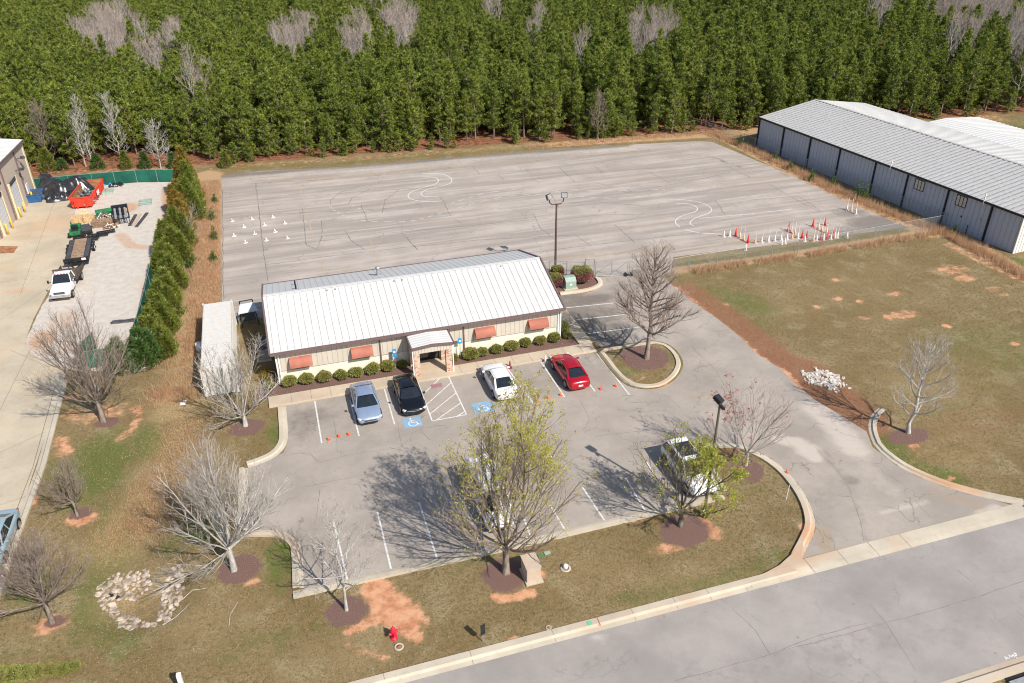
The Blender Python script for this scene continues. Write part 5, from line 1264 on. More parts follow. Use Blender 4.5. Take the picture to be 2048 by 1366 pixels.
for k in range(5): m = MB(); m.box(.92, 1.02, -.56 + k * .28 - .03, -.5 + k * .28, 2.02, 2.08); m.build('roof_marker_light', MT['taillight'], t)
m = MB(); m.box(-3.0, -.15, -1.05, 1.05, .85, .95); m.box(-3.0, -.15, -1.07, -1.0, .95, 1.35); m.box(-3.0, -.15, 1.0, 1.07, .95, 1.35); m.box(-.22, -.13, -1.05, 1.05, .95, 2.1); m.build('dump_bed', MT['oldsteel'] if 'oldsteel' in MT else simple('dark_brown_steel', (.1, .075, .06), .7, var=.3), t)
# lowboy flatbed trailer
c = Vector((-21.3, 92.0, .01)); t = empty('flatbed_trailer', c, .06, 'black flatbed trailer with brown deck parked behind the white truck', 'trailer')
m = MB(); m.box(-1.2, 1.2, -3.2, 3.3, .62, .8); m.build('frame', MT['black'], t)
m = MB(); m.box(-.62, .62, -3.0, 3.2, .8, .86); m.build('deck', MT['oldwood'], t)
m = MB(); m.box(-1.1, -.68, -3.0, 3.2, .8, .84); m.build('side_deck', MT['dgrey'], t); m = MB(); m.box(.68, 1.1, -3.0, 3.2, .8, .84); m.build('side_deck', MT['dgrey'], t)
m = MB(); m.box(-1.22, 1.22, -3.3, -3.18, .75, 1.15); m.build('headboard', MT['black'], t)
m = MB(); m.bar((-.8, -3.2, .6), (0, -5.0, .6), .12); m.bar((.8, -3.2, .6), (0, -5.0, .6), .12); m.bar((-.5, -3.9, .62), (.5, -3.9, .62), .1); m.build('drawbar', MT['black'], t)
m = MB(); m.box(.55, .95, -3.36, -3.3, .85, 1.08); m.build('label_plate', MT['whitem'], t)
for y in (1.2, 2.1):
    for s in (1, -1): wheel(t, s * 0, 0, .01) if False else None
    for s in (1, -1):
        m = MB(); m.tube([(s * 1.22, y, .38), (s * 1.42, y, .38)], .37, 16); ty = m.build('wheel', MT['rubber'], t)
        m = MB(); m.tube([(s * 1.42, y, .38), (s * 1.44, y, .38)], .2, 12); m.build('rim', MT['whitem'], ty)
# ramps and rails stacked beyond the trailer
for i, (x, y, L, lab) in enumerate([(-20.9, 96.6, 1.9, 'black steel loading ramp lying nearest the trailer'), (-20.2, 97.6, 2.3, 'black steel loading ramp lying right behind the nearest ramp'), (-22.1, 97.4, 1.4, 'short black steel ramp beside the green machine'), (-19.4, 98.3, 2.0, 'long black steel ramp at the gravel side of the ramps')]):
    t = empty('loading_ramp', (x, y, 0), .1 * i - .1, lab, 'ramp', 'ramps behind the trailer')
    m = MB(); m.box(-L / 2, L / 2, -.35, -.25, .15, .3); m.build('rail', MT['black'], t); m = MB(); m.box(-L / 2, L / 2, .25, .35, .15, .3); m.build('rail', MT['black'], t)
    for k in range(5): m = MB(); m.box(-L / 2 + .1 + k * L / 5, -L / 2 + .18 + k * L / 5, -.25, .25, .2, .28); m.build('rung', MT['black'], t)
# dumpster
c = P(168, 404); t = empty('dumpster', (-22.9, 111.6, 0), -.1, 'open red roll-off dumpster holding scrap on the yard', 'dumpster')
WX, LY, HZ = 1.25, 3.4, 1.5
m = MB()
v = [(-WX * .9, -LY, .25), (WX * .9, -LY, .25), (WX * .9, LY, .25), (-WX * .9, LY, .25), (-WX, -LY - .15, HZ), (WX, -LY - .15, HZ), (WX, LY + .1, HZ), (-WX, LY + .1, HZ)]
m.add(v, [(0, 3, 2, 1), (0, 1, 5, 4), (1, 2, 6, 5), (2, 3, 7, 6), (3, 0, 4, 7)])
for k in range(8):
    y = -LY + .4 + k * .88
    for s in (1, -1): m.bar((s * WX * .92, y, .25), (s * (WX + .03), y, HZ), .12, .08)
for a_, b_ in ((4, 5), (5, 6), (6, 7), (7, 4)): m.bar(v[a_], v[b_], .12, .12)
m.box(-.75, -.65, -LY - .2, -LY, .3, HZ); m.box(.65, .75, -LY - .2, -LY, .3, HZ)
m.box(-.6, -.45, -LY, LY, 0, .25); m.box(.45, .6, -LY, LY, 0, .25)
m.build('body', MT['dumpred'], t)
m = MB(); vi = [(x * .93, y * .97, z + (.02 if i < 4 else -.03)) for i, (x, y, z) in enumerate(v)]
m.add(vi, [(0, 1, 2, 3), (0, 4, 5, 1), (1, 5, 6, 2), (2, 6, 7, 3), (3, 7, 4, 0)]); m.build('inner_wall', MT['rust'], t)
m = MB(); ribbon(m, [(.55 + .16 * math.cos(t_), 1.0 + .16 * math.sin(t_)) for t_ in np.linspace(.7, 5.8, 9)] + [(.68, .98), (.6, .98)], .06, 0)
m.v = [(x - 1.5, -LY - .12 - (z_ * 0) - .03, y - .1) for x, y, z_ in m.v]; m.build('number_mark', MT['black'], t)
m = MB(); m.box(WX + .1, WX + .13, -.8, .2, .75, 1.25); m.build('label_plate', MT['whitem'], t)
def heap(name, c, rx, ry, h, mats, n, lab, cat, rz=0, size=(.1, .5), kind='stuff'):
    m = MB()
    for i in range(n):
        r = math.sqrt(random.random()); a_ = random.uniform(0, 2 * PI); x = rx * r * math.cos(a_); y = ry * r * math.sin(a_); z = h * (1 - r * r * .8) * random.uniform(.3, 1)
        d = Vector((random.gauss(0, 1), random.gauss(0, 1), random.gauss(0, .35))).normalized() * random.uniform(*size)
        m.bar(Vector((x, y, z)) - d, Vector((x, y, z)) + d, random.uniform(.04, .14), random.uniform(.02, .1), random.randrange(len(mats)))
    o = m.build(name, mats); o.location = c; o.rotation_euler.z = rz
    return tag(o, lab, cat, kind=kind)
heap('scrap_metal', (-22.9, 110.6, .5), 1.0, 2.3, .75, [MT['dgrey'], MT['grey'], MT['sage'], MT['galv'], MT['black']], 150, 'tangle of grey and black scrap inside the red dumpster', 'scrap', size=(.2, .7))
# pallets
def pallet(m, z, w_=1.2, l=1.0):
    for k in range(3): m.box(-w_ / 2, w_ / 2, -l / 2 + k * (l / 2 - .05), -l / 2 + k * (l / 2 - .05) + .1, z, z + .09)
    for k in range(7): m.box(-w_ / 2 + k * .183, -w_ / 2 + k * .183 + .1, -l / 2, l / 2, z + .09, z + .115)
pm = MB(); pallet(pm, 0); proto = pm.build('pallet', MT['wood']); proto.location = (-22.6, 104.9, .02)
tag(proto, 'pale wooden pallet leaning by the near end of the red dumpster', 'pallet', 'pallets stacked on the yard'); proto.rotation_euler = (.9, 0, .1); proto.location.z = .35
ords = ['lowest', 'second', 'third', 'fourth', 'fifth', 'sixth', 'topmost']
for sx, sy, nn, nm in ((-23.0, 102.9, 7, 'left'), (-21.75, 103.1, 6, 'right')):
    for k in range(nn):
        o = proto.copy(); C.objects.link(o); o.rotation_euler = (0, 0, random.uniform(-.12, .12)); o.location = (sx + random.uniform(-.05, .05), sy + random.uniform(-.05, .05), .02 + k * .125)
        o['label'] = '%s wooden pallet up in the %s pallet stack by the dumpster' % (ords[k] if k < nn - 1 else 'topmost', nm)
tub = empty('green_tub', (-20.0, 103.6, 0), .2, 'green plastic tub with dark inside behind the lumber pile', 'tub')
m = MB(); m.add([(-.8, -.6, 0), (.8, -.6, 0), (.8, .6, 0), (-.8, .6, 0), (-1, -.8, 1.0), (1, -.8, 1.0), (1, .8, 1.0), (-1, .8, 1.0)], [(0, 3, 2, 1), (0, 1, 5, 4), (1, 2, 6, 5), (2, 3, 7, 6), (3, 0, 4, 7)]); m.build('shell', MT['greenpl'], tub)
m = MB(); m.box(-.85, .85, -.65, .65, .5, .6); m.build('load', MT['dgrey'], tub)
m = MB()
for i in range(26):
    k = i // 4; m.bar((-1.3 + random.uniform(-.15, .15), -.6 + (i % 4) * .38, .08 + k * .11), (1.3 + random.uniform(-.2, .2), -.6 + (i % 4) * .38 + random.uniform(-.08, .08), .08 + k * .11), .28, .07)
o = m.build('lumber_pile', MT['oldwood']); o.location = (-19.9, 101.2, 0); tag(o, 'flat pile of weathered brown boards beside the pallet stacks', 'lumber', kind='stuff')
heap('debris_heap', (-19.9, 102.4, .2), 1.2, .9, .8, [MT['galv'], MT['rust'], MT['whitem'], MT['grey']], 90, 'mixed heap of pipes and sheet scraps beside the green tub', 'debris')
heap('debris_heap', (-19.0, 100.1, .05), .8, .5, .35, [MT['whitem'], MT['oldwood'], MT['rust']], 50, 'low white and brown scraps on gravel before the black rack', 'debris')
t = empty('green_machine', (-22.6, 98.8, 0), 0, 'green utility machine with black seat left of the steel ramps', 'machine')
m = MB(); m.box(-.6, .6, -.9, .9, .3, .75); m.box(-.55, .55, .3, .95, .75, 1.15); m.build('body', MT['greenpl'], t, bevel=.06)
m = MB(); m.box(-.35, .35, -.6, .0, .75, .9); m.box(-.35, .35, -.05, .1, .9, 1.3); m.build('seat', MT['black'], t, bevel=.05)
for x in (-.65, .65):
    for y in (-.65, .65): m = MB(); m.tube([(x - .12, y, .3), (x + .12, y, .3)], .3, 14); m.build('wheel', MT['rubber'], t)
t = empty('green_machine', (-21.6, 99.3, 0), .2, 'dark grey machine block beside the green utility machine', 'machine'); 
m = MB(); m.box(-.5, .5, -.6, .6, .2, .9); m.build('body', MT['dgrey'], t, bevel=.08)
for y in (-.5, .5): m = MB(); m.tube([(-.6, y, .25), (.6, y, .25)], .25, 12); m.build('roller', MT['rubber'], t)
t = empty('bottle_rack', (-17.95, 101.6, 0), .12, 'black steel rack holding rows of grey gas cylinders', 'rack')
m = MB()
for x in (-.85, -.28, .28, .85): m.bar((x, -1.3, .9), (x, 1.2, 1.5), .08)
for y, z in ((-1.3, .9), (-.1, 1.2), (1.2, 1.5)): m.bar((-.88, y, z), (.88, y, z), .1)
for x in (-.85, .85):
    for y, z in ((-1.3, .9), (1.2, 1.5)): m.bar((x, y, 0), (x, y, z), .08)
m.box(-.9, .9, 1.15, 1.6, 1.3, 1.7); m.build('frame', MT['black'], t)
for i in range(3):
    for j in range(3):
        x = -.56 + i * .56; y = -.95 + j * .8; z = .95 + (y + 1.3) * .24
        m = MB(); m.tube([(x, y - .33, z - .16), (x, y + .28, z - .02)], [.13, .15], 10); o = m.build('gas_cylinder', MT['galv']); o.location = (-17.95, 101.6, 0); o.rotation_euler.z = .12
        tag(o, 'grey gas cylinder in the black rack, %s column, %s row' % (['left', 'middle', 'right'][i], ['near', 'middle', 'far'][j]), 'cylinder', 'cylinders lying in the black rack')
t = empty('black_crate', (-18.4, 104.6, 0), .1, 'small open black crate behind the cylinder rack', 'crate')
m = MB(); m.box(-.6, .6, -.5, .5, 0, .1); m.box(-.6, -.52, -.5, .5, .1, .8); m.box(.52, .6, -.5, .5, .1, .8); m.box(-.52, .52, -.5, -.42, .1, .8); m.box(-.52, .52, .42, .5, .1, .8); m.build('shell', MT['black'], t)
for i, (x0, y0, x1, y1, mt, lab) in enumerate([(-17.0, 99.9, -16.6, 103.4, 'dgrey', 'dark grey plank on gravel beside the cylinder rack'), (-16.6, 99.9, -16.1, 103.5, 'tan', 'pale tan plank on gravel between two dark planks'), (-16.2, 99.2, -15.3, 103.6, 'dgrey', 'widest dark plank on gravel, outermost of three')]):
    m = MB(); m.bar((x0, y0, .08), (x1, y1, .14), .36, .08); tag(m.build('plank', MT[mt]), lab, 'plank', 'planks beside the cylinder rack')
# black tarpaulin heap
def cloth_heap(name, c, rx, ry, h, mat, lab, cat, seed, n=44, rz=0, wr=.35):
    r_ = np.random.default_rng(seed); V = []; F = []
    ph = r_.uniform(0, 6, 8)
    for i in range(n):
        for j in range(n):
            u = i / (n - 1) * 2 - 1; v_ = j / (n - 1) * 2 - 1
            q = max(abs(u), abs(v_)); base = min(1, (1 - q) * 3.2)
            a_ = math.atan2(v_, u)
            z = h * (base ** .6) * (.72 + .2 * math.sin(3 * u + ph[0]) * math.cos(2.4 * v_ + ph[1]) + .12 * math.sin(7 * u + ph[2] + 2 * v_))
            z += wr * .22 * (abs(math.sin(9 * a_ + ph[3])) - .5) * min(1, q * 1.6) * base
            z += wr * .07 * math.sin(23 * u + 9 * v_ + ph[4] + 2 * math.sin(5 * v_)) * base + wr * .05 * math.sin(31 * v_ - 12 * u + ph[5]) * base
            sp = 1 + .05 * math.sin(5 * a_ + ph[6]) + .04 * math.sin(11 * a_ + ph[7])
            V.append((u * rx * sp, v_ * ry * sp, max(.012, z + .012)))
    for i in range(n - 1):
        for j in range(n - 1): F.append((i * n + j, (i + 1) * n + j, (i + 1) * n + j + 1, i * n + j + 1))
    o = np_mesh(name, V, F, mat, smooth=True); o.location = c; o.rotation_euler.z = rz
    return tag(o, lab, cat)
tarpm = simple('black_tarp', (.025, .025, .027), .28, spec=.7, var=.4, scale=2)
cloth_heap('tarpaulin', (-26.3, 116.0, 0), 3.8, 2.6, 2.1, tarpm, 'glossy black tarpaulin draped over a big heap by the green fence', 'tarpaulin', 3, 70, 0, .9)
cloth_heap('tarpaulin', (-26.0, 113.6, 0), 2.3, 1.6, 1.1, tarpm, 'smaller black tarpaulin spilling forward onto the concrete', 'tarpaulin', 9, 50, .1, .9)
cloth_heap('tarpaulin', P(222, 366), 1.1, .8, .7, MT['bluetarp'], 'blue tarpaulin bundle at the foot of the green fence', 'tarpaulin', 5, 30, 0, .5)
cloth_heap('sack', P(232, 372), .9, .5, .4, tarpm, 'black plastic sack slumped beside the blue bundle', 'sack', 6, 24, 0, .5)
cloth_heap('sack', P(205, 364), .5, .5, .5, simple('brown_sack', (.25, .17, .12), .8), 'brown sack between tarpaulin heap and blue bundle', 'sack', 8, 20, 0, .4)
cloth_heap('sack', P(215, 385), .7, .9, .35, MT['sage'], 'grey green sheeting bundle right of the red dumpster', 'sheeting', 12, 24, 0, .6)
t = empty('scaffold_frame', P(291, 405), .05, 'small green tubular frame lying on the gravel', 'frame')
m = MB()
for x in (-.75, .75): m.tube([(x, -1.1, .1), (x, 1.1, .1)], .035, 6)
for y in (-1.0, -.35, .35, 1.0): m.tube([(-.75, y, .1), (.75, y, .1)], .03, 6)
m.tube([(-.75, -1, .12), (.75, -.35, .12)], .025, 5); m.tube([(.75, -.35, .12), (-.75, .35, .12)], .025, 5); m.tube([(-.75, .35, .12), (.75, 1, .12)], .025, 5)
m.build('tube', simple('mint_tube', (.2, .4, .34), .5), t)
flatbox('rusty_grate', [(283, 578), (298, 572), (307, 573), (301, 580)], .05, MT['rust'], 'flat rusty steel cover on the gravel by the hedge', 'cover')
flatbox('rusty_plate', [(314, 451), (322, 450), (326, 453), (318, 455)], .04, MT['rust'], 'small rusty plate on the gravel near the hedge', 'cover')
cloth_heap('fabric_scrap', P(246, 643), 1.1, .35, .12, MT['dgrey'], 'flat dark scrap of cloth lying mid gravel', 'scrap', 15, 16, -.1, .2)
for (px, py, r_, lab) in ((365, 808, .22, 'white litter bag on the grass below the container'), (370, 803, .12, 'tiny white litter scrap beside the litter bag')):
    cloth_heap('litter_bag', P(px, py), r_, r_ * .8, .15, MT['whitem'], lab, 'litter', int(px), 10, 0, .1)

# ------------------------------------------------------------------ cones
def cone_small():
    t = empty('traffic_cone', (0, 0, 0)); tag(t, None, 'cone')
    m = MB(); m.box(-.13, .13, -.13, .13, 0, .025); m.build('base', MT['orange'], t, bevel=.01)
    m = MB(); m.lathe([(.1, .025), (.07, .12), (.025, .3), (0, .305)], 12); m.build('body', MT['orange'], t)
    return t
def cone_white(mat, h=.68):
    t = empty('traffic_cone', (0, 0, 0)); tag(t, None, 'cone')
    m = MB(); m.box(-.19, .19, -.19, .19, 0, .035); m.build('base', mat, t, bevel=.01)
    m = MB(); m.lathe([(.15, .035), (.11, h * .3), (.04, h), (0, h + .01)], 12); m.build('body', mat, t)
    return t
def cone_pole(mat, h=.72, H=1.55):
    t = cone_white(mat, h); t.name = 'pole_cone'
    m = MB(); m.tube([(0, 0, h - .1), (0, 0, H)], .03, 6); m.build('pole', MT['conewhite'], t)
    return t
placed = set()
def place(proto, px, py, label, group=None, rz=None, tilt=0):
    if proto in placed: o = copy_tree(proto)
    else: o = proto; placed.add(proto)
    o.location = P(px, py, 0) + Vector((0, 0, .012)); o.rotation_euler = (tilt * random.uniform(-1, 1), tilt * random.uniform(0, 1), rz if rz is not None else random.uniform(0, 1.5))
    o['label'] = label; o['category'] = 'cone'
    if group: o['group'] = group
    return o
cs = cone_small(); cw = cone_white(MT['conewhite']); cr = cone_white(MT['conered'], 1.0); cp = cone_pole(MT['conewhite']); co = cone_pole(MT['conepink']); cm = cone_white(simple('cone_maroon', (.22, .06, .07), .6), .68); cor = cone_white(MT['orange'], .6)
for px, py, l in [(657, 880, 'small orange cone in the bay below the silver car, leftmost of its three'), (678, 874, 'small orange cone in the bay below the silver car, middle of its three'), (697, 870, 'small orange cone in the bay below the silver car, closest to its front')]: place(cs, px, py, l, 'small orange cones')
for px, py, l in [(1073, 801, 'small orange cone right behind the white sedan line end'), (1096, 797, 'small orange cone, middle of the empty bay left of the red car'), (1121, 791, 'small orange cone on the line end just left of the red car'), (1201, 779, 'small orange cone right of the red car rear'), (1231, 773, 'small orange cone closest to the tree island kerb'), (1573, 946, 'small orange cone alone on the curved kerb of the grass island')]: place(cs, px, py, l, 'small orange cones')
place(cw, 964, 748.5, 'white cone by the sidewalk left of the white sedan', 'cones along the sidewalk'); place(cm, 1020, 736, 'dull maroon cone by the sidewalk right of the white sedan nose', 'cones along the sidewalk'); place(cw, 1091, 725, 'white cone by the sidewalk left of the red car', 'cones along the sidewalk'); place(cw, 1135, 717.5, 'white cone by the sidewalk in front of the red car right corner', 'cones along the sidewalk')
place(cor, 1104, 721, 'orange cone hidden half behind the red car nose, left one', 'cones along the sidewalk'); place(cor, 1116, 718.5, 'orange cone hidden half behind the red car nose, right one', 'cones along the sidewalk')
K = .1465
ORD = ['first', 'second', 'third', 'fourth', 'fifth', 'sixth', 'seventh', 'eighth', 'ninth', 'tenth', 'eleventh', 'twelfth', 'thirteenth', 'fourteenth', 'fifteenth', 'sixteenth', 'seventeenth', 'eighteenth', 'nineteenth', 'twentieth']
def row(proto, uv, text, group):
    for i, (u, v) in enumerate(sorted(uv)):
        place(proto, 1430 + u * K, 380 + v * K, '%s from the left of the %s' % (ORD[i], text), group, tilt=.05)
row(cw, [(118, 640), (198, 632), (415, 822), (908, 738), (955, 735), (1800, 655), (1225, 705)], 'short white cones without poles on the training lot', 'short white cones on the training lot')
row(cr, [(278, 632), (447, 720), (1000, 556), (1185, 658), (1245, 672), (1335, 497), (1500, 484), (1443, 684), (1527, 672), (1605, 654)], 'tall red cones on the training lot', 'tall red cones on the training lot')
row(cp, [(632, 720), (725, 710), (812, 700), (898, 690), (983, 682), (1130, 660), (1385, 692), (1478, 684), (1578, 678), (1635, 655), (1665, 655), (1798, 275), (1922, 328)], 'white cones carrying poles on the training lot', 'white pole cones on the training lot')
row(co, [(392, 690), (338, 655), (548, 730), (1040, 582), (1090, 606), (1048, 664), (1340, 700), (1408, 532), (1458, 560), (1520, 590), (1860, 297)], 'peach coloured cones carrying poles on the training lot', 'peach pole cones on the training lot')
dk = empty('disc_cone', (0, 0, 0)); tag(dk, None, 'cone'); m = MB(); m.lathe([(.28, 0), (.28, .03), (.1, .06), (.1, .02)], 16); m.build('disc', MT['conewhite'], dk); m = MB(); m.lathe([(.12, .05), (.07, .2), (.03, .36), (0, .37)], 12); m.build('body', MT['conewhite'], dk)
dl = [(98, 491), (211, 481), (330, 470), (165, 526), (282, 514), (398, 504), (108, 575), (226, 564), (342, 552), (173, 613), (292, 601), (411, 589)]
for i, (u, v) in enumerate(dl):
    o = place(dk, 430 + u * .3516, 270 + v * .3516, 'low white disc cone on the training lot, %s of the %s row' % (['left', 'middle', 'right'][i % 3], ['farthest', 'second', 'third', 'nearest'][i // 3]), 'low white disc cones')

# ------------------------------------------------------------------ vegetation
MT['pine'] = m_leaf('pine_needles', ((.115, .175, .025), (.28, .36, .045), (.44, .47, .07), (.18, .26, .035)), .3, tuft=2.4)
MT['pinebark'] = m_bark('pine_bark', (.12, .085, .065), (.3, .24, .2))
MT['barkgrey'] = m_bark('pale_bark', (.26, .23, .2), (.42, .38, .34))
MT['barkwhite'] = m_bark('silver_bark', (.32, .3, .27), (.52, .49, .45))
MT['barkbrown'] = m_bark('brown_bark', (.16, .125, .1), (.32, .26, .22))
MT['barkdark'] = m_bark('dark_bark', (.1, .085, .07), (.22, .18, .15))
MT['twigpink'] = m_bark('pinkish_twigs', (.28, .21, .18), (.42, .34, .29))
MT['twigtan'] = m_bark('tan_twigs', (.22, .18, .135), (.38, .31, .24))
MT['leafy'] = m_leaf('young_yellow_leaves', ((.56, .50, .07), (.44, .45, .07), (.6, .44, .09), (.5, .5, .08)), .5)
MT['leafy2'] = m_leaf('young_green_leaves', ((.5, .49, .06), (.34, .4, .05), (.52, .48, .07), (.42, .45, .07)), .5)
MT['leafred'] = m_leaf('red_buds', ((.4, .08, .07), (.3, .05, .06), (.45, .15, .12)), .3)
MT['cedar'] = m_leaf('evergreen_sprays', ((.075, .12, .02), (.24, .27, .04), (.17, .20, .03), (.27, .25, .045)), .28)
MT['cedarrust'] = m_leaf('bronzed_sprays', ((.28, .18, .03), (.18, .19, .03), (.3, .2, .035), (.34, .2, .04)), .3)
MT['cedardark'] = m_leaf('deep_green_sprays', ((.05, .11, .03), (.12, .2, .045), (.08, .14, .03)), .3)
MT['box'] = m_leaf('bush_leaves', ((.19, .22, .05), (.37, .37, .10), (.27, .27, .06), (.36, .27, .1)), .35)
MT['redbush'] = m_leaf('red_bush_leaves', ((.26, .07, .07), (.4, .16, .15), (.18, .06, .07)), .25)
MT['drygrass'] = m_leaf('dry_grass_blades', ((.46, .3, .17), (.74, .55, .35), (.56, .35, .2), (.62, .36, .21)), .4)
MT['weed'] = m_leaf('green_weed_leaves', ((.06, .12, .02), (.14, .2, .04), (.1, .14, .03)), .3)

def tris_np(base, d1, length, width, up=None):
    """blade triangles: arrays base (n,3), direction (n,3)"""
    n = len(base)
    r = RNG.normal(size=(n, 3)); s = np.cross(d1, r); s /= np.linalg.norm(s, axis=1)[:, None] + 1e-9
    L = np.asarray(length).reshape(-1, 1); Wd = np.asarray(width).reshape(-1, 1)
    a = base - s * Wd * .5; b = base + s * Wd * .5; c = base + d1 * L
    V = np.stack([a, b, c], 1).reshape(-1, 3)
    return V
def leaf_quads(base, d1, length, width):
    n = len(base); r = RNG.normal(size=(n, 3)); s = np.cross(d1, r); s /= np.linalg.norm(s, axis=1)[:, None] + 1e-9
    L = np.asarray(length).reshape(-1, 1); Wd = np.asarray(width).reshape(-1, 1)
    V = np.stack([base, base + d1 * L * .5 + s * Wd * .5, base + d1 * L, base + d1 * L * .5 - s * Wd * .5], 1).reshape(-1, 3)
    return V
def unit(v): return v / (np.linalg.norm(v, axis=-1, keepdims=True) + 1e-9)

def tubes_np(segs, n=3):
    """segs: list of (pts list, radii list) -> V, F"""
    V = []; F = []; o = 0
    cs_ = [(math.cos(2 * PI * k / n), math.sin(2 * PI * k / n)) for k in range(n)]
    for pts, rad in segs:
        P_ = np.asarray(pts); m = len(P_)
        D = np.empty_like(P_); D[1:-1] = P_[2:] - P_[:-2]; D[0] = P_[1] - P_[0]; D[-1] = P_[-1] - P_[-2]
        D = unit(D); ref = np.where(np.abs(D[:, 2:3]) < .9, np.array([[0, 0, 1.]]), np.array([[1., 0, 0]]))
        A_ = unit(np.cross(D, ref)); B_ = np.cross(D, A_)
        rr = np.asarray(rad)[:, None]
        for c_, s_ in cs_: V.append(None)
        R_ = np.stack([P_ + (A_ * c_ + B_ * s_) * rr for c_, s_ in cs_], 1)
        V[-n:] = []; V.append(R_.reshape(-1, 3))
        for i in range(m - 1):
            for k in range(n):
                F.append((o + i * n + k, o + i * n + (k + 1) % n, o + (i + 1) * n + (k + 1) % n, o + (i + 1) * n + k))
        o += m * n
    return np.concatenate(V), np.array(F)

def pine_mesh(H, Rr, seed, base=.22):
    r_ = np.random.default_rng(seed)
    segs = [([(0, 0, 0), (.1 * r_.normal(), .1 * r_.normal(), H * .4), (.12 * r_.normal(), .12 * r_.normal(), H * .75), (0, 0, H * .98)], [.14, .11, .07, .02])]
    bases = []; dirs = []
    z = H * base
    while z < H * .97:
        t = max(0.0, (z / H - base) / (1 - base))
        L = Rr * (1 - t ** 1.35) ** .85 * (.72 + .38 * min(1, t * 3.2)) * r_.uniform(.5, 1.25) + .12
        k = r_.integers(3, 6)
        a0 = r_.uniform(0, 6.3)
        for i in range(k):
            a = a0 + i * 2 * PI / k + r_.uniform(-.35, .35); l = L * r_.uniform(.45, 1.25); el = r_.uniform(.0, .3) + t * .6
            d = np.array([math.cos(a) * math.cos(el), math.sin(a) * math.cos(el), math.sin(el)])
            p0 = np.array([0, 0, z]); p1 = p0 + d * l * .6; p2 = p0 + d * l + np.array([0, 0, l * .18])
            segs.append(([p0, p1, p2], [.035, .02, .008]))
            nc = 2 + int(l * 2.6)
            for j in range(nc):
                f = .3 + .7 * (j + .8) / nc
                c = p0 + (p2 - p0) * f + r_.normal(size=3) * np.array([.16, .16, .1]) * (.6 + l * .25)
                bases.append(c); dirs.append(unit(d * .5 + np.array([0, 0, .9]) + r_.normal(size=3) * .25))
        z += r_.uniform(.42, .72) * H / 10
    bases += [np.array([0, 0, H * .97])] * 3; dirs += [np.array([0, 0, 1.])] * 3
    bases = np.array(bases); dirs = np.array(dirs)
    m = 28
    B_ = np.repeat(bases, m, 0); D_ = np.repeat(dirs, m, 0)
    D_ = unit(D_ * .8 + r_.normal(size=D_.shape) * .62)
    B_ = B_ + D_ * .04 + r_.normal(size=B_.shape) * .05
    V = tris_np(B_, D_, r_.uniform(.26, .5, len(B_)), r_.uniform(.045, .085, len(B_)))
    F = np.arange(len(V)).reshape(-1, 3)
    tV, tF = tubes_np(segs, 4)
    return V, F, tV, tF
MESH = {}
def raw_mesh(name, V, F, mat):
    o = np_mesh(name, V, F, mat); me = o.data; bpy.data.objects.remove(o); return me
pines = []
for i, (H, Rr) in enumerate([(9.8, 1.9), (10.8, 2.05), (9.0, 1.75), (10.1, 1.6), (11.2, 1.95), (7.6, 1.9)]):
    V, F, tV, tF = pine_mesh(H, Rr * 1.1, 100 + i, .08 if i in (2, 5) else .2)
    pines.append((raw_mesh('crown', V, F, MT['pine']), raw_mesh('trunk', tV, tF, MT['pinebark']), (V, F, tV, tF)))

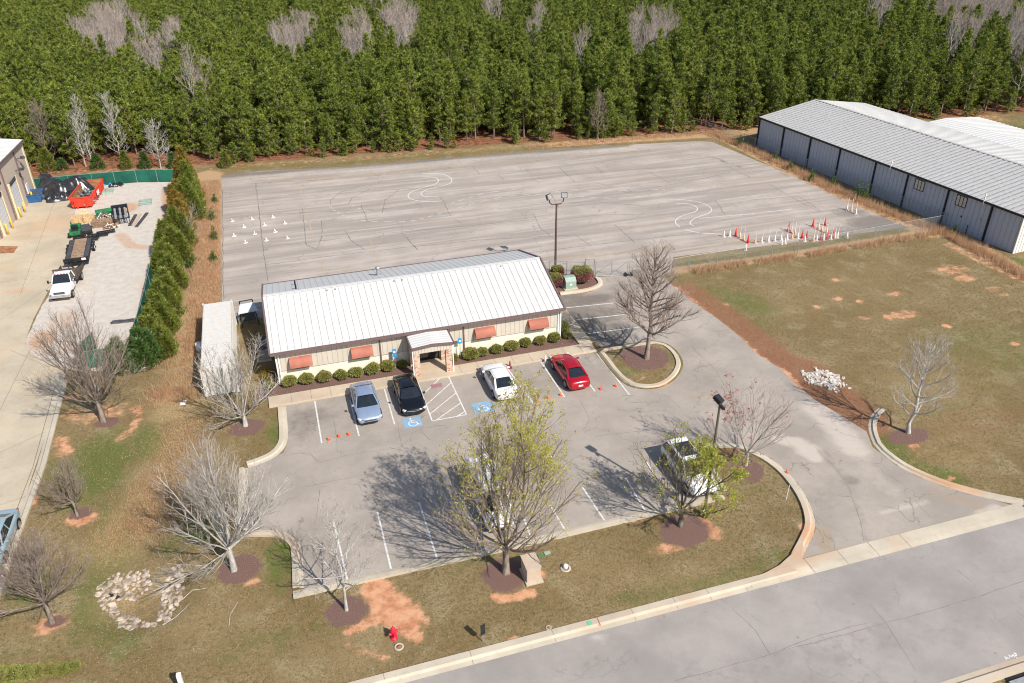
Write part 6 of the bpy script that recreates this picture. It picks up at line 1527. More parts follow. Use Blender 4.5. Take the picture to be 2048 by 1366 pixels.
# ---- bare and leafing broadleaf trees
def grow_tree(seed, H, crown_r, clear, limbs, lean=0, up=.5, tip_n=3, twig=1.0, leader=True, fork=None, tr=.16, l2=7, l3=4, curve=.25, rfun=None):
    r_ = np.random.default_rng(seed)
    trunk = []; twigs = []; tips = []
    top = np.array([r_.normal() * .15, r_.normal() * .15, H])
    def branch(p, d, L, rad, n=4, upb=.12, jit=.1):
        pts = [p]; d = unit(d); st = L / n
        for k in range(n):
            d = unit(d + r_.normal(size=3) * jit + np.array([0, 0, upb])); pts.append(pts[-1] + d * st)
        return pts, list(np.linspace(rad, rad * .35, n + 1))
    starts = []
    if leader:
        pts = [np.zeros(3)]; n = 8
        for k in range(1, n + 1): pts.append(np.array([r_.normal() * .05 * k ** .5, r_.normal() * .05 * k ** .5, H * .92 * k / n]))
        trunk.append((pts, list(np.linspace(tr, .02, n + 1) * np.array([1.35] + [1] * n))))
        for i in range(limbs):
            f = clear + (1 - clear) * ((i + .5) / limbs) ** .9 * .92
            zz = f * H * .95; k = min(int(zz / (H * .92) * n), n - 1); p = pts[k] + (pts[k + 1] - pts[k]) * (zz / (H * .92) * n - k) if k < n else pts[-1]
            t = (f - clear) / (1 - clear)
            Rl = crown_r * (rfun(t) if rfun else (1 - t) ** .7 * (.6 + .6 * min(1, t * 3)))
            a = i * 2.4 + r_.uniform(-.4, .4); el = up * (.6 + .9 * t) + r_.uniform(-.1, .1)
            starts.append((p, a, el, max(.5, Rl / max(.35, math.cos(el)) * r_.uniform(.8, 1.1)), tr * (.42 - .22 * t)))
    else:
        base = np.zeros(3); ch = clear * H
        pts = [base, np.array([.03, 0, ch * .5]), np.array([0, .03, ch])]; trunk.append((pts, [tr * 1.4, tr, tr * .9]))
        for i in range(limbs):
            a = i * 2.4 + r_.uniform(-.3, .3); q = (i + .5) / limbs; el = .26 + (PI / 2 - .36) * (1 - q ** .95) if fork is None else fork[0] + (fork[1] - fork[0]) * (1 - q)
            Lr = 1 / math.sqrt((math.cos(el) / crown_r) ** 2 + (math.sin(el) / (H - ch)) ** 2)
            starts.append((pts[-1] - np.array([0, 0, r_.uniform(0, ch * .25)]), a, el + r_.uniform(-.08, .08), Lr * r_.uniform(.82, 1.08), tr * r_.uniform(.28, .48)))
    for p, a, el, L, rad in starts:
        d = np.array([math.cos(a) * math.cos(el), math.sin(a) * math.cos(el), math.sin(el)])
        pts, rr = branch(p, d, L, rad, 5, curve * .4, .09); trunk.append((pts, rr))
        n2 = max(3, int(l2 * L / 2.5))
        for j in range(n2):
            f = .22 + .75 * (j + r_.uniform(0, .8)) / n2; k = min(int(f * 5), 4); q = pts[k] + (pts[k + 1] - pts[k]) * (f * 5 - k)
            ax = unit(pts[min(k + 1, 5)] - pts[k]); s = unit(np.cross(ax, r_.normal(size=3))); dd = unit(ax + s * r_.uniform(.5, .95) + np.array([0, 0, up * .35]))
            L2 = L * (1.05 - f) * .6 + .35; p2, r2 = branch(q, dd, L2 * r_.uniform(.7, 1.15), max(.012, rr[k] * .5), 3, curve * .5, .12); trunk.append((p2, r2))
            n3 = max(2, int(l3 * L2 / 1.0))
            for u in range(n3):
                f3 = .3 + .7 * (u + r_.uniform(0, .9)) / n3; k3 = min(int(f3 * 3), 2); q3 = p2[k3] + (p2[k3 + 1] - p2[k3]) * (f3 * 3 - k3)
                ax3 = unit(p2[k3 + 1] - p2[k3]); s3 = unit(np.cross(ax3, r_.normal(size=3))); d3 = unit(ax3 + s3 * r_.uniform(.45, 1) + np.array([0, 0, up * .3]))
                L3 = (L2 * (1.1 - f3) * .55 + .25) * r_.uniform(.7, 1.2) ; p3, r3 = branch(q3, d3, L3, .013 * twig, 3, curve * .5, .16); twigs.append((p3, r3))
                for w_ in range(tip_n):
                    f4 = r_.uniform(.25, 1); k4 = min(int(f4 * 3), 2); q4 = p3[k4] + (p3[k4 + 1] - p3[k4]) * (f4 * 3 - k4)
                    ax4 = unit(p3[k4 + 1] - p3[k4]); d4 = unit(ax4 + r_.normal(size=3) * .45 + np.array([0, 0, up * .3])); L4 = r_.uniform(.2, .5) * (.6 + crown_r * .12)
                    p4 = [q4, q4 + d4 * L4 * .5, q4 + unit(d4 + r_.normal(size=3) * .2) * L4]; twigs.append((p4, [.009 * twig, .007 * twig, .004 * twig])); tips.append(p4[-1]); tips.append(p4[1])
    return trunk, twigs, np.array(tips)
def bare_tree(name, px, py, label, barkm, seed, H, leaves=None, leafn=0, leafsel=None, lsz=(.1, .17), twm=None, group=None, cat='tree', loc=None, rz=0, **k):
    tk, tw, tips = grow_tree(seed, H, **k)
    t = empty(name, loc or P(px, py), rz, label, cat, group)
    V, F = tubes_np(tk, 5); np_mesh('trunk', V, F, barkm, t, smooth=True)
    V, F = tubes_np(tw, 3); cr_ = np_mesh('crown', V, F, twm or barkm, t)
    if leaves is not None:
        w_ = leafsel(tips) if leafsel else np.ones(len(tips)); w_ = np.maximum(w_, 0); pr = w_ / w_.sum()
        ctr = tips[RNG.choice(len(tips), leafn, p=pr)]
        B_ = np.repeat(ctr, 5, 0); B_ = B_ + RNG.normal(size=B_.shape) * .07; D_ = unit(RNG.normal(size=B_.shape) + np.array([0, 0, .5]))
        V = leaf_quads(B_, D_, RNG.uniform(*lsz, len(B_)), RNG.uniform(lsz[0] * .5, lsz[1] * .6, len(B_)))
        np_mesh('foliage', V, np.arange(len(V)).reshape(-1, 4), leaves, t)
    return t
bare_tree('tree', 1012, 1145, 'big tree with young yellow leaves beside the tan utility cabinet', MT['barkbrown'], 11, 12.6, MT['leafy'], 2200, lambda p: np.clip((p[:, 2] - 4.2) / 6, 0, 1) ** 1.3 * (1 + .35 * p[:, 0] / 4) + .02, (.08, .15), MT['twigtan'], crown_r=5.6, clear=.17, limbs=18, leader=False, up=.6, tr=.2, l2=5.3, l3=2.8, tip_n=2, twig=.72)
bare_tree('tree', 1360, 1052, 'smaller tree with yellow-green leaves hiding the white suv', MT['barkdark'], 12, 7.4, MT['leafy2'], 1400, lambda p: np.clip(.25 + p[:, 0] / 2.4, .08, 2) * np.clip(p[:, 2] / 4, .2, 1), (.08, .16), MT['barkdark'], crown_r=3.7, clear=.2, limbs=11, leader=False, up=.5, tr=.15, l2=6, l3=3, tip_n=2, twig=.9)
bare_tree('tree', 1293, 718, 'tall bare conical tree standing in the kerbed island', MT['barkbrown'], 13, 10.8, None, 0, twm=MT['twigpink'], crown_r=4.1, clear=.2, limbs=46, leader=True, up=.5, tr=.22, l2=8, l3=4.2, tip_n=2, twig=.75, rfun=lambda t: (1 - t) ** .8 * .85 + .1)
bare_tree('tree', 468, 1140, 'wide bare white-branched tree by the kerb corner above the stone basin', MT['barkwhite'], 14, 9.8, None, 0, crown_r=5.2, clear=.2, limbs=17, leader=False, up=.4, tr=.17, l2=5.5, l3=3, tip_n=2, twig=.7, twm=MT['barkgrey'])
bare_tree('tree', 491, 851, 'bare silver tree with several stems in front of the container', MT['barkwhite'], 15, 9.3, None, 0, crown_r=3.7, clear=.1, limbs=9, leader=False, up=.55, tr=.17, l2=6, l3=3, tip_n=2, fork=(.25, 1.4), twig=1.0, twm=MT['barkgrey'])
bare_tree('tree', 207, 843, 'large bare grey tree on bare clay beside the gravel yard', MT['barkbrown'], 16, 10.2, None, 0, crown_r=5.6, clear=.2, limbs=15, leader=False, up=.45, tr=.18, l2=5.4, l3=2.7, tip_n=2, twig=.7, twm=MT['barkbrown'])
bare_tree('tree', 155, 1031, 'small round bare tree between the yard kerb and the swale', MT['barkbrown'], 17, 5.0, None, 0, crown_r=2.0, clear=.25, limbs=13, leader=False, up=.6, tr=.09, l2=7, l3=4, tip_n=2, twig=.75)
bare_tree('tree', 105, 1245, 'dense bare tree with grey trunk at the left lawn edge', MT['barkbrown'], 18, 7.3, None, 0, crown_r=3.5, clear=.25, limbs=15, leader=False, up=.5, tr=.12, l2=7, l3=3.8, tip_n=2, twig=.75)
bare_tree('tree', 693, 1220, 'young bare white tree in mulch at the parking lot corner', MT['barkwhite'], 19, 7.2, None, 0, crown_r=2.9, clear=.2, limbs=20, leader=True, up=.5, tr=.1, l2=6, l3=3, tip_n=2, twig=.75, rfun=lambda t: (1 - t) ** .6 * .9 + .1, twm=MT['barkgrey'])
bare_tree('tree', 1491, 930, 'bare tree with tiny red buds behind the square light pole', MT['barkgrey'], 20, 7.8, MT['leafred'], 130, lambda p: np.clip(.2 - p[:, 0] / 3, .05, 2), (.09, .15), MT['twigpink'], crown_r=3.6, clear=.14, limbs=10, leader=False, up=.5, tr=.12, l2=6, l3=3, tip_n=1, twig=.75)
bare_tree('tree', 1816, 866, 'bare silver tree on the field side of the drive', MT['barkwhite'], 21, 8.0, None, 0, crown_r=3.3, clear=.12, limbs=22, leader=True, up=.6, tr=.15, l2=7, l3=3.6, tip_n=2, twig=.85, twm=MT['barkgrey'])
bare_tree('tree', 460, 487, 'scrubby bare sapling in the tall dry grass by the hedge', MT['barkgrey'], 22, 4.6, None, 0, loc=P(380, 487), crown_r=2.2, clear=.1, limbs=8, leader=False, up=.5, tr=.06, l2=6, l3=3, tip_n=2, twig=.9)
for px, py, H, cr_, s, lab, wm in [(322, 337, 6.6, 2.3, 31, 'spreading pale bare tree directly behind the green fence end', 1), (245, 328, 9.2, 2.0, 32, 'slim pale bare tree with two stems behind the green fence', 1), (184, 326, 9.5, 1.5, 33, 'tallest thin white bare tree behind the green fence', 1), (146, 322, 6.2, 1.9, 34, 'short pale bare tree behind the black tarpaulin', 1), (103, 330, 8.0, 2.4, 35, 'dark leaning bare tree beside the workshop corner', 0), (172, 333, 7.6, 1.2, 36, 'second thin white stem just left of the tallest white tree', 1), (1196, 280, 6.6, 1.8, 37, 'grey bare tree alone at the wood edge above the lot', 0)]:
    bare_tree('bare_tree', px, py, lab, MT['barkwhite'] if wm else MT['barkbrown'], s, H, None, 0, crown_r=cr_, clear=.12, limbs=26, leader=True, up=.85 if s != 31 else .6, tr=.1, l2=6, l3=3.4, tip_n=2, twig=1.2, rfun=lambda t: (1 - t) ** .6 * .8 + .15)

# ---- evergreen hedge
def conifer_mesh(H, Rr, seed, n=5200, sub=False):
    r_ = np.random.default_rng(seed)
    t = r_.uniform(0, 1, n) ** .85; a = r_.uniform(0, 2 * PI, n)
    lob = 1 + .16 * np.sin(a * 5 + t * 9 + seed) + .12 * np.sin(a * 9 - t * 21) + .1 * np.sin(t * 40 + 3 * np.sin(a * 2))
    rad = Rr * 1.1 * np.clip(1.04 - t, 0, 1) ** .72 * np.clip(.75 + t * 3, 0, 1) * lob * np.sqrt(r_.uniform(.55, 1, n))
    B_ = np.stack([rad * np.cos(a), rad * np.sin(a), H * (.02 + .96 * t)], 1)
    D_ = unit(np.stack([np.cos(a) * .75, np.sin(a) * .75, np.full(n, .8)], 1) + r_.normal(size=(n, 3)) * .35)
    if sub:
        k_ = r_.integers(0, 4, n); ox = np.array([0, .42, -.38, .1])[k_] * Rr; oy = np.array([0, .15, .3, -.42])[k_] * Rr; sz = np.array([1, .78, .86, .7])[k_]
        B_ = B_ * np.stack([.72 * sz + .1, .72 * sz + .1, sz], 1) + np.stack([ox, oy, np.zeros(n)], 1)
    V = tris_np(B_, D_, r_.uniform(.2, .46, n), r_.uniform(.07, .14, n))
    return V, np.arange(len(V)).reshape(-1, 3)
HG = 'evergreens of the long hedge'
hd = [((-10.3, 106.5), 6.6, 1.75, 'cedarrust', 'tallest bronze green hedge evergreen at the far end by the fence corner'), ((-9.9, 103.2), 5.6, 1.5, 'cedar', 'tall green hedge evergreen just in front of the tallest one'), ((-11.2, 102.0), 4.8, 1.2, 'cedarrust', 'narrow rust coloured hedge evergreen on the gravel side'),
      ((-9.9, 99.8), 5.0, 1.6, 'cedar', 'broad green hedge evergreen, third from the far end'), ((-11.1, 98.3), 4.2, 1.2, 'cedarrust', 'rust coloured hedge evergreen before the bare sapling'), ((-10.6, 95.2), 4.2, 1.25, 'cedarrust', 'bronze hedge evergreen above the blue fence gap'),
      ((-10.9, 91.2), 4.3, 1.6, 'cedar', 'big olive hedge evergreen just below the fence gap'), ((-11.9, 88.3), 4.2, 1.55, 'cedar', 'big olive hedge evergreen bulging over the gravel, upper one'), ((-11.0, 86.2), 4.3, 1.6, 'cedar', 'dense hedge evergreen midway along the gravel yard'), ((-11.9, 83.6), 3.7, 1.5, 'cedar', 'bushy hedge evergreen bulging over the gravel, lower one'),
      ((-11.0, 80.4), 3.6, 1.35, 'cedar', 'hedge evergreen beside the rusty square cover'), ((-11.3, 77.2), 3.6, 1.35, 'cedar', 'yellowish hedge evergreen level with the container far end'), ((-11.6, 74.0), 3.9, 1.5, 'cedar', 'full hedge evergreen beside the flat cloth scrap'), ((-11.4, 71.2), 3.7, 1.45, 'cedar', 'full hedge evergreen level with the container middle'),
      ((-12.0, 68.4), 3.4, 1.35, 'cedar', 'bright hedge evergreen near the lower bend'), ((-11.2, 66.6), 3.2, 1.1, 'cedar', 'yellow green small hedge evergreen on the grass side'), ((-12.7, 65.3), 3.7, 1.35, 'cedardark', 'deep green hedge evergreen at the lower corner'), ((-14.4, 64.9), 3.0, 1.15, 'cedardark', 'short deep green evergreen, last before the sagging gate')]
for i, (xy, H, Rr, mt, lab) in enumerate(hd):
    t = empty('hedge_evergreen', (xy[0], xy[1], 0), random.uniform(0, 6), lab, 'evergreen tree', HG)
    V, F = conifer_mesh(H * random.uniform(.88, 1.14), Rr * 1.0, 200 + i, int(3000 * Rr * H / 3), True); np_mesh('foliage', V, F, MT[mt], t)
    m = MB(); m.tube([(0, 0, 0), (0, 0, H * .85)], [.09, .03], 6); m.build('trunk', MT['barkbrown'], t)
for i, (px, py, H, Rr, mt, lab) in enumerate([(99, 342, 3.2, 1.1, 'cedar', 'bright cone shaped evergreen by the workshop corner behind the fence'), (254, 338, 2.6, .75, 'cedar', 'narrow evergreen behind the green fence, middle one'), (292, 338, 2.5, .75, 'cedardark', 'narrow dark evergreen behind the fence left of the pale spreading tree'), (349, 337, 2.3, .7, 'cedardark', 'narrow evergreen behind the fence right of the pale spreading tree'), (197, 338, 2.2, .9, 'cedardark', 'squat dark evergreen behind the green fence'), (127, 340, 1.6, .7, 'cedardark', 'low dark evergreen behind the tarpaulin'), (452, 335, 2.2, .8, 'cedar', 'small bushy evergreen at the wood edge by the lot corner')]):
    t = empty('small_evergreen', P(px, py), random.uniform(0, 6), lab, 'evergreen tree', 'evergreens behind the green fence')
    V, F = conifer_mesh(H, Rr, 300 + i, int(1300 * Rr * H / 2)); np_mesh('foliage', V, F, MT[mt], t)
    m = MB(); m.tube([(0, 0, 0), (0, 0, H * .8)], [.06, .02], 6); m.build('trunk', MT['barkbrown'], t)

# ---- bushes
def bush_mesh(rx, ry, rz_, seed, n=2200, boxy=2.0):
    r_ = np.random.default_rng(seed); d = unit(r_.normal(size=(n, 3))); d[:, 2] = np.abs(d[:, 2]) * 1.0 - .25 * (r_.uniform(size=n) < .35)
    q = (np.abs(d) ** boxy).sum(1) ** (-1 / boxy); d = d * q[:, None]
    rr = r_.uniform(.86, 1.04, n) * (1 + .06 * np.sin(d[:, 0] * 6 + seed) + .05 * np.sin(d[:, 1] * 8))
    B_ = d * np.array([rx, ry, rz_]) * rr[:, None] + np.array([0, 0, rz_ * .72]); B_[:, 2] = np.maximum(B_[:, 2], .02)
    D_ = unit(unit(d) + r_.normal(size=(n, 3)) * .6)
    V = leaf_quads(B_, D_, r_.uniform(.07, .13, n), r_.uniform(.04, .08, n))
    F = np.arange(len(V)).reshape(-1, 4)
    # dark twig core
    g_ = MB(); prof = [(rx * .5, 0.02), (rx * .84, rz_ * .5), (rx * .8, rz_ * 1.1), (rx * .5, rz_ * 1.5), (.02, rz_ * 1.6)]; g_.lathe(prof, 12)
    return V, F, g_, (rx, ry)
BM = []
for s in range(3):
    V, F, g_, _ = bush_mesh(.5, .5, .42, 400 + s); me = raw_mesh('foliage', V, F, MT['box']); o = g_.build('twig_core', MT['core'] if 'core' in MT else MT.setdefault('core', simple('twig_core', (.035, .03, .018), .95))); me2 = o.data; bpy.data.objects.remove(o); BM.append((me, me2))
def bush(x, y, sc, lab, group, k, cat='bush', name='round_bush'):
    t = empty(name, (x, y, .02), random.uniform(0, 6), lab, cat, group); t.scale = (sc * random.uniform(.86, 1.12), sc * random.uniform(.86, 1.12), sc * random.uniform(.82, 1.1))
    for nm, me in (('foliage', BM[k % 3][0]), ('twig_core', BM[k % 3][1])):
        o = bpy.data.objects.new(nm, me); C.objects.link(o); o.parent = t
G1 = 'round bushes along the front wall'
for i, (px, py, s) in enumerate([(581, 773, 1.05), (615, 768, 1.05), (650, 764, 1.12), (684, 759, 1.0), (714, 753, 1.05), (747, 748, 1.12), (777, 742, 1.05)]): q = P(px, py); bush(q.x, q.y + .15, s, '%s round clipped bush from the left end of the building front' % ORD[i], G1, i)
q = P(806, 736); bush(q.x, q.y + .15, .85, 'loose shaded bush tucked against the left side of the canopy', G1, 1)
for i, (px, py, s) in enumerate([(943, 717, 1.25), (966, 712, .95), (995, 707, .95), (1025, 700, 1.05), (1052, 694, 1.0), (1082, 689, 1.08), (1110, 684, 1.08)]): q = P(px, py); bush(q.x, q.y + .15, s, '%s round clipped bush right of the entrance canopy' % ORD[i], G1, i)
q = P(908, 722); bush(q.x, q.y + .1, .8, 'small leafy bush tucked against the right side of the canopy', G1, 2)
for i, (x, y, s, l) in enumerate([(22.9, 59.6, 1.35, 'large yellow green bush at the right front corner of the building'), (22.75, 61.3, 1.2, 'bush behind the large one along the right side wall'), (23.0, 58.3, .8, 'small bush at the very corner of the right mulch bed'), (-2.75, 58.2, .8, 'lone green bush left of the building front corner')]): bush(x, y, s, l, 'bushes at the building corners', i)
for i, (x, y) in enumerate([(-3.0, 59.4), (-2.85, 60.4)]):
    t = empty('grass_clump', (x, y, 0), 0, ['orange brown grass clump nearest the building corner', 'orange brown grass clump behind the nearer one'][i], 'plant', 'brown clumps by the building corner')
    B_ = RNG.normal(size=(500, 3)) * np.array([.2, .2, 0]); D_ = unit(RNG.normal(size=(500, 3)) * .5 + np.array([0, 0, 1])); V = tris_np(B_, D_, RNG.uniform(.4, .9, 500), RNG.uniform(.03, .06, 500)); np_mesh('blade', V, np.arange(1500).reshape(-1, 3), MT['cedarrust'], t)
def red_bush(x, y, rx, ry, rz_, lab, seed):
    t = empty('clipped_bush', (x, y, .02), 0, lab, 'bush', 'clipped red and green bushes by the gate')
    V, F, g_, _ = bush_mesh(rx, ry, rz_, seed, 4200, 4.0)
    ctr = V.reshape(-1, 4, 3).mean(1); topm = (ctr[:, 2] > rz_ * 1.35 + .12 * np.sin(ctr[:, 0] * 5)).astype(int)
    np_mesh('foliage', V, F, [MT['redbush'], MT['box']], t, mi=topm)
    g_.build('twig_core', MT['core'], t)
red_bush(25.3, 68.3, .75, .7, .8, 'boxy green topped bush left of the green transformer', 411)
red_bush(28.25, 68.5, .95, .85, .95, 'largest boxy green topped red bush right of the transformer', 412)
red_bush(26.5, 70.6, .6, .5, .62, 'small dark red clipped bush behind the light pole', 413)
red_bush(29.3, 69.0, .35, .4, .6, 'thin red bush squeezed beside the gate post', 414)
q1 = P(5, 1362); q2 = P(150, 1340)
for i in range(7):
    p = q1.lerp(q2, i / 6); bush(p.x, p.y, 1.0 - .05 * i, '%s clump from the left of the low green hedge at the lower left' % ORD[i], 'low hedge clumps', i, 'hedge', 'hedge_clump')

# ---- grass
def tufts(name, pts, n_blades, hgt_, spread, mat, lab, cat, wdt=.035):
    c = np.array(pts); B_ = np.repeat(c, n_blades, 0); B_ = B_ + RNG.normal(size=B_.shape) * np.array([spread, spread, 0]); B_[:, 2] = -.02
    D_ = unit(RNG.normal(size=B_.shape) * np.array([.28, .28, .05]) + np.array([.12, 0, 1]))
    hs = np.repeat(RNG.uniform(.55, 1.1, len(c)), n_blades) * hgt_ * RNG.uniform(.6, 1.1, len(B_))
    V = tris_np(B_, D_, hs, np.full(len(B_), wdt) * RNG.uniform(.7, 1.4, len(B_)))
    return tag(np_mesh(name, V, np.arange(len(V)).reshape(-1, 3), mat), lab, cat, kind='stuff')
def along(pts, step, off, jit):
    q = PL(pts); out = []
    for a, b in zip(q[:-1], q[1:]):
        L = (b - a).length; n = int(L / step)
        for i in range(n):
            p = a.lerp(b, (i + random.random()) / max(1, n)); out.append((p.x + random.gauss(0, jit) , p.y + random.gauss(0, off), 0))
    return out
pts = along([(1385, 545), (1460, 532), (1560, 520), (1650, 505), (1760, 487), (1890, 464)], .05, .3, .15)
pts = [p for p in pts if math.sin(p[0] * 2.1) + math.sin(p[0] * .9 + 1) > -1.1]
tufts('tall_dry_grass', pts, 9, .95, .1, MT['drygrass'], 'row of tall tan dry grass along the chain link fence of the field', 'dry grass')
tufts('tall_dry_grass', along([(1890, 468), (1930, 488), (2000, 525), (2060, 560)], .03, .5, .5), 9, 1.0, .12, MT['drygrass'], 'tall tan dry grass between field and warehouse wall', 'dry grass')
tufts('tall_dry_grass', along([(1425, 268), (1500, 300), (1600, 348), (1700, 395), (1800, 437), (1880, 462)], .03, .5, .55), 8, .95, .12, MT['drygrass'], 'tall dry grass strip between training lot and warehouse fence', 'dry grass')
tufts('tall_dry_grass', along([(1050, 297), (1200, 284), (1430, 266)], .09, .5, .5), 8, .7, .1, MT['drygrass'], 'sparse dry grass at the wood edge above the lot', 'dry grass')
q = [(random.uniform(-9.6, -6.7), random.uniform(66, 114), 0) for _ in range(3600)]
tufts('tall_dry_grass', q, 7, .62, .14, MT['drygrass'], 'tan dry grass band between hedge and training lot', 'dry grass')
q = []
sp = PL([(378, 835), (350, 930), (300, 1010), (245, 1090)])
for a_, b_ in zip(sp[:-1], sp[1:]):
    for _ in range(900): p_ = a_.lerp(b_, random.random()); q.append((p_.x + random.gauss(0, 1.5), p_.y + random.gauss(0, .6), 0))
tufts('rough_grass', q, 5, .22, .16, MT['drygrass'], 'rough tan and brown grass in the swale left of the parking lot', 'grass', .03)
q = [(-9.2 + random.gauss(0, 1.3), random.uniform(58, 70), 0) for _ in range(500)] + [(P(322, 790).x + random.gauss(0, .5), P(322, 790).y + random.gauss(0, .6), 0) for _ in range(160)]
tufts('tall_dry_grass', q, 7, .6, .14, MT['drygrass'], 'tan dry grass left of the container and below the hedge', 'dry grass')
for i, (px, py, H, s) in enumerate([(380, 535, 1.3, .7), (430, 480, 1.6, .6), (425, 440, 1.4, .8), (405, 425, 1.5, 1.0), (428, 522, 1.1, .6), (430, 405, 1.0, .5), (395, 395, 1.1, .7), (1715, 395, 2.2, .9), (1730, 400, 2.0, .8), (1622, 362, 1.5, .6), (1580, 340, 1.2, .5), (1550, 322, 1.3, .5), (1665, 372, 1.2, .6), (1480, 292, 1.6, .7), (1906, 470, 1.2, .5)]):
    n = 500; B_ = RNG.normal(size=(n, 3)) * np.array([.3, .3, .3]) * s; B_[:, 2] = np.abs(RNG.normal(size=n)) * H * .45; B_[:, 2] = np.minimum(B_[:, 2], H)
    B_[:, :2] *= (1.3 - B_[:, 2:3] / H * .8); D_ = unit(RNG.normal(size=(n, 3)) * .7 + np.array([0, 0, .8])); V = leaf_quads(B_, D_, RNG.uniform(.12, .25, n), RNG.uniform(.05, .1, n))
    side = 'hedge side grass band' if px < 600 else 'warehouse fence strip'
    o = empty('green_sapling', P(px, py)); np_mesh('foliage', V, np.arange(len(V)).reshape(-1, 4), MT['weed'], o)
    m = MB(); m.tube([(0, 0, 0), (.03, 0, H * .8)], [.03, .01], 5); m.build('stem', MT['barkbrown'], o)
    tag(o, '%s small green sapling in the %s' % (ORD[i if px < 600 else i - 7], side), 'sapling', 'green saplings in the dry grass')
# short rough turf over the lawns
def turf(name, n, box_, test, lab, mat, h=.1):
    X = RNG.uniform(box_[0], box_[1], n); Y = RNG.uniform(box_[2], box_[3], n)
    keep = test(X, Y); X = X[keep]; Y = Y[keep]; Z = gh(X, Y) - .01
    B_ = np.stack([X, Y, Z], 1); D_ = unit(RNG.normal(size=B_.shape) * np.array([.8, .8, .1]) + np.array([0, 0, .7]))
    V = tris_np(B_, D_, RNG.uniform(.5, 1.3, len(B_)) * h, np.full(len(B_), .05))
    return tag(np_mesh(name, V, np.arange(len(V)).reshape(-1, 3), mat), lab, 'grass', kind='stuff')
LOTW = [tuple(p[:2]) for p in PL(LOT)]; YP = yp; TPW = TP
def free(X, Y):
    k = ~inside(X, Y, LOTW) & ~inside(X, Y, YP) & ~inside(X, Y, TPW)
    for nm in ('mulch', 'gravel', 'clay'): k &= field(X, Y, FE[nm]) < .35
    return k
MT['turf'] = m_leaf('lawn_blades', ((.2, .155, .07), (.45, .35, .2), (.3, .24, .12), (.2, .2, .08)), .3)
t1 = lambda X, Y: free(X, Y) & (Y > 28.9) & ~((X > -4.2) & (X < 25) & (Y > 34.9) & (Y < 72)) & ~((X < -3.2) & (X > -8.8) & (Y > 58) & (Y < 71))
turf('lawn_grass', 150000, (-18.2, 36, 28.9, 56), t1, 'short brown lawn grass round the parking lot', MT['turf'])
turf('lawn_grass', 70000, (30, 74, 28.9, 68), t1, 'short olive grass of the open field', MT['turf'], .12)

# ---- riprap basin stones
SM = []
for s in range(4):
    r_ = np.random.default_rng(500 + s); m = MB(); m.lathe([(.0, -.5), (.7, -.4), (1, 0), (.75, .4), (.0, .5)], 7)
    m.v = [(x * r_.uniform(.8, 1.15), y * r_.uniform(.8, 1.15), z * r_.uniform(.7, 1.1)) for x, y, z in m.v]; m.sm = [False] * len(m.sm); o = m.build('stone', MT['stone']); SM.append(o.data); bpy.data.objects.remove(o)
MT2 = simple('pale_stone', (.58, .5, .41), .9, var=.3, scale=1.5)
rip = []
def stones(poly, n, lab):
    q = PL(poly); xs = [p.x for p in q]; ys = [p.y for p in q]; k = 0; tries = 0
    while k < n and tries < 4000:
        tries += 1; x = random.uniform(min(xs), max(xs)); y = random.uniform(min(ys), max(ys))
        if not inside(np.array([x]), np.array([y]), q)[0]: continue
        if any((x - a) ** 2 + (y - b) ** 2 < .23 ** 2 for a, b in rip): continue
        rip.append((x, y)); o = bpy.data.objects.new('stone', random.choice(SM)); C.objects.link(o)
        s = random.uniform(.09, .2); o.location = (x, y, float(gh(np.array([x]), np.array([y]))[0]) + .03); o.scale = (s * random.uniform(1, 1.5), s, s * .6); o.rotation_euler = (random.uniform(-.3, .3), random.uniform(-.3, .3), random.uniform(0, 3))
        tag(o, lab, 'stone', 'riprap stones ' + lab.split('stone ')[1]); k += 1
stones([(196, 1174), (222, 1150), (292, 1134), (298, 1162), (268, 1188), (215, 1192)], 95, 'pale riprap stone on the upper left bank of the drainage basin')
stones([(318, 1170), (340, 1138), (362, 1130), (362, 1190), (335, 1238), (312, 1240), (320, 1205)], 105, 'pale riprap stone on the right bank of the drainage basin')
stones([(195, 1185), (215, 1185), (230, 1215), (290, 1240), (310, 1246), (270, 1256), (240, 1250), (205, 1215)], 80, 'brown grey riprap stone on the near bank of the drainage basin')
m = MB(); m.tube([P(218, 1192, -.25), P(240, 1198, -.4)], .16, 12); tag(m.build('drain_pipe', MT['black']), 'black drain pipe end opening into the stone basin', 'pipe')
for i, pts in enumerate([[(363, 1200), (385, 1180), (412, 1177)], [(325, 1250), (350, 1235), (372, 1215), (377, 1208)], [(458, 1250), (460, 1230), (475, 1205)]]):
    m = MB(); m.tube([P(a, b, .03) for a, b in pts], [.03, .022, .016, .01][:len(pts)], 5); tag(m.build('fallen_branch', MT['barkwhite']), ['fallen pale branch right of the stone basin', 'long curved fallen branch at the lower side of the basin', 'thin fallen twig below the white branched tree'][i], 'branch', 'fallen branches on the lawn')
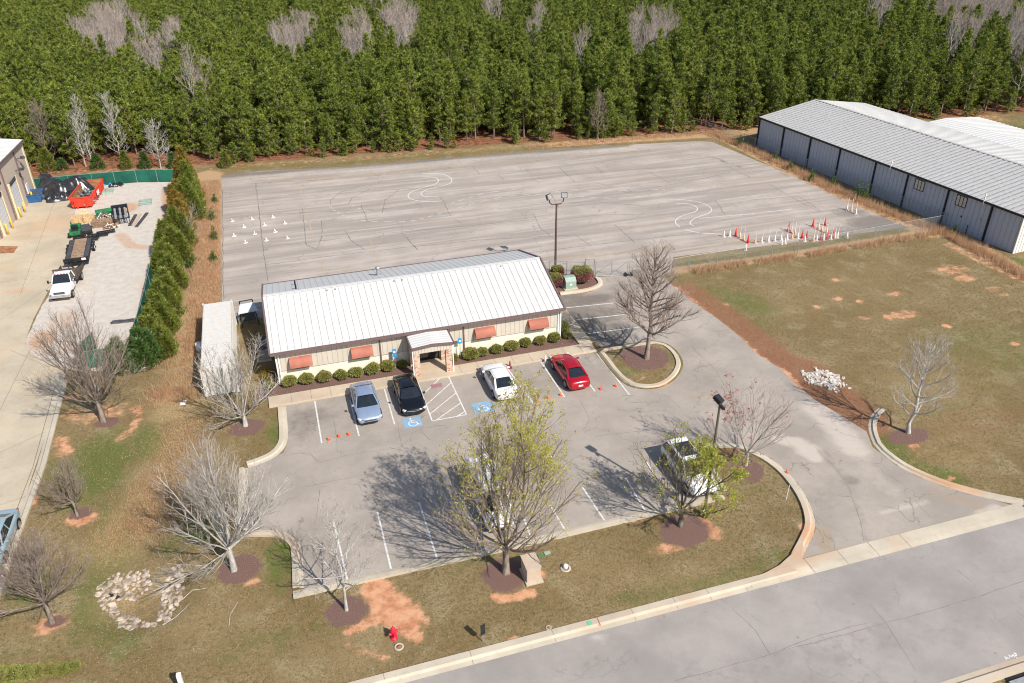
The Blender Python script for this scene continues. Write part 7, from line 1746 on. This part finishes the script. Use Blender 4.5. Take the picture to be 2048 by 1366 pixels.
# white rubble by the drive
rb = MB(); r_ = random.Random(5)
bands = [((1606, 745), (1640, 747)), ((1630, 742), (1668, 752)), ((1612, 754), (1645, 753)), ((1655, 750), (1682, 757)), ((1655, 755), (1668, 770)), ((1632, 768), (1655, 765)), ((1618, 763), (1634, 766)), ((1658, 768), (1668, 780)), ((1676, 765), (1688, 772))]
for a, b in bands:
    pa, pb = P(*a), P(*b)
    for k in range(26):
        p = pa.lerp(pb, r_.random()) + Vector((r_.gauss(0, .16), r_.gauss(0, .25), .03)); s = r_.uniform(.04, .15)
        n0 = len(rb.v); rb.box(-s, s, -s * .7, s * .7, -.06, r_.uniform(.02, .09)); mt = Matrix.Translation(p) @ Euler((r_.uniform(-.4, .4), r_.uniform(-.4, .4), r_.uniform(0, 3))).to_matrix().to_4x4()
        rb.v[n0:] = [tuple(mt @ Vector(q)) for q in rb.v[n0:]]
tag(rb.build('white_rubble', MT['rubble']), 'scattered heap of broken white rubble beside the drive', 'rubble', kind='stuff')

# ---- pine wood
FRONT = [(-70, 125.5), (-30, 125.5), (-20, 125.5), (-13, 124.6), (-6, 122.6), (8, 121.4), (20, 120.3), (34, 118.9), (50, 117.0), (68, 114.8), (85, 112.6), (100, 110), (118, 107.8), (150, 103), (200, 96)]
def front_y(x):
    return np.interp(x, [a for a, b in FRONT], [b for a, b in FRONT])
def to_px(p):
    v = Vector(p) - Vector((0, 0, CAMH)); zc = v.dot(FV)
    return 1024 + FPX * v.dot(RV) / zc, 683 - FPX * v.dot(UV) / zc, zc
# pixels where grey bare trees show instead of pines: px, py, rx, ry (crown tops)
GAPS = [(215, 65, 60, 50), (590, 75, 45, 35), (715, 90, 35, 35), (800, 50, 30, 50), (395, 150, 22, 35), (345, 90, 18, 35), (1295, 75, 50, 28), (985, 15, 20, 20), (1160, 110, 12, 16), (1072, 65, 14, 22), (300, 105, 30, 20), (1950, 20, 110, 34), (2040, 80, 30, 50), (1760, 20, 14, 30), (760, 10, 20, 14), (1920, 75, 40, 14)]
trees = []; bares = []
st = 2.35
yy = 95.0
ri = 0
while yy < 285:
    x = -105.0 + (ri % 2) * st / 2
    while x < 235:
        X = x + random.uniform(-1.25, 1.25); Y = yy + random.uniform(-1.25, 1.25); x += st * (1 + max(0, yy - 170) * .0018)
        f = float(front_y(X)) + 1.1 * math.sin(X * .6) + .9 * math.sin(X * 1.7) - .6
        if Y < f + .6: continue
        if -33 < X < -13.5 and Y < 130 + 2 * math.sin(X): continue
        if -17 < X < -5 and Y < 127.5 and X < -9: continue
        if 28 < X < 75 and random.random() < .08 and Y < f + 3: continue
        u, v_, zc = to_px((X, Y, 9))
        ub, vb, _ = to_px((X, Y, 0))
        if u < -60 or u > 2110 or v_ < -45: continue
        gap = any(((u - a) / c) ** 2 + ((v_ - b) / (d * .8)) ** 2 < random.uniform(.4, 1.3) for a, b, c, d in GAPS)
        if gap and random.random() < .45: continue
        (bares if gap else trees).append((X, Y, zc, Y - f))
    yy += st * .87 * (1 + max(0, yy - 170) * .0018); ri += 1
random.shuffle(trees)
trees.sort(key=lambda a: a[3] + .12 * (a[2] - 120))
near, far = trees[:300], trees[300:]
EDGE = 'pines at the front of the wood'
def inst(me, parent, nm):
    o = bpy.data.objects.new(nm, me); C.objects.link(o); o.parent = parent
for i, (X, Y, zc, d) in enumerate(near):
    k = random.choice([0, 2, 5, 5, 3]) if d < 3 else random.randrange(6)
    side = 'behind the green screened fence' if X < -10 else ('beyond the training lot' if X < 70 else 'behind the warehouse')
    row_ = 'in the front row of the wood' if d < 3.5 else 'just behind the front row'
    t = empty('pine_tree', (X, Y, 0), random.uniform(0, 6.3), 'green pine %s, %s' % (row_, side), 'pine tree', 'pines %s %s' % (row_, side))
    s = random.uniform(.5, .95) if d < 3 else random.uniform(.72, 1.12); t.scale = (s * 1.08, s * 1.08, s * random.uniform(.9, 1.05)); t.rotation_euler[0] = random.uniform(-.04, .04)
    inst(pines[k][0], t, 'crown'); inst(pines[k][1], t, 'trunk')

for i in range(46):
    X = random.uniform(-8, 66) if i < 36 else random.uniform(72, 118); Y = float(front_y(X)) - random.uniform(.2, 1.6)
    t = empty('young_pine', (X, Y, 0), random.uniform(0, 6.3), 'low young pine at the very front edge of the wood' + (', beyond the training lot' if X < 70 else ', behind the warehouse'), 'pine tree', 'young pines at the edge ' + ('beyond the lot' if X < 70 else 'behind the warehouse'))
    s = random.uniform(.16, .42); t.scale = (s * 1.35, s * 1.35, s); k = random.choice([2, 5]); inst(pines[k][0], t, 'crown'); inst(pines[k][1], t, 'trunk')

def wood_stuff(name, pts, protos, lab, smin, smax):
    """one object that scatters the prototype trees on its points"""
    me = bpy.data.meshes.new(name); me.from_pydata([(p[0], p[1], 0) for p in pts], [], [])
    a = me.attributes.new('rz', 'FLOAT', 'POINT'); a.data.foreach_set('value', RNG.uniform(0, 6.28, len(pts)).astype(np.float32))
    a = me.attributes.new('sc', 'FLOAT', 'POINT'); a.data.foreach_set('value', RNG.uniform(smin, smax, len(pts)).astype(np.float32))
    a = me.attributes.new('idx', 'INT', 'POINT'); a.data.foreach_set('value', RNG.integers(0, len(protos), len(pts)).astype(np.int32))
    o = bpy.data.objects.new(name, me); C.objects.link(o)
    col = bpy.data.collections.new(name + '_kinds')
    for j, (V, F, tV, tF, m1, m2) in enumerate(protos):
        k = F.shape[1]
        Vt = np.concatenate([V, tV]); F1 = [tuple(f) for f in F.tolist()]; F2 = [tuple(len(V) + q for q in f) for f in tF.tolist()]
        m_ = bpy.data.meshes.new('tree_kind'); m_.from_pydata(Vt.tolist(), [], F1 + F2); m_.materials.append(m1); m_.materials.append(m2)
        m_.polygons.foreach_set('material_index', [0] * len(F1) + [1] * len(F2)); m_.update()
        po = bpy.data.objects.new('tree_kind', m_); col.objects.link(po)
    ng = bpy.data.node_groups.new(name, 'GeometryNodeTree')
    ng.interface.new_socket('Geometry', in_out='INPUT', socket_type='NodeSocketGeometry'); ng.interface.new_socket('Geometry', in_out='OUTPUT', socket_type='NodeSocketGeometry')
    N = ng.nodes; Lk = ng.links
    gi = N.new('NodeGroupInput'); go = N.new('NodeGroupOutput'); ip = N.new('GeometryNodeInstanceOnPoints'); ci = N.new('GeometryNodeCollectionInfo')
    ci.inputs['Collection'].default_value = col; ci.inputs['Separate Children'].default_value = True; ci.inputs['Reset Children'].default_value = True
    def na(nm, ty): n_ = N.new('GeometryNodeInputNamedAttribute'); n_.data_type = ty; n_.inputs[0].default_value = nm; return n_.outputs[0]
    cx_ = N.new('ShaderNodeCombineXYZ'); Lk.new(na('rz', 'FLOAT'), cx_.inputs[2])
    ip.inputs['Pick Instance'].default_value = True
    Lk.new(gi.outputs[0], ip.inputs['Points']); Lk.new(ci.outputs[0], ip.inputs['Instance']); Lk.new(na('idx', 'INT'), ip.inputs['Instance Index']); Lk.new(cx_.outputs[0], ip.inputs['Rotation']); Lk.new(na('sc', 'FLOAT'), ip.inputs['Scale'])
    Lk.new(ip.outputs[0], go.inputs[0])
    md = o.modifiers.new('scatter', 'NODES'); md.node_group = ng
    return tag(o, lab, 'wood', kind='stuff')
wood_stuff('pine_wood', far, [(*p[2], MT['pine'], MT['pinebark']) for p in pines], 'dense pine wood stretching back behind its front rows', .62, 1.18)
# grey bare trees among the pines: each one a thing
bk = []
for s in range(4):
    tk, tw, tips = grow_tree(600 + s, 9.6 + s * .6, crown_r=2.3, clear=.35, limbs=15, leader=True, up=.95, tr=.13, l2=5, l3=2.6, tip_n=2, twig=1.5, rfun=lambda t: (1 - t) ** .5 * .7 + .15)
    V, F = tubes_np(tk, 4); a_ = raw_mesh('trunk', V, F, MT['barkwhite']); V, F = tubes_np(tw, 3); b_ = raw_mesh('crown', V, F, MT['twigpink']); bk.append((a_, b_))
def grow_np(s):
    tk, tw, tips = grow_tree(s, 11.5, crown_r=2.3, clear=.35, limbs=15, leader=True, up=.95, tr=.13, l2=5, l3=2.6, tip_n=2, twig=1.5, rfun=lambda t: (1 - t) ** .5 * .7 + .15)
    V, F = tubes_np(tw, 3); V2, F2 = tubes_np(tk, 4); return V, F, V2, F2
print('PINES', len(near), len(far), 'BARE', len(bares))
bares.sort(key=lambda a: a[2]); bfar = bares[280:]; bares = bares[:280]
for i, (X, Y, zc, d) in enumerate(bares):
    u, v_, _ = to_px((X, Y, 9))
    where = 'at the far left of the wood' if u < 290 else 'in the left middle of the wood' if u < 680 else 'in the centre of the wood' if u < 1100 else 'in the right middle of the wood' if u < 1500 else 'in the grey patch at the far right of the wood'
    t = empty('bare_wood_tree', (X, Y, 0), random.uniform(0, 6.3), 'leafless pale grey tree %s' % where, 'bare tree', 'leafless trees ' + where); s = random.uniform(.9, 1.15); t.scale = (s,) * 3
    k = random.randrange(4); inst(bk[k][0], t, 'trunk'); inst(bk[k][1], t, 'crown')
if bfar: wood_stuff('bare_wood', bfar, [(*grow_np(600 + s), MT['twigpink'], MT['barkwhite']) for s in range(2)], 'grey leafless wood far off at the upper right', .9, 1.15)
t = empty('blossoming_tree', P(468, 262), 0, 'single pale green young tree standing out among the dark pines', 'tree')
V, F, tV, tF = pine_mesh(9.5, 1.2, 777, .3); np_mesh('crown', V, F, m_leaf('pale_green_leaves', ((.3, .38, .12), (.42, .48, .2), (.35, .42, .15)), .3), t); np_mesh('trunk', tV, tF, MT['barkwhite'], t)
t = empty('brown_pine', (P(1740, 190).x, P(1740, 190).y, 0), 0, 'single rust brown dead pine in the right part of the wood', 'pine tree')
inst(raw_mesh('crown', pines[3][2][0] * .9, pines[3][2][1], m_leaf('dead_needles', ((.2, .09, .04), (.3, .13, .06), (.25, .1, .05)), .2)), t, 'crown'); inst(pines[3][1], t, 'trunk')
